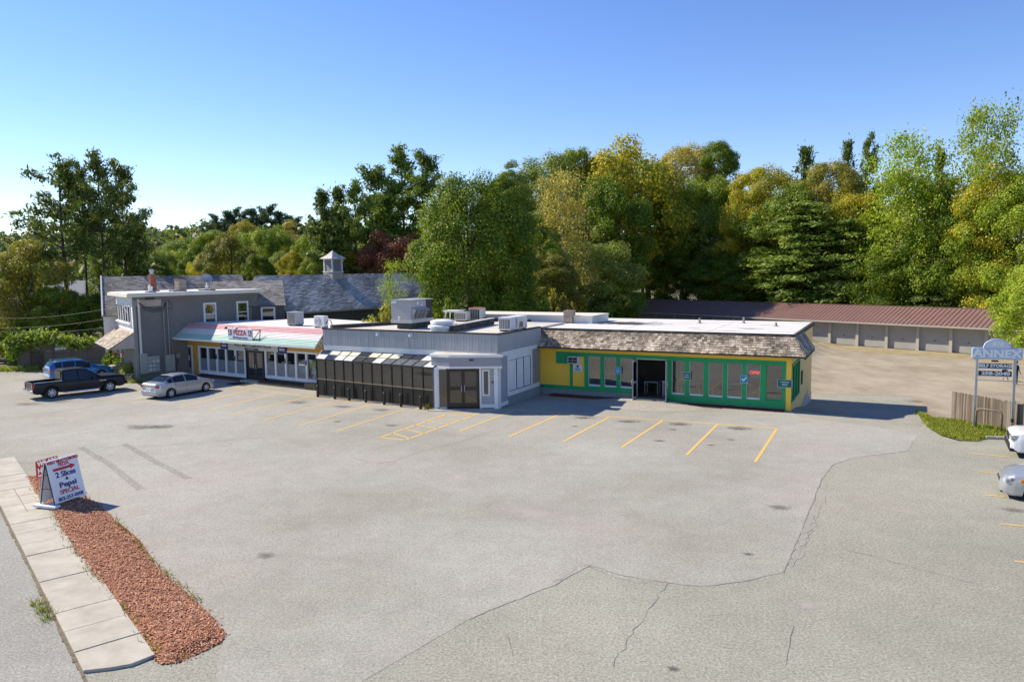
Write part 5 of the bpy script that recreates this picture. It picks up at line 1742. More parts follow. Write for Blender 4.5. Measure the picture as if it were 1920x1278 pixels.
def box_unit(name, label, u, v, w, d, h, top='unit_grey', grille='unit_fin', side='cream', z=4.22, F_=FY, rot=0, cat='condenser'):
    t = thing(name, label, cat, (*F_.w(u, v), z), F_.a+rot)
    MB().box(-w/2, w/2, -d/2, d/2, .08, h).build('casing', M[side], t, bevel=.012)
    MB().box(-w/2+.06, w/2-.06, -d/2-.02, -d/2+.0, .15, h-.07).build('grille', M[grille], t)
    for k in range(1, 6):
        x = -w/2+.06+(w-.12)*k/6
        MB().box(x-.008, x+.008, -d/2-.03, -d/2-.02, .15, h-.07).build('grille_bar', M[side], t)
    MB().box(-w/2-.02, w/2+.02, -d/2-.02, d/2+.02, h, h+.04).build('lid', M[top], t)
    MB().box(-w/2+.05, w/2-.05, -d/2+.05, -d/2+.17, 0, .08).box(-w/2+.05, w/2-.05, d/2-.17, d/2-.05, 0, .08).build('foot_rail', M['dark_timber'], t)
    return t
box_unit('condenser', 'low beige condenser beside the rusty-topped one', -7.35, 2.9, .95, .6, .62)
box_unit('condenser', 'tall condenser with a rusty orange top on the grey roof', -6.6, 3.7, .92, .8, .9, 'rust', 'unit_dark')
t = box_unit('condenser', 'white condenser with a dark grille at the right edge of the grey roof', -.42, -3.5, .8, .65, .78, 'white', 'unit_fin', 'white')
t = box_unit('air_handler_box', 'long pale grey equipment box next to the right-hand condenser', -.42, -2.2, .72, 1.3, .78, 'white', 'unit_grey', 'white', cat='equipment box')
MB(Matrix.Rotation(math.pi/2, 4, 'Z')).box(-.4, -.1, -.45, -.43, .2, .5).build('red_panel', M['rust'], t)
t = box_unit('heat_pump', 'grey box condenser on the white pizza shop roof near the dark wall', 10.8, 1.7, .85, .8, .95, 'unit_grey', 'unit_fin', 'unit_grey', 4.02, FP, 0)
ms_ = thing('mini_split', 'white split air conditioner with a round fan on the pizza shop roof', 'air conditioner', (*FP.w(14.3, .9), 4.02), FP.a)
MB().box(-.48, .48, -.2, .2, .08, .82).build('casing', M['white'], ms_, bevel=.02)
MB().lathe([(.3, -.205), (.3, -.225), (.26, -.225)], (-.12, 0, .45), 20, axis='y').build('fan_grille', M['unit_grey'], ms_)
for k in range(3):
    MB().lathe([(.07+.07*k, -.226), (.085+.07*k, -.235), (.10+.07*k, -.226)], (-.12, 0, .45), 20, axis='y', cap=False).build('grille_ring', M['white'], ms_)
MB().box(-.4, -.3, -.25, .25, 0, .08).box(.3, .4, -.25, .25, 0, .08).build('foot_rail', M['dark_timber'], ms_)
MB().tube([(.48, 0, .3), (.7, -.05, .55), (1.0, -.1, .55), (1.25, -.1, .1), (1.3, -.1, 0)], .03, 6).build('hose', M['wire'], ms_)
# masonry parapet lines, far parapet and chimney
pa = thing('roof_parapet', 'dark weathered block curb running across the grey roof behind the mushroom vent', 'parapet', (*FY.w(-3.2, -5.2), 4.22), FY.a+R(97))
for k in range(14):
    MB().box(k*.46, k*.46+.44, -.14, .14, 0, .34+.02*rnd.random()).build('block', M['tar'], pa)
MB().box(-.02, 6.46, -.17, .17, .37, .42).build('coping', M['roof_grey'], pa)
pa2 = thing('roof_parapet', 'low dark curb between the pizza roof and the grey roof', 'parapet', (*FY.w(-12.2, -5.3), 4.22), FY.a+R(66))
for k in range(15):
    MB().box(k*.6, k*.6+.58, -.15, .15, 0, .2+.02*rnd.random()).build('block', M['dark_timber'], pa2)
rb_ = thing('rear_block', 'white rear roof parapet behind the grey building and the brick chimney', 'parapet', (*FY.w(-9.0, 5.0), 0), FY.a)
MB().box(0, 10.6, 0, 3.2, 0, 4.55).build('wall', M['white_roof'], rb_)
MB().box(-.06, 10.66, -.06, 3.2, 4.55, 4.63).build('coping', M['cream'], rb_)
MB().box(0, 6, -1.2, -.02, 3.9, 4.3).build('roof_debris', M['tar'], rb_)
for k in range(4):
    q = MB().box(.5+k*1.4, 1.7+k*1.4, -1.0-.1*k, -.6, 4.3, 4.42+.05*(k % 2)).build('scrap_plank', M['dark_timber'], rb_)
ck = brick_stack('chimney', 'square buff brick chimney where the white roof meets the shake roof', (*FY.w(-.05, 5.0), 4.1), FY.a, .62, .82, 'old_brick', course=.14, n=2)
MB().box(-.34, .34, -.34, .34, .81, .87).build('cap', M['old_brick'], ck)
MB().lathe([(.14, .86), (.14, .93)], n=10).build('flue', M['rust'], ck)
MB().box(-1.9, .0, -.35, 5.0-.4, 4.02, 4.12).build('saddle_roof', M['roof_grey'], ys_b)

# ================================================================ vehicles
def interp(tab, x):
    for a, b in zip(tab[:-1], tab[1:]):
        if x <= b[0]:
            t = (x-a[0])/max(b[0]-a[0], 1e-6)
            return [p+(q-p)*t for p, q in zip(a[1:], b[1:])]
    return list(tab[-1][1:])

def wheel(par, x, y, r, w, sgn, spokes=5):
    t = MB().lathe([(r*.62, -w/2), (r*.9, -w/2), (r, -w*.3), (r, w*.3), (r*.9, w/2), (r*.62, w/2)], (x, y, r), 28, axis='y', cap=False).build('wheel', M['rubber'], par, smooth=False)
    rm = MB()
    o = sgn*(w/2-.015)
    rm.lathe([(r*.66, o-.02*sgn), (r*.66, o+.012*sgn), (r*.58, o+.005*sgn), (r*.55, o-.05*sgn)], (x, y, r), 24, axis='y', cap=False)
    for k in range(spokes):
        a = 2*math.pi*k/spokes+.3
        ux, uz = math.cos(a), math.sin(a)
        tx, tz = -uz, ux
        ww = r*.10
        q = []
        for d, s_ in ((r*.1, 1.2), (r*.6, .9)):
            for e in (-1, 1):
                q.append((x+ux*d+tx*e*ww*s_, y+o+.004*sgn, r+uz*d+tz*e*ww*s_))
        rm.add(q+[(a_, b_-.04*sgn, c_) for a_, b_, c_ in q], [(0, 1, 3, 2), (0, 2, 6, 4), (1, 5, 7, 3)])
    rm.lathe([(r*.16, o-.03*sgn), (r*.16, o+.012*sgn), (r*.08, o+.02*sgn)], (x, y, r), 12, axis='y')
    rm.build('rim', M['rim'], t)
    MB().lathe([(r*.6, o-.07*sgn), (r*.05, o-.07*sgn)], (x, y, r), 20, axis='y').build('brake_disc', M['under'], t)
    return t

def vehicle(name, label, cat, loc, heading, L, tab, wx, r, ra, paint, spans, sill=.22, scale=1.0, group=None, bed=None, spokes=5, doors=(), N=120, cladding=None, tail=None, head=None, wheel_w=.22):
    """lofted body: tab rows are x, belt height, top height, half width at belt, half width at top"""
    root = thing(name, label, cat, loc, heading, group)
    root.scale = (scale,)*3
    xs_ = sorted(set([L*i/N for i in range(N+1)]+[s for k in ('windshield', 'rear_window') for s in spans.get(k, ())]+[s for w_ in spans['side'] for s in w_]))
    rows = []
    for x in xs_:
        zb, zt, w, wt = interp(tab, x)
        low = sill
        for w_ in wx:
            d = abs(x-w_)
            if d < ra:
                low = max(low, r+math.sqrt(ra*ra-d*d)*.97)
        low = min(low, zb-.08)
        # rounded ends lift the bumper underside
        e = min(x, L-x)
        if e < .25:
            low = max(low, sill+.10*(1-e/.25))
        inbed = bed and bed[0] <= x <= bed[1]
        if inbed:
            pts = [(w*.9, low-.06), (w*.975, low), (w, low+.4*(zb-low)), (w*.985, zb-.08), (w*.96, zb), (w*.90, zb+.01), (w*.87, zb-.03), (w*.85, .72), (0, .72)]
        else:
            gh = zt-zb
            pts = [(w*.9, low-.06), (w*.975, low), (w, low+.45*(zb-low)), (w*.985, zb-.10*min(1, (zb-low)/.4)), (w*.95, zb), (w*.95+(wt-w*.95)*.84, zb+gh*.84), (wt, zb+gh*.955), (wt*.6, zt), (0, zt+.01)]
        rows.append((x, pts, inbed))
    nr = 9
    parts = {'body': MB(), 'glass_front': MB(), 'glass_rear': MB()}
    sides = [MB() for _ in spans['side']]
    def inspan(k, x0, x1):
        s = spans.get(k)
        return s and x0 >= s[0]-1e-6 and x1 <= s[1]+1e-6
    for sg in (1, -1):
        for i in range(len(rows)-1):
            (x0, p0, b0_), (x1, p1, b1_) = rows[i], rows[i+1]
            for j in range(nr-1):
                tgt = parts['body']
                off_ = 0
                if not b0_ and j == 4:
                    for k, (a, b) in enumerate(spans['side']):
                        if x0 >= a-1e-6 and x1 <= b+1e-6:
                            tgt = sides[k]
                elif j >= 6 and inspan('windshield', x0, x1):
                    tgt = parts['glass_front']
                elif j >= 6 and inspan('rear_window', x0, x1):
                    tgt = parts['glass_rear']
                q = [(x0, sg*p0[j][0], p0[j][1]), (x1, sg*p1[j][0], p1[j][1]), (x1, sg*p1[j+1][0], p1[j+1][1]), (x0, sg*p0[j+1][0], p0[j+1][1])]
                tgt.add(q, [(0, 1, 2, 3) if sg < 0 else (3, 2, 1, 0)])
    # end caps
    for k in (0, -1):
        x, p, _ = rows[k]
        parts['body'].poly([(x, y, z) for y, z in p]+[(x, -y, z) for y, z in reversed(p[:-1])])
    def fin(mb, nm, m, smooth=True, par=root):
        me = mb.mesh(nm, m)
        bm = bmesh.new()
        bm.from_mesh(me)
        bmesh.ops.remove_doubles(bm, verts=bm.verts, dist=.0008)
        bmesh.ops.recalc_face_normals(bm, faces=bm.faces)
        for f in bm.faces:
            f.smooth = smooth
        for e in bm.edges:
            if len(e.link_faces) == 2 and e.calc_face_angle(0) > R(38):
                e.smooth = False
        bm.to_mesh(me)
        bm.free()
        return link(nm, me, par)
    body = fin(parts['body'], 'body', M[paint])
    if parts['glass_front'].v:
        fin(parts['glass_front'], 'windshield', M['car_glass'])
    if parts['glass_rear'].v:
        fin(parts['glass_rear'], 'rear_window', M['car_glass'])
    for s_ in sides:
        # one pane per side
        for sg in (1, -1):
            q = MB()
            for f in s_.f:
                pts = [s_.v[i] for i in f]
                if pts[0][1]*sg > 0:
                    q.add(pts, [(0, 1, 2, 3)])
            if q.v:
                fin(q, 'side_window', M['car_glass'])
    W = max(t[3] for t in tab)
    MB().box(.18, L-.18, -W*.8, W*.8, sill-.04, .62).build('underbody', M['under'], root)
    MB().box(L*.25, L*.72, -W*.78, W*.78, .55, .8).build('cabin_floor', M['under'], root)
    for x in wx:
        for sg in (1, -1):
            wheel(root, x, sg*(W-wheel_w/2-.01), r, wheel_w, sg, spokes)
    # door seams, handles, mirrors
    for d in doors:
        zb, zt, w, wt = interp(tab, d)
        for sg in (1, -1):
            MB().box(d-.006, d+.006, sg*w*.985-.012, sg*w*.985+.012, sill+.1, zb-.03).build('door_seam', M['under'], root)
            MB().box(d+.05, d+.22, sg*(w*1.0)-.02, sg*(w*1.0)+.02, zb-.16, zb-.125).build('door_handle', M[paint], root)
    mx_ = spans['mirror']
    zb, zt, w, wt = interp(tab, mx_)
    for sg in (1, -1):
        m_ = MB().box(mx_-.06, mx_+.08, sg*(w+.02) if sg > 0 else sg*(w+.2), sg*(w+.2) if sg > 0 else sg*(w+.02), zb+.0, zb+.15).build('mirror', M[paint if paint != 'paint_navy' else 'plastic'], root, bevel=.03)
        MB().box(mx_-.02, mx_+.04, min(sg*w*.9, sg*(w+.04)), max(sg*w*.9, sg*(w+.04)), zb+.02, zb+.07).build('mirror_arm', M['plastic'], m_)
    return root

def lamp(root, nm, m, x0, x1, y0, y1, z0, z1, bevel=.025):
    for sg in (1, -1):
        a, b = sorted((sg*y0, sg*y1))
        MB().box(x0, x1, a, b, z0, z1).build(nm, M[m], root, bevel=bevel)

# silver saloon, x from tail to nose
L1 = 4.5
t1 = [(0, .92, .96, .66, .55), (.06, .96, 1.0, .74, .62), (.25, .98, 1.04, .82, .68), (.55, .985, 1.06, .86, .66), (1.05, .97, 1.30, .872, .60), (1.45, .955, 1.405, .876, .575), (2.0, .94, 1.435, .878, .565), (2.5, .925, 1.41, .878, .56), (2.9, .915, 1.28, .876, .585), (3.35, .905, 1.03, .872, .66), (3.5, .895, .955, .868, .70), (3.9, .83, .87, .85, .70), (4.25, .72, .76, .79, .64), (4.42, .62, .655, .70, .56), (4.5, .54, .575, .60, .5)]
gA, gB = G(320, 746), G(387, 731)
hd = math.atan2(gB[1]-gA[1], gB[0]-gA[0])
sc = math.hypot(gB[0]-gA[0], gB[1]-gA[1])/2.70*.97
def place(gA, gB, wxa, half, sc):
    """root at the tail, on the ground, so that the near wheels stand on the two points"""
    h = math.atan2(gB[1]-gA[1], gB[0]-gA[0])
    d = Vector((math.cos(h), math.sin(h), 0))
    n = Vector((-d.y, d.x, 0))
    m_ = Vector(((gA[0]+gB[0])/2, (gA[1]+gB[1])/2, 0))
    return m_-d*wxa*sc+n*half*sc, h
def stand(g, wxa, half, h, sc):
    """root at the tail so that the near rear wheel stands on g with heading h"""
    d = Vector((math.cos(h), math.sin(h), 0))
    n = Vector((-d.y, d.x, 0))
    return Vector((g[0], g[1], 0))-d*wxa*sc+n*half*sc
sc, h = .99, R(62)
pos = stand(G(321, 746), .95, .82, h, sc)
civ = vehicle('parked_car', 'silver four-door saloon parked in front of the grey house', 'car', pos, h, L1, t1, (.95, 3.65), .315, .37, 'paint_silver',
              {'side': [(.80, 1.15), (1.18, 2.08), (2.14, 3.10)], 'windshield': (2.52, 3.36), 'rear_window': (.56, 1.30), 'mirror': 2.98}, scale=sc, group='cars in the lot', doors=(1.30, 2.11), spokes=6)
lamp(civ, 'taillight', 'lamp_red', .0, .18, .50, .80, .74, .92)
lamp(civ, 'headlight', 'lamp_clear', 4.15, 4.42, .48, .74, .56, .70)
MB().box(-.03, .0, -.26, .26, .60, .73).build('licence_plate', M['letter_white'], civ)
MB().box(-.045, .12, -.72, .72, .28, .56).build('bumper', M['paint_silver'], civ, bevel=.05)
MB().box(.02, .10, -.66, .66, .22, .30).build('bumper_insert', M['plastic'], civ)
for y in (-.3, .3):
    MB().box(1.6, 1.9, y-.22, y+.22, .8, 1.2).build('seat', M['cloth_grey'], civ, bevel=.05)

# dark blue-black crew cab pickup
L2 = 5.85
t2 = [(0, 1.10, 1.12, .93, .86), (.08, 1.12, 1.14, .98, .9), (1.80, 1.14, 1.16, 1.0, .9), (1.82, 1.14, 1.84, 1.0, .74), (2.0, 1.14, 1.875, 1.0, .73), (3.0, 1.135, 1.89, 1.0, .725), (3.35, 1.13, 1.83, 1.0, .73), (3.75, 1.125, 1.56, 1.0, .77), (4.2, 1.12, 1.23, .995, .84), (4.3, 1.12, 1.20, .99, .87), (5.2, 1.11, 1.18, .985, .86), (5.6, 1.08, 1.15, .97, .84), (5.78, 1.04, 1.10, .94, .8), (5.85, .99, 1.03, .90, .78)]
gA, gB = G(97, 747.5), G(209, 728.5)
sc2 = math.hypot(gB[0]-gA[0], gB[1]-gA[1])/3.65*.97
sc2, h = .94, R(46)
pos = stand(G(98, 747), 1.12, .93, h, sc2)
trk = vehicle('pickup_truck', 'black crew cab pickup parked beside the blue car', 'pickup truck', pos, h, L2, t2, (1.12, 4.77), .40, .47, 'paint_navy',
              {'side': [(1.95, 2.75), (2.85, 3.95)], 'windshield': (3.36, 4.22), 'mirror': 3.72}, sill=.42, scale=sc2, group='cars in the lot', bed=(.08, 1.79), doors=(1.9, 2.8), spokes=6, wheel_w=.26)
lamp(trk, 'taillight', 'lamp_red', -.03, .16, .78, .97, .72, 1.06, .02)
lamp(trk, 'headlight', 'lamp_clear', 5.5, 5.84, .52, .90, .72, .98, .02)
MB().box(-.16, .05, -.92, .92, .48, .66).build('rear_bumper', M['chrome'], trk, bevel=.03)
MB().box(5.80, 5.97, -.94, .94, .46, .70).build('front_bumper', M['paint_navy'], trk, bevel=.04)
MB().box(5.84, 5.90, -.48, .48, .72, .96).build('radiator_grille', M['chrome'], trk)
MB().box(.02, .09, -.86, .86, .70, 1.13).build('tailgate', M['paint_navy'], trk, bevel=.015)
MB().box(1.775, 1.79, -.62, .62, 1.3, 1.74).build('rear_window', M['car_glass'], trk)
for sg in (-1, 1):
    MB().tube([(1.75, sg*1.02, .40), (1.9, sg*1.06, .37), (3.9, sg*1.06, .37), (4.1, sg*1.02, .40)], .045, 8).build('side_step', M['chrome'], trk)
    MB().box(.1, 1.78, sg*.93-.04, sg*.93+.04, 1.145, 1.165).build('bed_rail', M['steel'], trk)
    MB().box(4.10, 4.55, sg*.998-.005, sg*.998+.008, .88, .915).build('badge', M['chrome'], trk)
for y in (-.4, .4):
    MB().box(2.9, 3.05, y-.25, y+.25, .9, 1.6).build('seat', M['cloth_grey'], trk, bevel=.05)

# blue crossover behind it
L3 = 4.45
t3 = [(0, .95, 1.05, .74, .62), (.06, 1.0, 1.25, .82, .64), (.3, 1.02, 1.53, .88, .62), (.7, 1.01, 1.60, .89, .61), (1.6, .99, 1.63, .9, .61), (2.3, .975, 1.60, .9, .61), (2.7, .965, 1.42, .9, .64), (3.2, .955, 1.08, .89, .72), (3.35, .95, 1.03, .885, .75), (3.9, .90, .97, .87, .74), (4.25, .82, .86, .80, .68), (4.4, .72, .75, .72, .6), (4.45, .62, .65, .66, .55)]
gA = G(119, 717)
dv = Vector((math.cos(h), math.sin(h), 0))
sc3 = .98
pos = stand(gA, .85, .82, h, sc3)
suv = vehicle('parked_car', 'bright blue crossover car parked by the wall behind the black pickup', 'car', pos, h+R(1), L3, t3, (.85, 3.5), .34, .40, 'paint_blue',
              {'side': [(.40, .82), (.90, 1.70), (1.78, 2.75)], 'windshield': (2.32, 3.22), 'rear_window': (.06, .30), 'mirror': 2.72}, sill=.28, scale=sc3, group='cars in the lot', doors=(1.0, 1.74), spokes=5)
lamp(suv, 'taillight', 'lamp_red', -.01, .2, .62, .84, .84, 1.08)
lamp(suv, 'headlight', 'lamp_clear', 4.05, 4.38, .48, .80, .66, .82)
MB().box(-.06, .15, -.78, .78, .32, .60).build('bumper', M['unit_grey'], suv, bevel=.05)
for sg in (-1, 1):
    MB().tube([(.4, sg*.58, 1.58), (.5, sg*.58, 1.66), (2.0, sg*.58, 1.68), (2.2, sg*.58, 1.62)], .02, 6).build('roof_rail', M['steel'], suv)

# two cars half out of the picture on the right, noses towards the lot
hd = math.atan2(G(1816, 850)[1]-G(1893, 857)[1], G(1816, 850)[0]-G(1893, 857)[0])
dv = Vector((math.cos(hd), math.sin(hd), 0))
nv = Vector((-dv.y, dv.x, 0))
def nose_at(L, half, px, py, side_, sc):
    g_ = Vector(G(px, py))
    return g_-dv*L*sc+nv*half*side_*sc
t4 = [(0, 1.0, 1.2, .80, .66), (.3, 1.08, 1.62, .92, .68), (1.0, 1.07, 1.76, .95, .66), (2.4, 1.05, 1.74, .95, .66), (3.1, 1.04, 1.46, .95, .70), (3.6, 1.03, 1.14, .945, .78), (3.8, 1.02, 1.09, .94, .8), (4.45, 1.0, 1.05, .93, .80), (4.66, .96, 1.0, .90, .78), (4.76, .90, .94, .86, .74), (4.8, .82, .86, .82, .72)]
pos = nose_at(4.8, .9, 1893, 858, -1, 1.0)
wsuv = vehicle('parked_car', 'white sport utility car nose-in at the right edge, by the grass verge', 'car', pos, hd, 4.8, t4, (.95, 3.80), .37, .43, 'paint_car_white',
               {'side': [(.5, 1.2), (1.3, 2.1), (2.2, 3.2)], 'windshield': (2.42, 3.62), 'rear_window': (.05, .3), 'mirror': 3.1}, sill=.3, group='cars in the lot', doors=(1.25, 2.15))
lamp(wsuv, 'headlight', 'lamp_clear', 4.30, 4.80, .48, .905, .74, .93)
lamp(wsuv, 'indicator', 'amber', 4.16, 4.36, .84, .95, .76, .90)
MB().box(4.70, 4.86, -.80, .80, .36, .58).box(4.74, 4.83, -.45, .45, .66, .90).build('bumper_insert', M['plastic'], wsuv, bevel=.03)
MB().box(4.55, 4.82, -.88, .88, .26, .40).build('lower_bumper', M['plastic'], wsuv, bevel=.04)
t5 = [(0, .95, 1.0, .72, .6), (.3, 1.0, 1.06, .86, .68), (.8, 1.0, 1.12, .9, .64), (1.4, .98, 1.40, .91, .60), (2.1, .96, 1.45, .91, .59), (2.7, .95, 1.36, .91, .61), (3.3, .94, 1.08, .905, .70), (3.55, .93, 1.0, .90, .76), (4.1, .88, .94, .885, .76), (4.5, .80, .86, .86, .74), (4.72, .72, .77, .80, .68), (4.83, .63, .68, .71, .60), (4.88, .56, .60, .62, .54)]
pos = nose_at(4.88, .6, 1874, 932, -1, 1.0)
scar = vehicle('parked_car', 'silver car with clear headlamps nose-in at the right edge, nearest the camera', 'car', pos, hd, 4.88, t5, (1.0, 3.85), .33, .385, 'paint_silver',
               {'side': [(.9, 1.3), (1.35, 2.2), (2.3, 3.2)], 'windshield': (2.6, 3.4), 'rear_window': (.8, 1.4), 'mirror': 3.15}, group='cars in the lot', doors=(1.5, 2.25))
lamp(scar, 'headlight', 'lamp_clear', 4.22, 4.76, .46, .845, .58, .76, .04)
lamp(scar, 'indicator', 'amber', 4.18, 4.34, .80, .89, .64, .75, .01)
MB().box(4.70, 4.89, -.34, .34, .50, .63).build('radiator_grille', M['plastic'], scar, bevel=.02)
for k in range(5):
    MB().box(4.80, 4.90, -.32, .32, .515+k*.024, .523+k*.024).build('grille_bar', M['chrome'], scar)
lamp(scar, 'fog_lamp', 'lamp_clear', 4.66, 4.80, .46, .62, .34, .42, .02)
MB().box(4.3, 4.87, -.66, .66, .20, .27).build('lower_bumper', M['plastic'], scar, bevel=.03)

# ================================================================ A-frame sign by the road
c = G(125, 945)
ang = math.atan2(G(160, 936)[1]-G(104, 960)[1], G(160, 936)[0]-G(104, 960)[0])
af = thing('sandwich_board', 'tall white sandwich board advertising slices and Pepsi, standing on the mulch bed', 'sandwich board', (c[0]-.10, c[1]+.0, .06), ang-R(9))
HW, HH, LEAN = .60, 1.52, .34
def lean(x, z, off=0.0):
    t = z/HH
    return (x, -LEAN*(1-t)+off, z)
fr = MB()
for sx in (-1, 1):
    fr.tube([lean(sx*HW, 0), lean(sx*HW, HH)], .018, 6)
    fr.tube([(sx*HW, LEAN, 0), (sx*HW, 0, HH)], .018, 6)
    fr.tube([(sx*HW, -.26, .65), (sx*HW, .26, .65)], .012, 5)
    fr.tube([(sx*HW, -.14, 1.12), (sx*HW, .14, 1.12)], .012, 5)
fr.tube([lean(-HW, .18), lean(HW, .18)], .015, 5)
fr.build('frame', M['black_frame'], af)
tilt = math.atan2(LEAN, HH)
PT = Matrix.Translation((0, -LEAN*.5-.02, HH*.5+.10)) @ Matrix.Rotation(-tilt, 4, 'X')
pan = MB(PT).box(-HW, HW, -.015, .01, -.72, .72).build('sign_panel', M['sign_white'], af, bevel=.004)
MB(Matrix.Translation((0, LEAN*.5+.02, HH*.5+.10)) @ Matrix.Rotation(tilt, 4, 'X')).box(-HW, HW, -.01, .015, -.72, .72).build('sign_panel', M['sign_white'], af)
rotp = (math.pi/2-tilt, 0, 0)
def onp(x, z, off=-.02):
    return tuple(PT @ Vector((x, off, z)))
for txt, size, m, z, bold, sx in (('WEST BRATTLEBORO', .135, 'red_ink', .645, .005, .92), ('PIZZA', .155, 'red_ink', .525, .005, .95), ('2 Slices', .26, 'navy', .19, .006, 1.0), ('&', .13, 'dark_ink', .015, .006, 1.2), ('Pepsi', .25, 'navy', -.17, .007, 1.3), ('SPECIAL', .20, 'red_ink', -.40, .004, 1.05), ('802-257-0008', .165, 'navy', -.62, .003, 1.05)):
    lettering(txt, size, M[m], af, onp(0.02, z), rotp, bold, sx)
MB(PT).add([(-.42, -.02, .34), (.24, -.02, .34), (.24, -.02, .29), (.46, -.02, .385), (.24, -.02, .48), (.24, -.02, .43), (-.42, -.02, .43)], [(0, 1, 5, 6), (2, 3, 4)]).build('arrow', M['red_ink'], af)
# sandbag planks holding it down
MB().box(-.7, .62, -.10, .12, .02, .12).box(-.78, -.55, -.5, .45, .06, .13).box(.35, .62, -.34, .2, .1, .17).build('weight_board', M['sign_white'], af)
# hiring sign behind
hb = thing('hiring_sign', 'small red and white WE ARE HIRING sign stuck in the bed behind the sandwich board', 'sign', G(90, 922), ang-R(6))
MB().box(-.42, .5, -.012, .012, .62, 1.24).build('panel', M['red_ink'], hb)
lettering('WE ARE', .24, M['letter_white'], hb, (.04, -.018, 1.12), bold=.012, sx=.95)
lettering('HIRING', .26, M['letter_white'], hb, (.04, -.018, .86), bold=.012, sx=.95)
MB().box(-.38, .46, -.018, -.012, .66, .72).build('white_line', M['letter_white'], hb)
for x in (-.3, .38):
    MB().tube([(x, .02, 0), (x, .02, .7)], .012, 5).build('stake', M['steel'], hb)

# ================================================================ storage sign on the verge
sa, sb = Vector(G(1826, 802)), Vector(G(1897, 806))
sdv = (sb-sa).normalized()
sang = math.atan2(sdv.y, sdv.x)
sg_ = thing('storage_sign', 'pale blue ANNEX storage sign on two grey posts standing on the grass verge', 'sign', sa, sang)
SW = (sb-sa).length
for x in (0, SW):
    MB().box(x-.05, x+.05, -.05, .05, -.05, 3.55).build('post', M['steel'], sg_)
MB().box(SW-.056, SW+.056, -.056, .056, .38, .55).build('post_band', M['dark_timber'], sg_)
bw0, bw1 = -.22, SW+.27
rc = [(bw0+.06, 3.33), (bw1-.06, 3.33), (bw1, 3.39), (bw1, 3.80), (bw1-.06, 3.86)]
cx = SW*.5+.02
for i in range(13):
    th = math.pi*i/12
    rc.append((cx+.56*math.cos(th), 3.86+.44*math.sin(th)))
rc += [(bw0+.06, 3.86), (bw0, 3.80), (bw0, 3.39)]
bd_ = MB().sweep([(x, -.07, z) for x, z in rc], (0, .14, 0)).build('sign_board', M['sign_blue'], sg_)
MB().add([(cx+.50*math.cos(math.pi*i/12), -.074, 3.87+.39*math.sin(math.pi*i/12)) for i in range(13)], [tuple(range(13))]).build('sign_dome', mat('sign_dome_paint', (.60, .66, .72), None, 1, .5), sg_)
lettering('ANNEX', .50, M['letter_white'], sg_, (SW*.5+.02, -.078, 3.59), bold=.022, sx=1.12)
for x, w in ((-.66, .2), (-.28, .16), (.08, .16), (.4, .14), (.72, .2)):
    for z in (3.425, 3.745):
        MB().box(SW*.5+.02+x*.98-w*.75, SW*.5+.02+x*.98+w*.5, -.08, -.07, z-.014, z+.014).build('serif', M['letter_white'], sg_)
lettering('416', .27, M['letter_white'], sg_, (cx, -.08, 4.05), bold=.008, sx=1.1, shear=.2)
for z, txt, sz in ((3.02, 'SELF STORAGE', .2), (2.66, '258-2040', .21)):
    MB().box(.08, SW-.12, -.03, .02, z-.115, z+.115).build('name_strip', M['sign_black'], sg_)
    MB().box(.04, SW-.06, -.04, .03, z-.15, z-.115).build('strip_rail', M['sign_white'], sg_)
    lettering(txt, sz, M['letter_white'], sg_, (SW*.5, -.035, z), bold=.009, sx=1.05 if 'S' in txt else 1.45)
MB().box(SW*.38, SW*.56, -.03, .02, 3.21, 3.29).build('small_plate', M['dark_timber'], sg_)
MB().box(.05, SW-.05, -.015, .015, 2.3, 2.335).build('cross_bar', M['cream'], sg_)
hp = thing('bike_hoop', 'rusty brown pipe hoop standing on the grass under the storage sign', 'pipe hoop', G(1829, 804), 0)
hb_ = Vector(G(1877, 811))-Vector(G(1829, 804))
HT = 1.0
pth = [(0, 0, -.1), (0, 0, HT-.18)]
for t in (.25, .5, .75):
    pth.append((.16*(1-math.cos(t*math.pi/2))/hb_.length*hb_.x, .16*(1-math.cos(t*math.pi/2))/hb_.length*hb_.y, HT-.18+.16*math.sin(t*math.pi/2)))
u_ = hb_.normalized()
pth.append(tuple(u_*.16+Vector((0, 0, HT))))
pth.append(tuple(hb_-u_*.16+Vector((0, 0, HT))))
for t in (.25, .5, .75):
    pth.append(tuple(hb_-u_*.16*(1-math.sin(t*math.pi/2))+Vector((0, 0, HT-.18+.16*math.cos(t*math.pi/2)))))
pth += [tuple(hb_+Vector((0, 0, HT-.18))), tuple(hb_+Vector((0, 0, -.1)))]
MB().tube(pth, .05, 10).build('pipe', mat('rusty_pipe', (.14, .105, .08), (.22, .17, .13), 5, .7), hp, smooth=True)
# picket fence
f0, f1 = Vector(G(1783, 785)), Vector(G(1922, 809.5))
fd = (f1-f0).normalized()
fe = thing('picket_fence', 'weathered brown stockade fence behind the storage sign', 'fence', f0, math.atan2(fd.y, fd.x))
FLn = (f1-f0).length+4.5
x = 0
pk = None
k = 0
while x < FLn:
    w = rnd.uniform(.055, .085)
    h_ = 1.42+rnd.uniform(-.05, .04)
    MB().sweep([(x, 0, -.15), (x+w, 0, -.15), (x+w, 0, h_-.05), (x+w*.5, 0, h_+.02), (x, 0, h_-.05)], (0, .02+.01*rnd.random(), 0)).build('picket', M['fence'], fe)
    x += w+.008
for z in (.35, 1.1):
    MB().box(0, FLn, .04, .09, z, z+.08).build('rail', M['wood'], fe)
for i in range(4):
    MB().box(i*2.3+.02, i*2.3+.12, .05, .15, -.2, 1.3).build('post', M['fence'], fe)

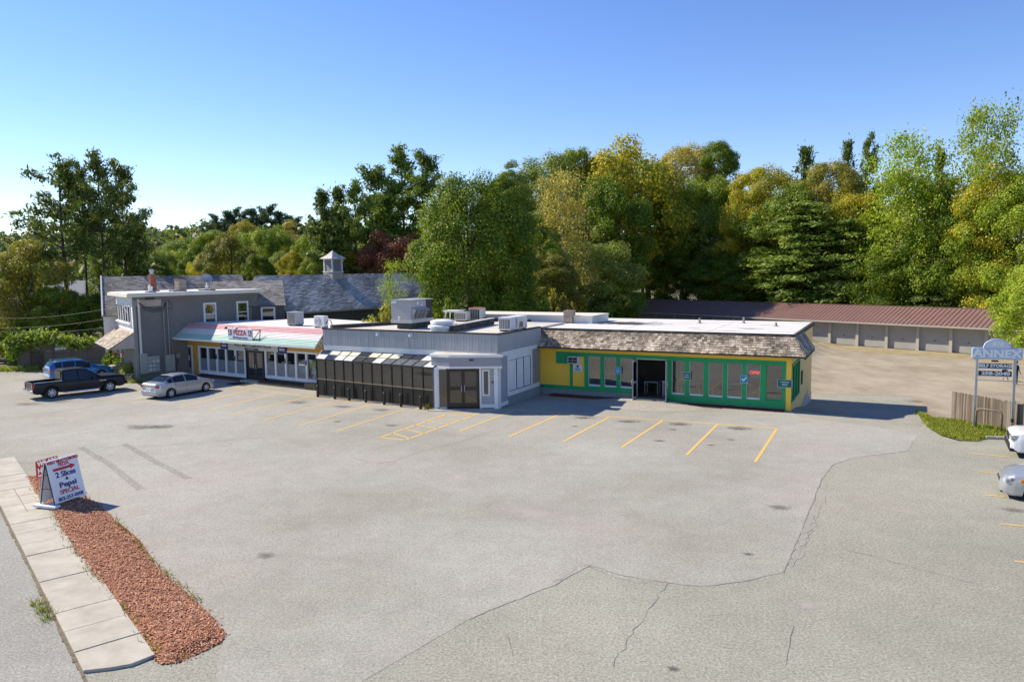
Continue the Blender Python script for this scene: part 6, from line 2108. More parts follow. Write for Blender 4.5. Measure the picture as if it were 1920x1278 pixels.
# ================================================================ people far back in the yard
def person(label, pts, edges, radii, loc, rot, clothes, head):
    """one continuous skinned body; clothing regions are coloured by height along the body"""
    p = thing('person', label, 'person', loc, rot)
    me = bpy.data.meshes.new('body')
    me.from_pydata(pts, edges, [])
    o = bpy.data.objects.new('tmp', me)
    COL.objects.link(o)
    sk = o.modifiers.new('s', 'SKIN')
    sk.use_smooth_shade = True
    for i, v in enumerate(me.skin_vertices[0].data):
        v.radius = (radii[i], radii[i])
        v.use_root = i == 0
    ss = o.modifiers.new('u', 'SUBSURF')
    ss.levels = 1
    dg = bpy.context.evaluated_depsgraph_get()
    m2 = bpy.data.meshes.new_from_object(o.evaluated_get(dg))
    bpy.data.objects.remove(o)
    m2.materials.clear()
    for m_ in ('skin', 'cloth_dark', 'cloth_grey'):
        m2.materials.append(M[m_])
    for f in m2.polygons:
        f.material_index = clothes(f.center)
        f.use_smooth = True
    link('body', m2, p)
    hx, hy, hz, ha = head
    HT_ = Matrix.Translation((hx, hy, hz)) @ Matrix.Rotation(ha, 4, 'X')
    hm_ = MB(HT_).lathe([(.035, -.12), (.065, -.09), (.078, -.02), (.08, .05), (.062, .10), (.02, .125)], n=14)
    hm_.add([(-.018, -.075, .0), (.018, -.075, .0), (0, -.105, -.025), (0, -.075, -.04)], [(0, 1, 2), (0, 2, 3), (2, 1, 3)])
    hd_ = hm_.build('head', M['skin'], p, smooth=True)
    for sx in (-1, 1):
        MB(HT_).lathe([(.010, -.072), (.008, -.08), (.001, -.082)], (sx*.03, 0, .01), 8, axis='y').build('eye', M['hair'], hd_)
        MB(HT_).box(sx*.082-.008, sx*.082+.008, -.02, .02, -.02, .035).build('ear', M['skin'], hd_)
    MB(HT_).box(-.025, .025, -.082, -.07, -.068, -.058).build('mouth', M['red_ink'], hd_)
    MB(HT_ @ Matrix.Translation((0, .012, .03))).lathe([(.084, -.06), (.090, .0), (.088, .05), (.066, .095), (.02, .112)], n=14).build('hair', M['hair'], p, smooth=True)
    return p
def limb_hand(pts, edges, radii, wrist, dirv, side):
    base = len(pts)
    d = Vector(dirv).normalized()
    sv = Vector(side).normalized()
    w = Vector(pts[wrist])
    pts.append(tuple(w+d*.06)); radii.append(.028); edges.append((wrist, base))
    for k, (s_, l_) in enumerate(((-.028, .065), (-.01, .08), (.010, .075), (.028, .06))):
        i = len(pts)
        pts.append(tuple(w+d*.09+sv*s_)); radii.append(.009); edges.append((base, i))
        pts.append(tuple(w+d*(.09+l_)+sv*s_*1.1+Vector((0, -.012, 0)))); radii.append(.008); edges.append((i, i+1))
    i = len(pts)
    pts.append(tuple(w+d*.07-sv*.05)); radii.append(.010); edges.append((base, i))
P_ = [(0, 0, .95), (0, 0, 1.15), (0, .0, 1.36), (0, -.01, 1.48), (-.10, 0, .9), (-.11, -.01, .5), (-.11, .02, .08), (-.11, -.13, .04), (.10, 0, .9), (.12, .0, .5), (.13, .02, .08), (.13, -.11, .04), (-.19, 0, 1.38), (-.24, .0, 1.12), (-.22, -.08, .88), (.19, 0, 1.38), (.25, -.02, 1.12), (.22, -.14, .92)]
E_ = [(0, 1), (1, 2), (2, 3), (0, 4), (4, 5), (5, 6), (6, 7), (0, 8), (8, 9), (9, 10), (10, 11), (2, 12), (12, 13), (13, 14), (2, 15), (15, 16), (16, 17)]
R_ = [.15, .135, .14, .055, .095, .065, .045, .035, .095, .065, .045, .035, .065, .045, .03, .065, .045, .03]
limb_hand(P_, E_, R_, 14, (0, -.2, -1), (0, 1, 0))
limb_hand(P_, E_, R_, 17, (0, -.4, -1), (0, 1, 0))
person('person in dark clothes standing beyond the fence, by the right sign post', P_, E_, R_, G(1904, 721), R(20), lambda c: 0 if (abs(c.x) > .17 and c.z < 1.16) else (1 if c.z > .98 else 2), (0, -.02, 1.64, R(5)))
P_ = [(0, 0, .50), (0, -.16, .66), (0, -.32, .82), (0, -.40, .90), (-.10, -.03, .48), (-.16, -.42, .52), (-.14, -.22, .10), (-.15, -.38, .04), (.10, -.03, .48), (.18, -.40, .46), (.15, -.12, .10), (.16, -.27, .04), (-.18, -.34, .80), (-.22, -.50, .60), (-.14, -.66, .42), (.18, -.34, .80), (.23, -.52, .58), (.12, -.68, .36)]
R_ = [.15, .135, .14, .055, .095, .065, .045, .035, .095, .065, .045, .035, .065, .045, .03, .065, .045, .03]
E_ = E_[:17]
limb_hand(P_, E_, R_, 14, (0, -.4, -1), (1, 0, 0))
limb_hand(P_, E_, R_, 17, (0, -.3, -1), (1, 0, 0))
person('person crouching with bare arms and legs on the dry grass beyond the fence', P_, E_, R_, G(1888, 713), R(-65), lambda c: 1 if (abs(c.x) < .17 and c.y > -.42 and c.z > .38) else 0, (0, -.50, 1.0, R(40)))

# ================================================================ wall with creeper, planters, wires on the left
w0, w1 = Vector(at(36, 699, 62.0)), Vector(at(197, 693, 62.5))
w0.z = w1.z = 0
wd = (w1-w0).normalized()
wl = thing('boundary_wall', 'brown-grey panelled wall with creeper on top behind the blue car', 'wall', w0, math.atan2(wd.y, wd.x))
WL = (w1-w0).length
n = 5
for i in range(n):
    a, b = WL*i/n, WL*(i+1)/n
    for z0, z1 in ((0, .75), (.77, 1.5), (1.52, 2.2)):
        MB().box(a+.06, b-.06, .02, .14, z0, z1).build('wall_panel', M['wall_panel'], wl)
for i in range(n+1):
    a = WL*i/n
    MB().box(a-.07, a+.07, -.02, .18, 0, 2.28).build('wall_post', M['wall_panel'], wl)
MB().box(1.05, 1.95, -.03, .02, .1, 1.45).box(1.0, 1.06, -.06, .0, .05, 1.5).box(1.94, 2.0, -.06, .0, .05, 1.5).box(1.0, 2.0, -.06, 0, 1.44, 1.5).build('wall_hatch', M['dark_timber'], wl)
pk_ = thing('parking_sign', 'small white parking sign fixed to the top of the brown wall', 'sign', w0+wd*WL*.50+Vector((0, 0, 1.85)), math.atan2(wd.y, wd.x))
MB().box(-.45, .45, -.05, -.02, -.22, .22).build('panel', M['sign_white'], pk_)
lettering('PARKING', .17, M['dark_ink'], pk_, (-.05, -.055, .06), bold=.004, sx=.9)
lettering('ONLY', .14, M['dark_ink'], pk_, (-.05, -.055, -.12), bold=.004)
def planter(px, py, label, r=.42):
    g_ = G(px, py)
    t = thing('planter_tub', label, 'planter', g_, rnd.uniform(0, 3), 'planters by the grey house')
    for k in range(14):
        a = 2*math.pi*k/14
        q = MB(Matrix.Rotation(a, 4, 'Z'))
        q.add([(r*.82, -.088, 0), (r*.82, .088, 0), (r, .10, .5), (r, -.10, .5), (r*.82-.03, -.088, 0), (r*.82-.03, .088, 0), (r-.03, .10, .5), (r-.03, -.10, .5)], [(0, 1, 2, 3), (7, 6, 5, 4), (3, 2, 6, 7), (0, 3, 7, 4), (1, 5, 6, 2)])
        q.build('stave', M['wood'], t)
    MB().lathe([(r-.04, .4), (.02, .46)], n=14, cap=False).build('soil', M['soil'], t)
    MB().lathe([(r*.9+.005, .14), (r*.9+.012, .18)], n=20, cap=False).lathe([(r*.97+.008, .38), (r*.98+.012, .42)], n=20, cap=False).build('hoop', M['dark_timber'], t)
    return g_
gp1 = planter(243, 711, 'wooden tub of pale yellow-green plants nearest the dark house corner', .62)
gp2 = planter(232, 699, 'wooden tub with dark red flowers behind the front tub', .6)
sb_ = thing('stone_block', 'pale flat-topped concrete block between the blue car and the flower tubs', 'concrete block', G(219, 703), R(58))
MB().box(-.6, .6, -.4, .4, 0, .8).build('block', M['concrete'], sb_, bevel=.03)
wh_ = thing('garden_hose_reel', 'white hose coil leaning on the house corner beside the tubs', 'hose reel', G(252, 714), R(40))
for k in range(4):
    MB().tube([(.26*math.cos(2*math.pi*i/20), .05*k, .28+.26*math.sin(2*math.pi*i/20)) for i in range(21)], .025, 5).build('hose_loop', M['unit_grey'] if k % 2 == 0 else M['conduit'], wh_)
hk = Vector((*FH.w(.1, .0), 5.75))
for i, (px, py, dz, lab) in enumerate(((0, 590, 0, 'topmost thin overhead cable running left from the house corner'), (0, 607, -.45, 'middle thin overhead cable running left from the house corner'), (0, 612, -.9, 'lowest thin overhead cable running left from the house corner'))):
    far = Vector(at(px-60, py+4, 58))
    a = hk+Vector((0, 0, dz*1.6))
    t = thing('overhead_cable', lab, 'cable', a, 0, 'cables to the house corner')
    path = []
    for k in range(15):
        s = k/14
        p = (far-a)*s
        p.z -= .5*4*s*(1-s)
        path.append(tuple(p))
    MB().tube(path, .008, 4).build('cable', M['wire'], t)

# ================================================================ trees
def leaf_mesh(name, C, N, size, elong=1.0, seed=0, mat_=None, up=None):
    """C centres, N facing directions: one small quad per leaf spray"""
    g = np.random.default_rng(seed)
    n = len(C)
    N = N/np.maximum(np.linalg.norm(N, axis=1, keepdims=True), 1e-6)
    A = up if up is not None else g.normal(size=(n, 3))
    A = A-N*np.sum(A*N, axis=1, keepdims=True)
    A /= np.maximum(np.linalg.norm(A, axis=1, keepdims=True), 1e-6)
    B = np.cross(N, A)
    s = size*g.uniform(.6, 1.35, (n, 1))/2
    a, b = A*s*elong, B*s/math.sqrt(elong)
    # kite-shaped sprays with uneven corners
    V = np.stack([C-a*g.uniform(.7, 1.2, (n, 1)), C+b*g.uniform(.5, 1.1, (n, 1))+a*g.uniform(-.3, .2, (n, 1)), C+a*g.uniform(.7, 1.2, (n, 1))+N*s*g.uniform(-.4, .4, (n, 1)), C-b*g.uniform(.5, 1.1, (n, 1))+a*g.uniform(-.3, .2, (n, 1))], axis=1).reshape(-1, 3)
    me = bpy.data.meshes.new(name)
    me.vertices.add(4*n)
    me.vertices.foreach_set('co', V.astype(np.float32).ravel())
    me.loops.add(4*n)
    me.loops.foreach_set('vertex_index', np.arange(4*n, dtype=np.int32))
    me.polygons.add(n)
    me.polygons.foreach_set('loop_start', np.arange(0, 4*n, 4, dtype=np.int32))
    try:
        me.polygons.foreach_set('loop_total', np.full(n, 4, dtype=np.int32))
    except Exception:
        pass
    me.update(calc_edges=True)
    me.materials.append(mat_ or F['mid'])
    return me

def sphere_dirs(g, n):
    d = g.normal(size=(n, 3))
    return d/np.linalg.norm(d, axis=1, keepdims=True)

def trunk_mesh(name, H, r0_, limbs, m, top=.75, bend=.15, seed=1):
    rr = random.Random(seed)
    mb = MB()
    path, rad = [], []
    x = y = 0
    for k in range(8):
        t = k/7
        path.append((x, y, H*top*t))
        rad.append(r0_*(1-.8*t)*(1.25 if k == 0 else 1))
        x += rr.gauss(0, bend)
        y += rr.gauss(0, bend)
    mb.tube(path, rad, 9)
    for (z, p) in limbs:
        i = min(7*z/(H*top), 6.99)
        k = int(i)
        f = i-k
        a = Vector(path[k]).lerp(Vector(path[k+1]), f)
        b = Vector(p)
        mid = a.lerp(b, .5)+Vector((rr.gauss(0, .2), rr.gauss(0, .2), .25))
        rl = max(.03, rad[k]*.42)
        mb.tube([a, mid, b], [rl, rl*.6, rl*.2], 6)
    return mb.mesh(name, m)

def broad(seed, W=10, H=13, base=.10, nl=78, per=700, leaf=.178, irregular=.2, flat_bottom=.75):
    g = np.random.default_rng(seed)
    cz, rz = H*(base+1)/2, H*(1-base)/2
    C, N, L = [], [], []
    d = sphere_dirs(g, nl*2)
    d = d[d[:, 2] > -flat_bottom][:nl]
    for i, v in enumerate(d):
        taper = 1-.22*max(v[2], 0)
        rf = g.uniform(.80-irregular, .92+irregular*.45)
        if v[2] > .55:
            rf = min(max(rf, .72), .88)
        c = np.array([v[0]*W/2*rf*taper, v[1]*W/2*rf*taper, cz+v[2]*rz*rf])
        r = W*g.uniform(.09 if v[2] > .55 else .075, .15)
        L.append((c, r))
        q = sphere_dirs(g, per)
        q = q[(q@v) > -.45]
        rad = r*g.uniform(.55, 1.12, (len(q), 1))
        C.append(c+q*rad*np.array([1, 1, .8]))
        N.append(q+g.normal(size=q.shape)*.38+np.array([0, 0, .3]))
    q = sphere_dirs(g, 2600)
    C.append(np.array([0, 0, cz])+q*np.array([W/2, W/2, rz])*g.uniform(.25, .8, (len(q), 1)))
    N.append(g.normal(size=q.shape))
    me = leaf_mesh('crown', np.concatenate(C), np.concatenate(N), leaf, 1.15, seed)
    limbs = [(H*g.uniform(.2, .6), tuple(L[k][0]*np.array([.8, .8, .95]))) for k in range(0, len(L), 7)]
    tm_ = trunk_mesh('trunk', H, W*.032, limbs, M['bark'], .8, .12, seed)
    return me, tm_, W, H

def airy(seed, W=9, H=16, n=120, per=115, leaf=.21, base=.12):
    g = np.random.default_rng(seed)
    C, N, P = [], [], []
    for i in range(n):
        t = g.uniform(base, 1)
        prof = math.sin(math.pi*min(1, (1-t)*.85+.12))**.7
        a = g.uniform(0, 6.28)
        rr_ = W/2*prof*g.uniform(.25, 1.05)
        c = np.array([rr_*math.cos(a), rr_*math.sin(a), H*t])
        P.append(c)
        k = int(per*g.uniform(.5, 1.4))
        off = g.normal(size=(k, 3))*np.array([.50, .50, .42])*g.uniform(.7, 1.35)
        C.append(c+off)
        N.append(g.normal(size=(k, 3))+np.array([math.cos(a)*.5, math.sin(a)*.5, .4]))
    me = leaf_mesh('crown', np.concatenate(C), np.concatenate(N), leaf, 1.1, seed)
    limbs = [(max(H*.15, p[2]-H*.14), tuple(p)) for p in P[::4]]
    tm_ = trunk_mesh('trunk', H, .26, limbs, M['bark_pale'], .95, .18, seed)
    return me, tm_, W, H

def pine(seed, W=9, H=20, base=.30, whorl=.95, dens=1.0, lop=0.0, leaf=.34, flat=.30, nb=(4, 7), shape=1.0):
    """white pine: tiers of long level boughs ending in tufts, sky between them"""
    g = np.random.default_rng(seed)
    C, N, U, limbs = [], [], [], []
    z = H*base
    while z < H*.985:
        t = (z/H-base)/(1-base)
        prof = (min(1, .5+t*2.2) if t < .22 else (1-((t-.22)/.78)**(2.1*shape))*.88+.12)
        for k in range(int(g.integers(nb[0], nb[1]))):
            a = g.uniform(0, 6.283)
            zk = min(z+g.normal()*whorl*.45, H*.975)
            Lb = W/2*prof*g.choice([.45, .7, .85, 1.0, 1.18])*g.uniform(.85, 1.1)*(1+lop*math.cos(a))
            rise = g.uniform(-.02, .34)+.45*t
            dirv = np.array([math.cos(a), math.sin(a), rise])
            end = np.array([0, 0, zk])+dirv*Lb
            limbs.append((zk, tuple(end)))
            nt_ = max(2, int(Lb/.75))
            for j in range(nt_):
                s = .30+.72*(j+g.uniform(0, 1))/nt_
                side_ = np.array([-math.sin(a), math.cos(a), 0])*g.normal()*.42*Lb*.28
                c = np.array([0, 0, zk])+dirv*Lb*s+side_+np.array([0, 0, .30*s*s*Lb*.35+g.normal()*.16])
                m_ = int(40*dens)
                off = g.normal(size=(m_, 3))*np.array([.38, .38, flat*.75])
                C.append(c+off)
                N.append(g.normal(size=(m_, 3))*.6+np.array([0, 0, .8]))
                U.append(g.normal(size=(m_, 3))*.8+dirv+np.array([0, 0, .35]))
        z += whorl*g.uniform(.6, 1.3)*(1.1-.4*t)
    me = leaf_mesh('crown', np.concatenate(C), np.concatenate(N), leaf, 1.9, seed, F['pine'], np.concatenate(U))
    rr = random.Random(seed)
    limbs = rr.sample(limbs, min(46, len(limbs)))
    tm_ = trunk_mesh('trunk', H, .30, [(min(z_, H*.93), p) for z_, p in limbs], M['bark_pine'], .97, .06, seed)
    return me, tm_, W, H

def plume(seed, W=11, H=16, base=.02, leaf=.26):
    """dense evergreen clothed to the ground, boughs in drooping shelves"""
    g = np.random.default_rng(seed)
    C, N = [], []
    z = H*base+.3
    while z < H*.99:
        t = z/H
        prof = (1-t)**.45*.95+.05
        for k in range(int(9+6*(1-t))):
            a = g.uniform(0, 6.283)
            Lb = W/2*prof*g.uniform(.6, 1.08)
            nt_ = max(2, int(Lb/.55))
            for j in range(nt_):
                s = .35+.67*(j+g.uniform(0, 1))/nt_
                dz = .22*Lb*s-.30*Lb*s*s
                ca, sa_ = math.cos(a+g.normal()*.10), math.sin(a+g.normal()*.10)
                c = np.array([ca*Lb*s, sa_*Lb*s, z+dz])
                m_ = 26
                C.append(c+g.normal(size=(m_, 3))*np.array([.42, .42, .13]))
                N.append(g.normal(size=(m_, 3))*.55+np.array([ca*.35, sa_*.35, .9]))
        z += .82*g.uniform(.75, 1.2)
    me = leaf_mesh('crown', np.concatenate(C), np.concatenate(N), leaf, 1.6, seed, F['pine_light'])
    tm_ = trunk_mesh('trunk', H, .26, [], M['bark_pine'], .95, .05, seed)
    return me, tm_, W, H

def shrubby(seed, W=3.2, H=2.6, n=34, per=130, leaf=.17):
    g = np.random.default_rng(seed)
    C, N = [], []
    for i in range(n):
        v = sphere_dirs(g, 1)[0]
        v[2] = abs(v[2])
        c = np.array([v[0]*W/2, v[1]*W/2, v[2]*H*.78+.15])*g.uniform(.45, .95)
        q = sphere_dirs(g, per)
        C.append(c+q*W*g.uniform(.07, .15)*g.uniform(.5, 1.1, (per, 1)))
        N.append(q+g.normal(size=q.shape)*.6+np.array([0, 0, .3]))
    me = leaf_mesh('crown', np.concatenate(C), np.concatenate(N), leaf, 1.2, seed)
    tm_ = trunk_mesh('trunk', H, .06, [(.2, (.5, .2, 1.2)), (.2, (-.4, .3, 1.3)), (.15, (.1, -.5, 1.1))], M['bark'], .6, .05, seed)
    return me, tm_, W, H

KIND = {
    'maple': [broad(11), broad(12, irregular=.26), broad(13, W=10, H=14, irregular=.16)],
    'oval': [broad(21, W=8, H=14, nl=70, irregular=.24), broad(22, W=8.5, H=15, nl=80, irregular=.18)],
    'dense': [broad(31, W=11, H=15, base=.03, nl=170, per=700, leaf=.172, irregular=.13)],
    'airy': [airy(41), airy(42, W=10, H=17, n=140), airy(43, W=8, H=15, n=80, per=70)],
    'pine': [pine(51, lop=.3, base=.42, nb=(3, 4), whorl=1.15), pine(52, W=8, base=.5, nb=(2, 5), whorl=1.1), pine(53, W=10, base=.38, nb=(3, 5), whorl=1.05), pine(54, W=7, H=18, base=.12, nb=(4, 6), shape=.75)],
    'plume': [plume(61), plume(62, W=12, H=15)],
    'shrub': [shrubby(71), shrubby(72, W=3.6, H=2.4)],
}
use = {}
def tree(name, kind, px, ytop, wpx, Y, leafm, label, group=None, var=None, cat='tree', base_z=None, depth=1.0):
    x, y, ztop = at(px, ytop, Y)
    zb = terrain(x, y)+hill(x, y)-.1 if base_z is None else base_z
    H = ztop-zb
    wid = wpx/FPX*Y
    k = use.get(kind, 0)
    use[kind] = k+1
    me, tm_, W0, H0 = KIND[kind][(k if var is None else var) % len(KIND[kind])]
    t = thing(name, label, cat, (x, y, zb), rnd.uniform(0, 6.28) if not (kind == 'pine' and var == 0) else R(170), group)
    if kind in ('maple', 'oval') and px > 940:
        wid *= 1.22
    sc_ = wid/W0
    if kind in ('maple', 'oval', 'dense') and H/H0 > 1.18*sc_:
        # a tall tree keeps round crowns: boughs repeat down the trunk instead of stretching
        sz = sc_*min(1.18, H/H0/sc_)
        top = H
        k_ = 0
        while True:
            c = link('crown' if k_ == 0 else 'lower_crown', me, t)
            c.material_slots[0].link = 'OBJECT'
            c.material_slots[0].material = F[leafm]
            f_ = 1.0 if k_ == 0 else rnd.uniform(1.0, 1.18)
            c.scale = (sc_*f_, sc_*f_, sz*f_)
            c.location = (rnd.uniform(-.12, .12)*wid*(k_ > 0), rnd.uniform(-.12, .12)*wid*(k_ > 0), top-H0*sz*f_)
            c.rotation_euler = (0, 0, rnd.uniform(0, 6.28))
            top -= H0*sz*.55
            k_ += 1
            if top < H0*sz*.62 or k_ > 4:
                break
        tr = link('trunk', tm_, t)
        tr.scale = (sc_, sc_, H/H0)
        return t
    t.scale = (sc_, sc_*depth, H/H0)
    c = link('crown' if kind != 'shrub' else 'foliage', me, t)
    c.material_slots[0].link = 'OBJECT'
    c.material_slots[0].material = F[leafm]
    link('trunk' if kind != 'shrub' else 'stem', tm_, t)
    return t

def behind_garages(px, back=9.0):
    d = ray(px, 500)
    n = FG.V
    o = FG.o+n*back
    t = (o@n)/(d[:2]@n)
    return float(d[1]*t)

# --- left: tall white pines over golden and green broadleaves
tree('white_pine', 'pine', 112, 303, 150, 73, 'pine', 'tall leaning-limbed white pine at the left end of the pine clump', var=0)
tree('white_pine', 'pine', 147, 318, 80, 79, 'pine', 'slim white pine, second from the left in the tall clump', var=1)
tree('white_pine', 'pine', 181, 296, 118, 75, 'pine', 'tallest pine of the clump on the left, with a full dark top', var=2)
tree('white_pine', 'pine', 226, 311, 112, 80, 'pine', 'rightmost tall pine of the clump on the left, above the slate roof', var=2)
tree('white_pine', 'pine', 245, 405, 95, 84, 'pine', 'lower spreading pine at the right foot of the tall clump', var=3)
tree('maple_tree', 'maple', 48, 446, 150, 70, 'rust', 'maple turning gold and brown at the left edge, in front of the pines', var=1)
tree('maple_tree', 'maple', 2, 470, 110, 72, 'olive', 'olive-green tree cut off by the left edge of the picture', var=0)
tree('bushy_tree', 'oval', 108, 520, 110, 70, 'mid', 'small green tree in front of the left pine trunks', var=0)
tree('bushy_tree', 'maple', 165, 540, 100, 71, 'deep', 'dark green tree between the pines and the grey house', var=2)
tree('bushy_tree', 'oval', 205, 470, 90, 88, 'mid', 'green tree behind the tall pines, left of the brick chimney', var=1)
tree('bushy_tree', 'maple', 270, 455, 110, 92, 'deep', 'dark green tree behind the slate roof, above the red brick chimney', var=0)
tree('bushy_tree', 'maple', 60, 585, 120, 69, 'bright', 'bright green low tree above the creeper wall', var=2)
tree('bushy_tree', 'maple', 15, 590, 80, 69, 'olive', 'low olive tree at the left end of the creeper wall', var=1)
t = tree('round_conifer', 'shrub', 36, 597, 62, 67, 'pine_light', 'round soft green conifer bush rising above the creeper wall', cat='bush', var=0)
tree('garden_bush', 'shrub', 208, 640, 34, 61, 'deep', 'dark green bush between the wall and the house hood', cat='bush', var=1)
tree('garden_bush', 'shrub', 178, 630, 60, 66, 'olive', 'grey-green bush hanging over the right part of the wall', cat='bush', var=0)
# creeper along the wall: one sprawling plant
g = np.random.default_rng(5)
n_ = 5200
sx = g.beta(1.0, 1.5, n_)*WL*1.04-.9
hh = 2.45+.3*np.sin(sx*.9)+.25*g.normal(size=n_)
drop = np.where(g.random(n_) < .3, g.uniform(0, 1.3, n_)*np.clip(.9-sx/3.5, .10, 1), 0)
yy = g.normal(size=n_)*.35+np.where(drop > 0, -.18, .15)
Cc = np.stack([sx, yy, np.maximum(hh-drop, .1)], axis=1)
cr_ = thing('creeper', 'green creeper sprawling over the top of the brown wall', 'creeper', w0, math.atan2(wd.y, wd.x))
c_ = link('foliage', leaf_mesh('foliage', Cc, g.normal(size=(n_, 3))+np.array([0, -.5, .6]), .24, 1.1, 6, F['vine']), cr_)
# weeds at the wall foot
pts = [(w0.x+wd.x*s+rnd.gauss(0, .2)-.5, w0.y+wd.y*s+rnd.gauss(0, .3)-.6, 0) for s in [rnd.uniform(-1.2, 2.6) for _ in range(900)]]
blades('wall_foot_weeds', pts, .35, .04, 'yellow-green weeds along the foot of the brown wall')
# planted tubs
def tuft(name, label, x, y, z, w, h, m, nflow=0, cat='plant'):
    g = np.random.default_rng(int(abs(x*10)))
    n = 900
    q = sphere_dirs(g, n)
    q[:, 2] = abs(q[:, 2])
    C = q*np.array([w/2, w/2, h])*g.uniform(.3, 1.0, (n, 1))
    t = thing(name, label, cat, (x, y, z), 0)
    link('foliage', leaf_mesh('foliage', C, g.normal(size=(n, 3))+np.array([0, 0, .5]), .11, 1.6, 3, F[m]), t)
    for k in range(nflow):
        a = rnd.uniform(0, 6.28)
        fx_, fy_, fz_ = math.cos(a)*w*.35, math.sin(a)*w*.35, h*rnd.uniform(.7, 1.05)
        MB().lathe([(.02, -.05), (.10, -.03), (.13, .03), (.08, .08), (.02, .09)], (fx_, fy_, fz_), 10).build('flower', M['red_ink'], t)
    return t
tuft('tub_plant', 'feathery pale green plant growing in the front tub', gp1[0], gp1[1], .45, 1.5, .9, 'grey')
tuft('tub_plant', 'leafy plant with dark red flowers in the rear tub', gp2[0], gp2[1], .45, 1.7, 1.2, 'vine', 7)
tuft('wild_plant', 'tall pale flowering weeds beside the house front behind the tubs', *G(222, 694)[:2], .3, 2.2, 1.9, 'grey')
pts = [(x+rnd.gauss(0, .35), y+rnd.gauss(0, .2), 0) for x, y, _ in [G(255, 717)]*240]
blades('house_corner_weeds', pts, .3, .03, 'weeds at the foot of the dark house corner')
pts = [(x+rnd.gauss(0, .1), y+rnd.gauss(0, .08), 0) for x, y, _ in [G(803, 766)]*90]
blades('entrance_weed', pts, .3, .04, 'small green weed growing by the right end of the lean-to', lean=.5)

# --- middle distance behind the houses
far_list = [
    ('bushy_tree', 'maple', 327, 462, 80, 150, 'mid', 'rounded green tree far behind the slate roof, left of the gold one'),
    ('maple_tree', 'oval', 352, 470, 52, 118, 'deep', 'dark green tree just right of the white chimney, far back'),
    ('maple_tree', 'maple', 376, 478, 58, 112, 'gold', 'yellow-gold tree behind the satellite dish'),
    ('bushy_tree', 'maple', 345, 440, 120, 210, 'deep', 'dark green far tree on the lower left slope'),
    ('bushy_tree', 'maple', 305, 462, 60, 130, 'grey', 'grey-green tree left of the white chimney, far back'),
    ('bushy_tree', 'maple', 428, 432, 118, 108, 'olive', 'large olive tree behind the house roof, right of the dish'),
    ('bushy_tree', 'oval', 398, 425, 90, 150, 'mid', 'mid-green tree behind the large olive one'),
    ('bushy_tree', 'maple', 472, 425, 100, 140, 'bright', 'bright green tree on the slope right of the large olive one'),
    ('bushy_tree', 'maple', 512, 415, 100, 122, 'mid', 'tall green tree behind the left end of the barn ridge'),
    ('bushy_tree', 'oval', 548, 412, 90, 150, 'tan', 'tan and green tree on the slope left of the barn cupola pines'),
    ('maple_tree', 'maple', 548, 468, 58, 92, 'gold', 'small bright golden tree just above the barn roof'),
    ('bushy_tree', 'oval', 482, 470, 70, 98, 'deep', 'dark green tree right above the left end of the barn roof'),
    ('bushy_tree', 'maple', 580, 430, 70, 118, 'bright', 'yellow-green tree left of the pines behind the barn'),
    ('maple_tree', 'maple', 455, 408, 60, 180, 'rust', 'orange-tinged tree high on the far slope'),
    ('bushy_tree', 'maple', 525, 470, 60, 104, 'grey', 'grey-green tree left of the small golden one'),
    ('bushy_tree', 'maple', 592, 470, 70, 88, 'mid', 'green tree at the foot of the pines, left of the cupola'),
]
for (nm, k, px, yt, w, Y, lf, lab) in far_list:
    tree(nm, k, px, yt, w, Y, lf, lab, 'trees behind the houses')
for i, (px, yt, w) in enumerate(((402, 404, 34), (428, 397, 34), (443, 392, 30), (458, 396, 34), (474, 393, 36), (492, 391, 30), (507, 387, 38), (524, 398, 34), (541, 404, 36), (556, 410, 36))):
    tree('far_pine', 'pine', px, yt, w*1.7, 255+4*(i % 3), 'pine_far', ['lone dark pine at the left end of the far ridge', 'dark pine second from the left on the far ridge', 'dark pine third from the left on the far ridge', 'dark pine fourth from the left on the far ridge', 'dark pine fifth from the left on the far ridge', 'dark pine left of the highest one on the far ridge', 'highest dark pine on the far ridge', 'dark pine right of the highest one on the far ridge', 'dark pine second from the right on the far ridge', 'rightmost dark pine on the far ridge'][i], 'pines on the far ridge', var=(2, 3, 2)[i % 3])
# far woods on the hills: one mass nobody could count
g = np.random.default_rng(77)
Cc, Nn = [], []
m_ = 0
while m_ < 1500:
    y = g.uniform(180, 800)
    x = g.uniform(-.78*y, .05*y)
    px = 960+FPX*x/y
    hz = hill(x, y)
    r = g.uniform(2.6, 5.0)
    hgt = g.uniform(7, 13)
    q = sphere_dirs(g, 34)
    q[:, 2] = np.abs(q[:, 2])
    Cc.append(np.array([x, y, hz+hgt*.35])+q*np.array([r, r, hgt*.62])*g.uniform(.75, 1.05, (34, 1)))
    Nn.append(q+g.normal(size=q.shape)*.35)
    m_ += 1
fw = link('far_woods', leaf_mesh('far_woods', np.concatenate(Cc), np.concatenate(Nn), 2.4, 1.0, 8, F['mid']))
fw.material_slots[0].link = 'OBJECT'
fw.material_slots[0].material = foliage('far_woods_leaves', (.034, .054, .024), (.06, .075, .026), (.11, .085, .025), .1)
fw['kind'] = 'stuff'
fw['label'] = 'wooded hills in the far distance on the left'

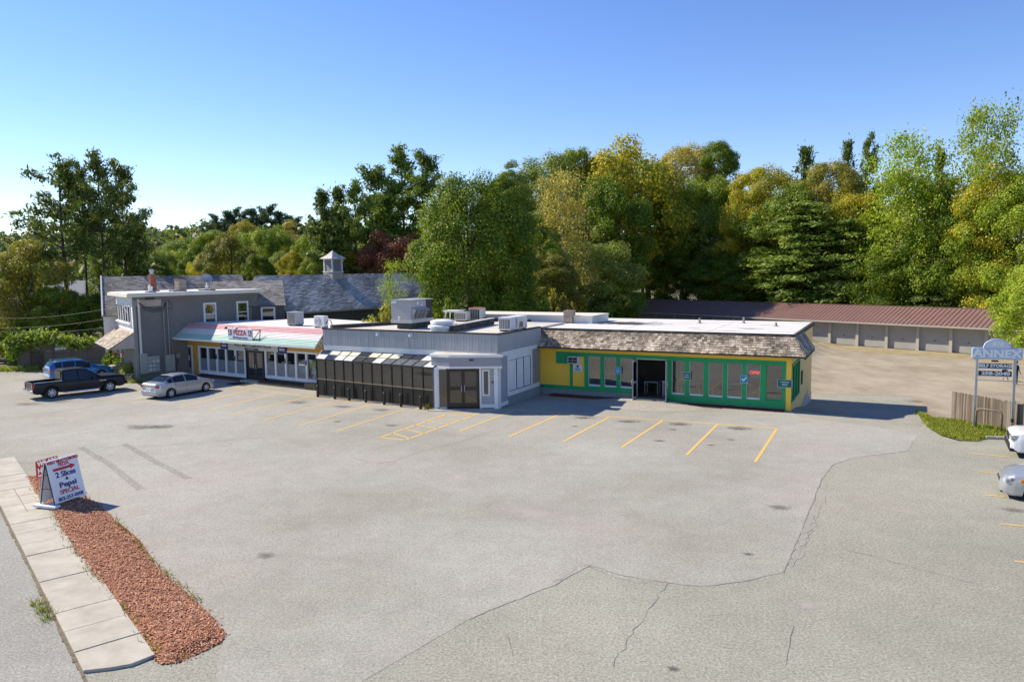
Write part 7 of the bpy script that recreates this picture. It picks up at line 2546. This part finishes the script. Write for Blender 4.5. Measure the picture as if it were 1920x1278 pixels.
# --- pines behind the barn
for i, (px, yt, w, Y, v, lab) in enumerate(((601, 361, 92, 92, 3, 'leftmost green pine behind the barn, left of the cupola'), (636, 355, 80, 96, 3, 'pointed pine directly above the barn cupola'), (664, 344, 92, 94, 2, 'thin-topped pine right of the one above the cupola'), (704, 318, 110, 100, 2, 'broad pine left of the highest pine behind the barn'), (752, 286, 140, 100, 2, 'highest, broad-headed pine behind the barn'), (800, 292, 120, 102, 2, 'broad pine right of the highest one, next to the big maple'), (720, 370, 120, 97, 3, 'lower pine in front of the broad pines, above the copper tree'), (620, 420, 110, 90, 3, 'low dark pine behind the cupola'))):
    tree('white_pine', 'pine', px, yt, w, Y, 'pine_light' if i in (4, 6, 2) else 'pine', lab, 'pines behind the barn', var=v)
tree('copper_beech', 'maple', 735, 425, 150, 92, 'copper', 'dark copper-leaved tree behind the right end of the barn', var=0)
tree('copper_beech', 'oval', 772, 455, 80, 88, 'copper', 'smaller copper-leaved tree in the shade of the big maple', var=0)
tree('bushy_tree', 'oval', 662, 458, 70, 94, 'yellow', 'small yellow-green tree between the cupola and the copper tree')
tree('young_tree', 'airy', 737, 493, 62, 63, 'bright', 'slim young light green tree at the right end of the barn roof', var=2)
tree('rusty_shrub', 'shrub', 712, 556, 88, 57, 'rust', 'brown and yellow shrub behind the rooftop air handler', cat='bush', var=0)
tree('garden_bush', 'shrub', 770, 545, 70, 60, 'bright', 'light green bush behind the rooftop air handler', cat='bush', var=1)
tree('garden_bush', 'shrub', 838, 545, 80, 61, 'mid', 'green bush at the foot of the big maple, behind the plastic table', cat='bush', var=0)

# --- the wood on the right, front trees first
tree('maple_tree', 'dense', 880, 318, 218, 66, 'deep', 'big dense dark green maple in the middle, with yellow tips')
wood = [
    ('maple_tree', 'maple', 945, 322, 100, 69, 'deep', 'dark maple crown joined to the right side of the big maple'),
    ('bushy_tree', 'oval', 962, 300, 70, 92, 'grey', 'pale green tree top peeping over the big maple'),
    ('bushy_tree', 'maple', 1022, 272, 130, 110, 'grey', 'grey-green tree top on the skyline left of the highest one'),
    ('bushy_tree', 'oval', 1075, 268, 90, 116, 'mid', 'mid-green tree top on the skyline just left of the highest tree'),
    ('pale_tree', 'airy', 1055, 330, 150, 86, 'tan', 'thin pale yellow-green tree with bare grey stems showing'),
    ('maple_tree', 'maple', 1155, 248, 200, 116, 'yellow', 'highest yellow-green maple on the skyline'),
    ('bushy_tree', 'oval', 1010, 395, 110, 80, 'mid', 'green tree between the big maple and the pale thin tree'),
    ('maple_tree', 'maple', 1135, 325, 140, 104, 'deep', 'deep green tree in front of the highest maple'),
    ('maple_tree', 'maple', 1215, 300, 150, 131, 'deep', 'deep green tree below the right shoulder of the highest maple'),
    ('bushy_tree', 'maple', 1110, 440, 150, 93, 'grey', 'light grey-green tree below the pale thin one'),
    ('bushy_tree', 'oval', 1030, 470, 110, 76, 'olive', 'olive tree low down right of the big maple'),
    ('bushy_tree', 'maple', 1150, 495, 100, 94, 'deep', 'dark low tree covering the left end of the garage roof'),
    ('garden_bush', 'shrub', 1046, 528, 80, 72, 'olive', 'olive bush just above the white rear parapet'),
    ('garden_bush', 'shrub', 1168, 530, 60, 96, 'deep', 'dark bush left of the garage roof'),
    ('bushy_tree', 'oval', 1205, 405, 100, 132, 'deep', 'shaded dark tree behind the left end of the garages'),
]
for (nm, k, px, yt, w, Y, lf, lab) in wood:
    tree(nm, k, px, yt, w, Y, lf, lab, 'trees of the wood on the right', cat='bush' if k == 'shrub' else 'tree')
wood2 = [
    ('pale_tree', 'maple', 1283, 256, 110, 22, 'tan', 'tan, half bare tree on the skyline right of the highest maple', None),
    ('maple_tree', 'oval', 1348, 256, 78, 24, 'deep', 'dark green round-topped tree standing against the sky', None),
    ('bushy_tree', 'maple', 1325, 318, 130, 14, 'mid', 'mid-green tree below the dark round-topped one', None),
    ('bushy_tree', 'maple', 1250, 340, 130, 12, 'deep', 'deep green tree filling the middle of the wood', None),
    ('pale_tree', 'airy', 1335, 395, 110, 10, 'grey', 'loose pale tree with hanging leaves in the middle of the wood', 0),
    ('bushy_tree', 'oval', 1285, 430, 110, 8, 'deep', 'dark tree above the left half of the garage roof', None),
    ('maple_tree', 'maple', 1430, 295, 120, 17, 'gold', 'golden-yellow tree right of the sky gap', None),
    ('maple_tree', 'maple', 1405, 350, 110, 12, 'yellow', 'bright yellow-green tree in front of the golden one', None),
    ('bushy_tree', 'maple', 1490, 340, 150, 13, 'mid', 'mid-green tree between the golden and the orange trees', None),
    ('maple_tree', 'maple', 1562, 286, 110, 20, 'rust', 'orange-brown tree on the skyline left of the small dark pines', None),
    ('bushy_tree', 'maple', 1600, 345, 110, 14, 'yellow', 'yellow-green tree below the orange-brown one', None),
    ('evergreen_tree', 'plume', 1512, 372, 250, 7, 'pine_light', 'broad layered evergreen with drooping boughs above the garage roof', 0),
    ('evergreen_tree', 'plume', 1600, 405, 190, 7, 'pine_light', 'layered evergreen right of the broad one', 1),
    ('white_pine', 'pine', 1512, 280, 70, 30, 'pine', 'dark pine on the skyline right of the golden tree', 3),
    ('white_pine', 'pine', 1590, 268, 50, 32, 'pine', 'dark pine on the skyline behind the orange-brown tree', 3),
    ('white_pine', 'pine', 1628, 262, 52, 32, 'pine', 'narrow dark pine standing alone against the sky', 1),
    ('white_pine', 'pine', 1762, 286, 60, 26, 'pine', 'dark pine tip behind the tall light green tree', 3),
    ('cottonwood', 'airy', 1702, 263, 175, 11, 'bright', 'tall light green leafy tree above the garages', 1),
    ('cottonwood', 'airy', 1690, 330, 150, 8, 'bright', 'lower light green leafy tree in front of the tall one', 0),
    ('evergreen_tree', 'plume', 1775, 325, 120, 12, 'pine', 'dark evergreen between the two light green trees on the right', 0),
    ('bushy_tree', 'maple', 1790, 380, 140, 9, 'deep', 'dark green tree low behind the right part of the garages', None),
    ('evergreen_tree', 'plume', 1760, 470, 150, 6, 'pine', 'dark low evergreen just above the garage roof, to the right', 1),
    ('cottonwood', 'airy', 1852, 210, 170, 10, 'bright', 'tallest airy light green tree at the right edge', 1),
    ('bushy_tree', 'maple', 1715, 345, 150, 20, 'mid', 'green tree closing the gap behind the tall light green tree', None),
    ('cottonwood', 'maple', 1870, 300, 130, 9, 'yellow', 'yellow-green tree below the tallest airy one', None),
    ('bushy_tree', 'oval', 1432, 455, 100, 7, 'mid', 'green tree just left of the broad layered evergreen', None),
    ('bushy_tree', 'maple', 1370, 470, 120, 6, 'deep', 'dark low tree above the middle of the garage roof', None),
    ('bushy_tree', 'maple', 1660, 460, 120, 6.5, 'deep', 'dark low tree between the evergreen and the light green trees', None),
]
for (nm, k, px, yt, w, back, lf, lab, v) in wood2:
    Y = behind_garages(px, 7+back*.62)
    tree(nm, k, px, yt, w, Y, lf, lab, 'trees of the wood on the right', var=v)
tree('maple_tree', 'maple', 1918, 330, 150, behind_garages(1918, 10), 'bright', 'light green tree at the right edge, leaning over the garages', var=1)
t = tree('bushy_tree', 'maple', 1992, 450, 170, 55, 'bright', 'light green tree overhanging the right end of the garage roof', var=2)
# undergrowth closing the foot of the wood
for i, (px, yt, w, Y) in enumerate(((905, 560, 90, 64), (965, 555, 90, 66), (1010, 540, 90, 63), (1100, 540, 100, 88), (1135, 556, 80, 92), (870, 575, 80, 60))):
    tree('undergrowth_bush', 'shrub', px, yt, w, Y, 'deep', ['dark bush at the foot of the big maple, right of the rusty-topped condenser', 'dark bush behind the left end of the white rear parapet', 'dark bush above the middle of the white rear parapet', 'dark bush behind the buff brick chimney', 'dark bush just right of the buff brick chimney', 'dark bush behind the plastic table on the grey roof'][i], 'undergrowth bushes', cat='bush')
side_words = ('first', 'second', 'third', 'fourth', 'fifth', 'sixth', 'seventh')
for i in range(14):
    px = 1230+i*52
    tree('undergrowth_bush', 'shrub', px, 545+rnd.uniform(-14, 8), 100, behind_garages(px, 9.5), 'deep', ('dark low bush behind the garage roof, '+(side_words[i]+' from its shaded left end' if i < 7 else side_words[13-i]+' from its right end')), 'undergrowth behind the garages', cat='bush')
print('objects', len(bpy.data.objects))
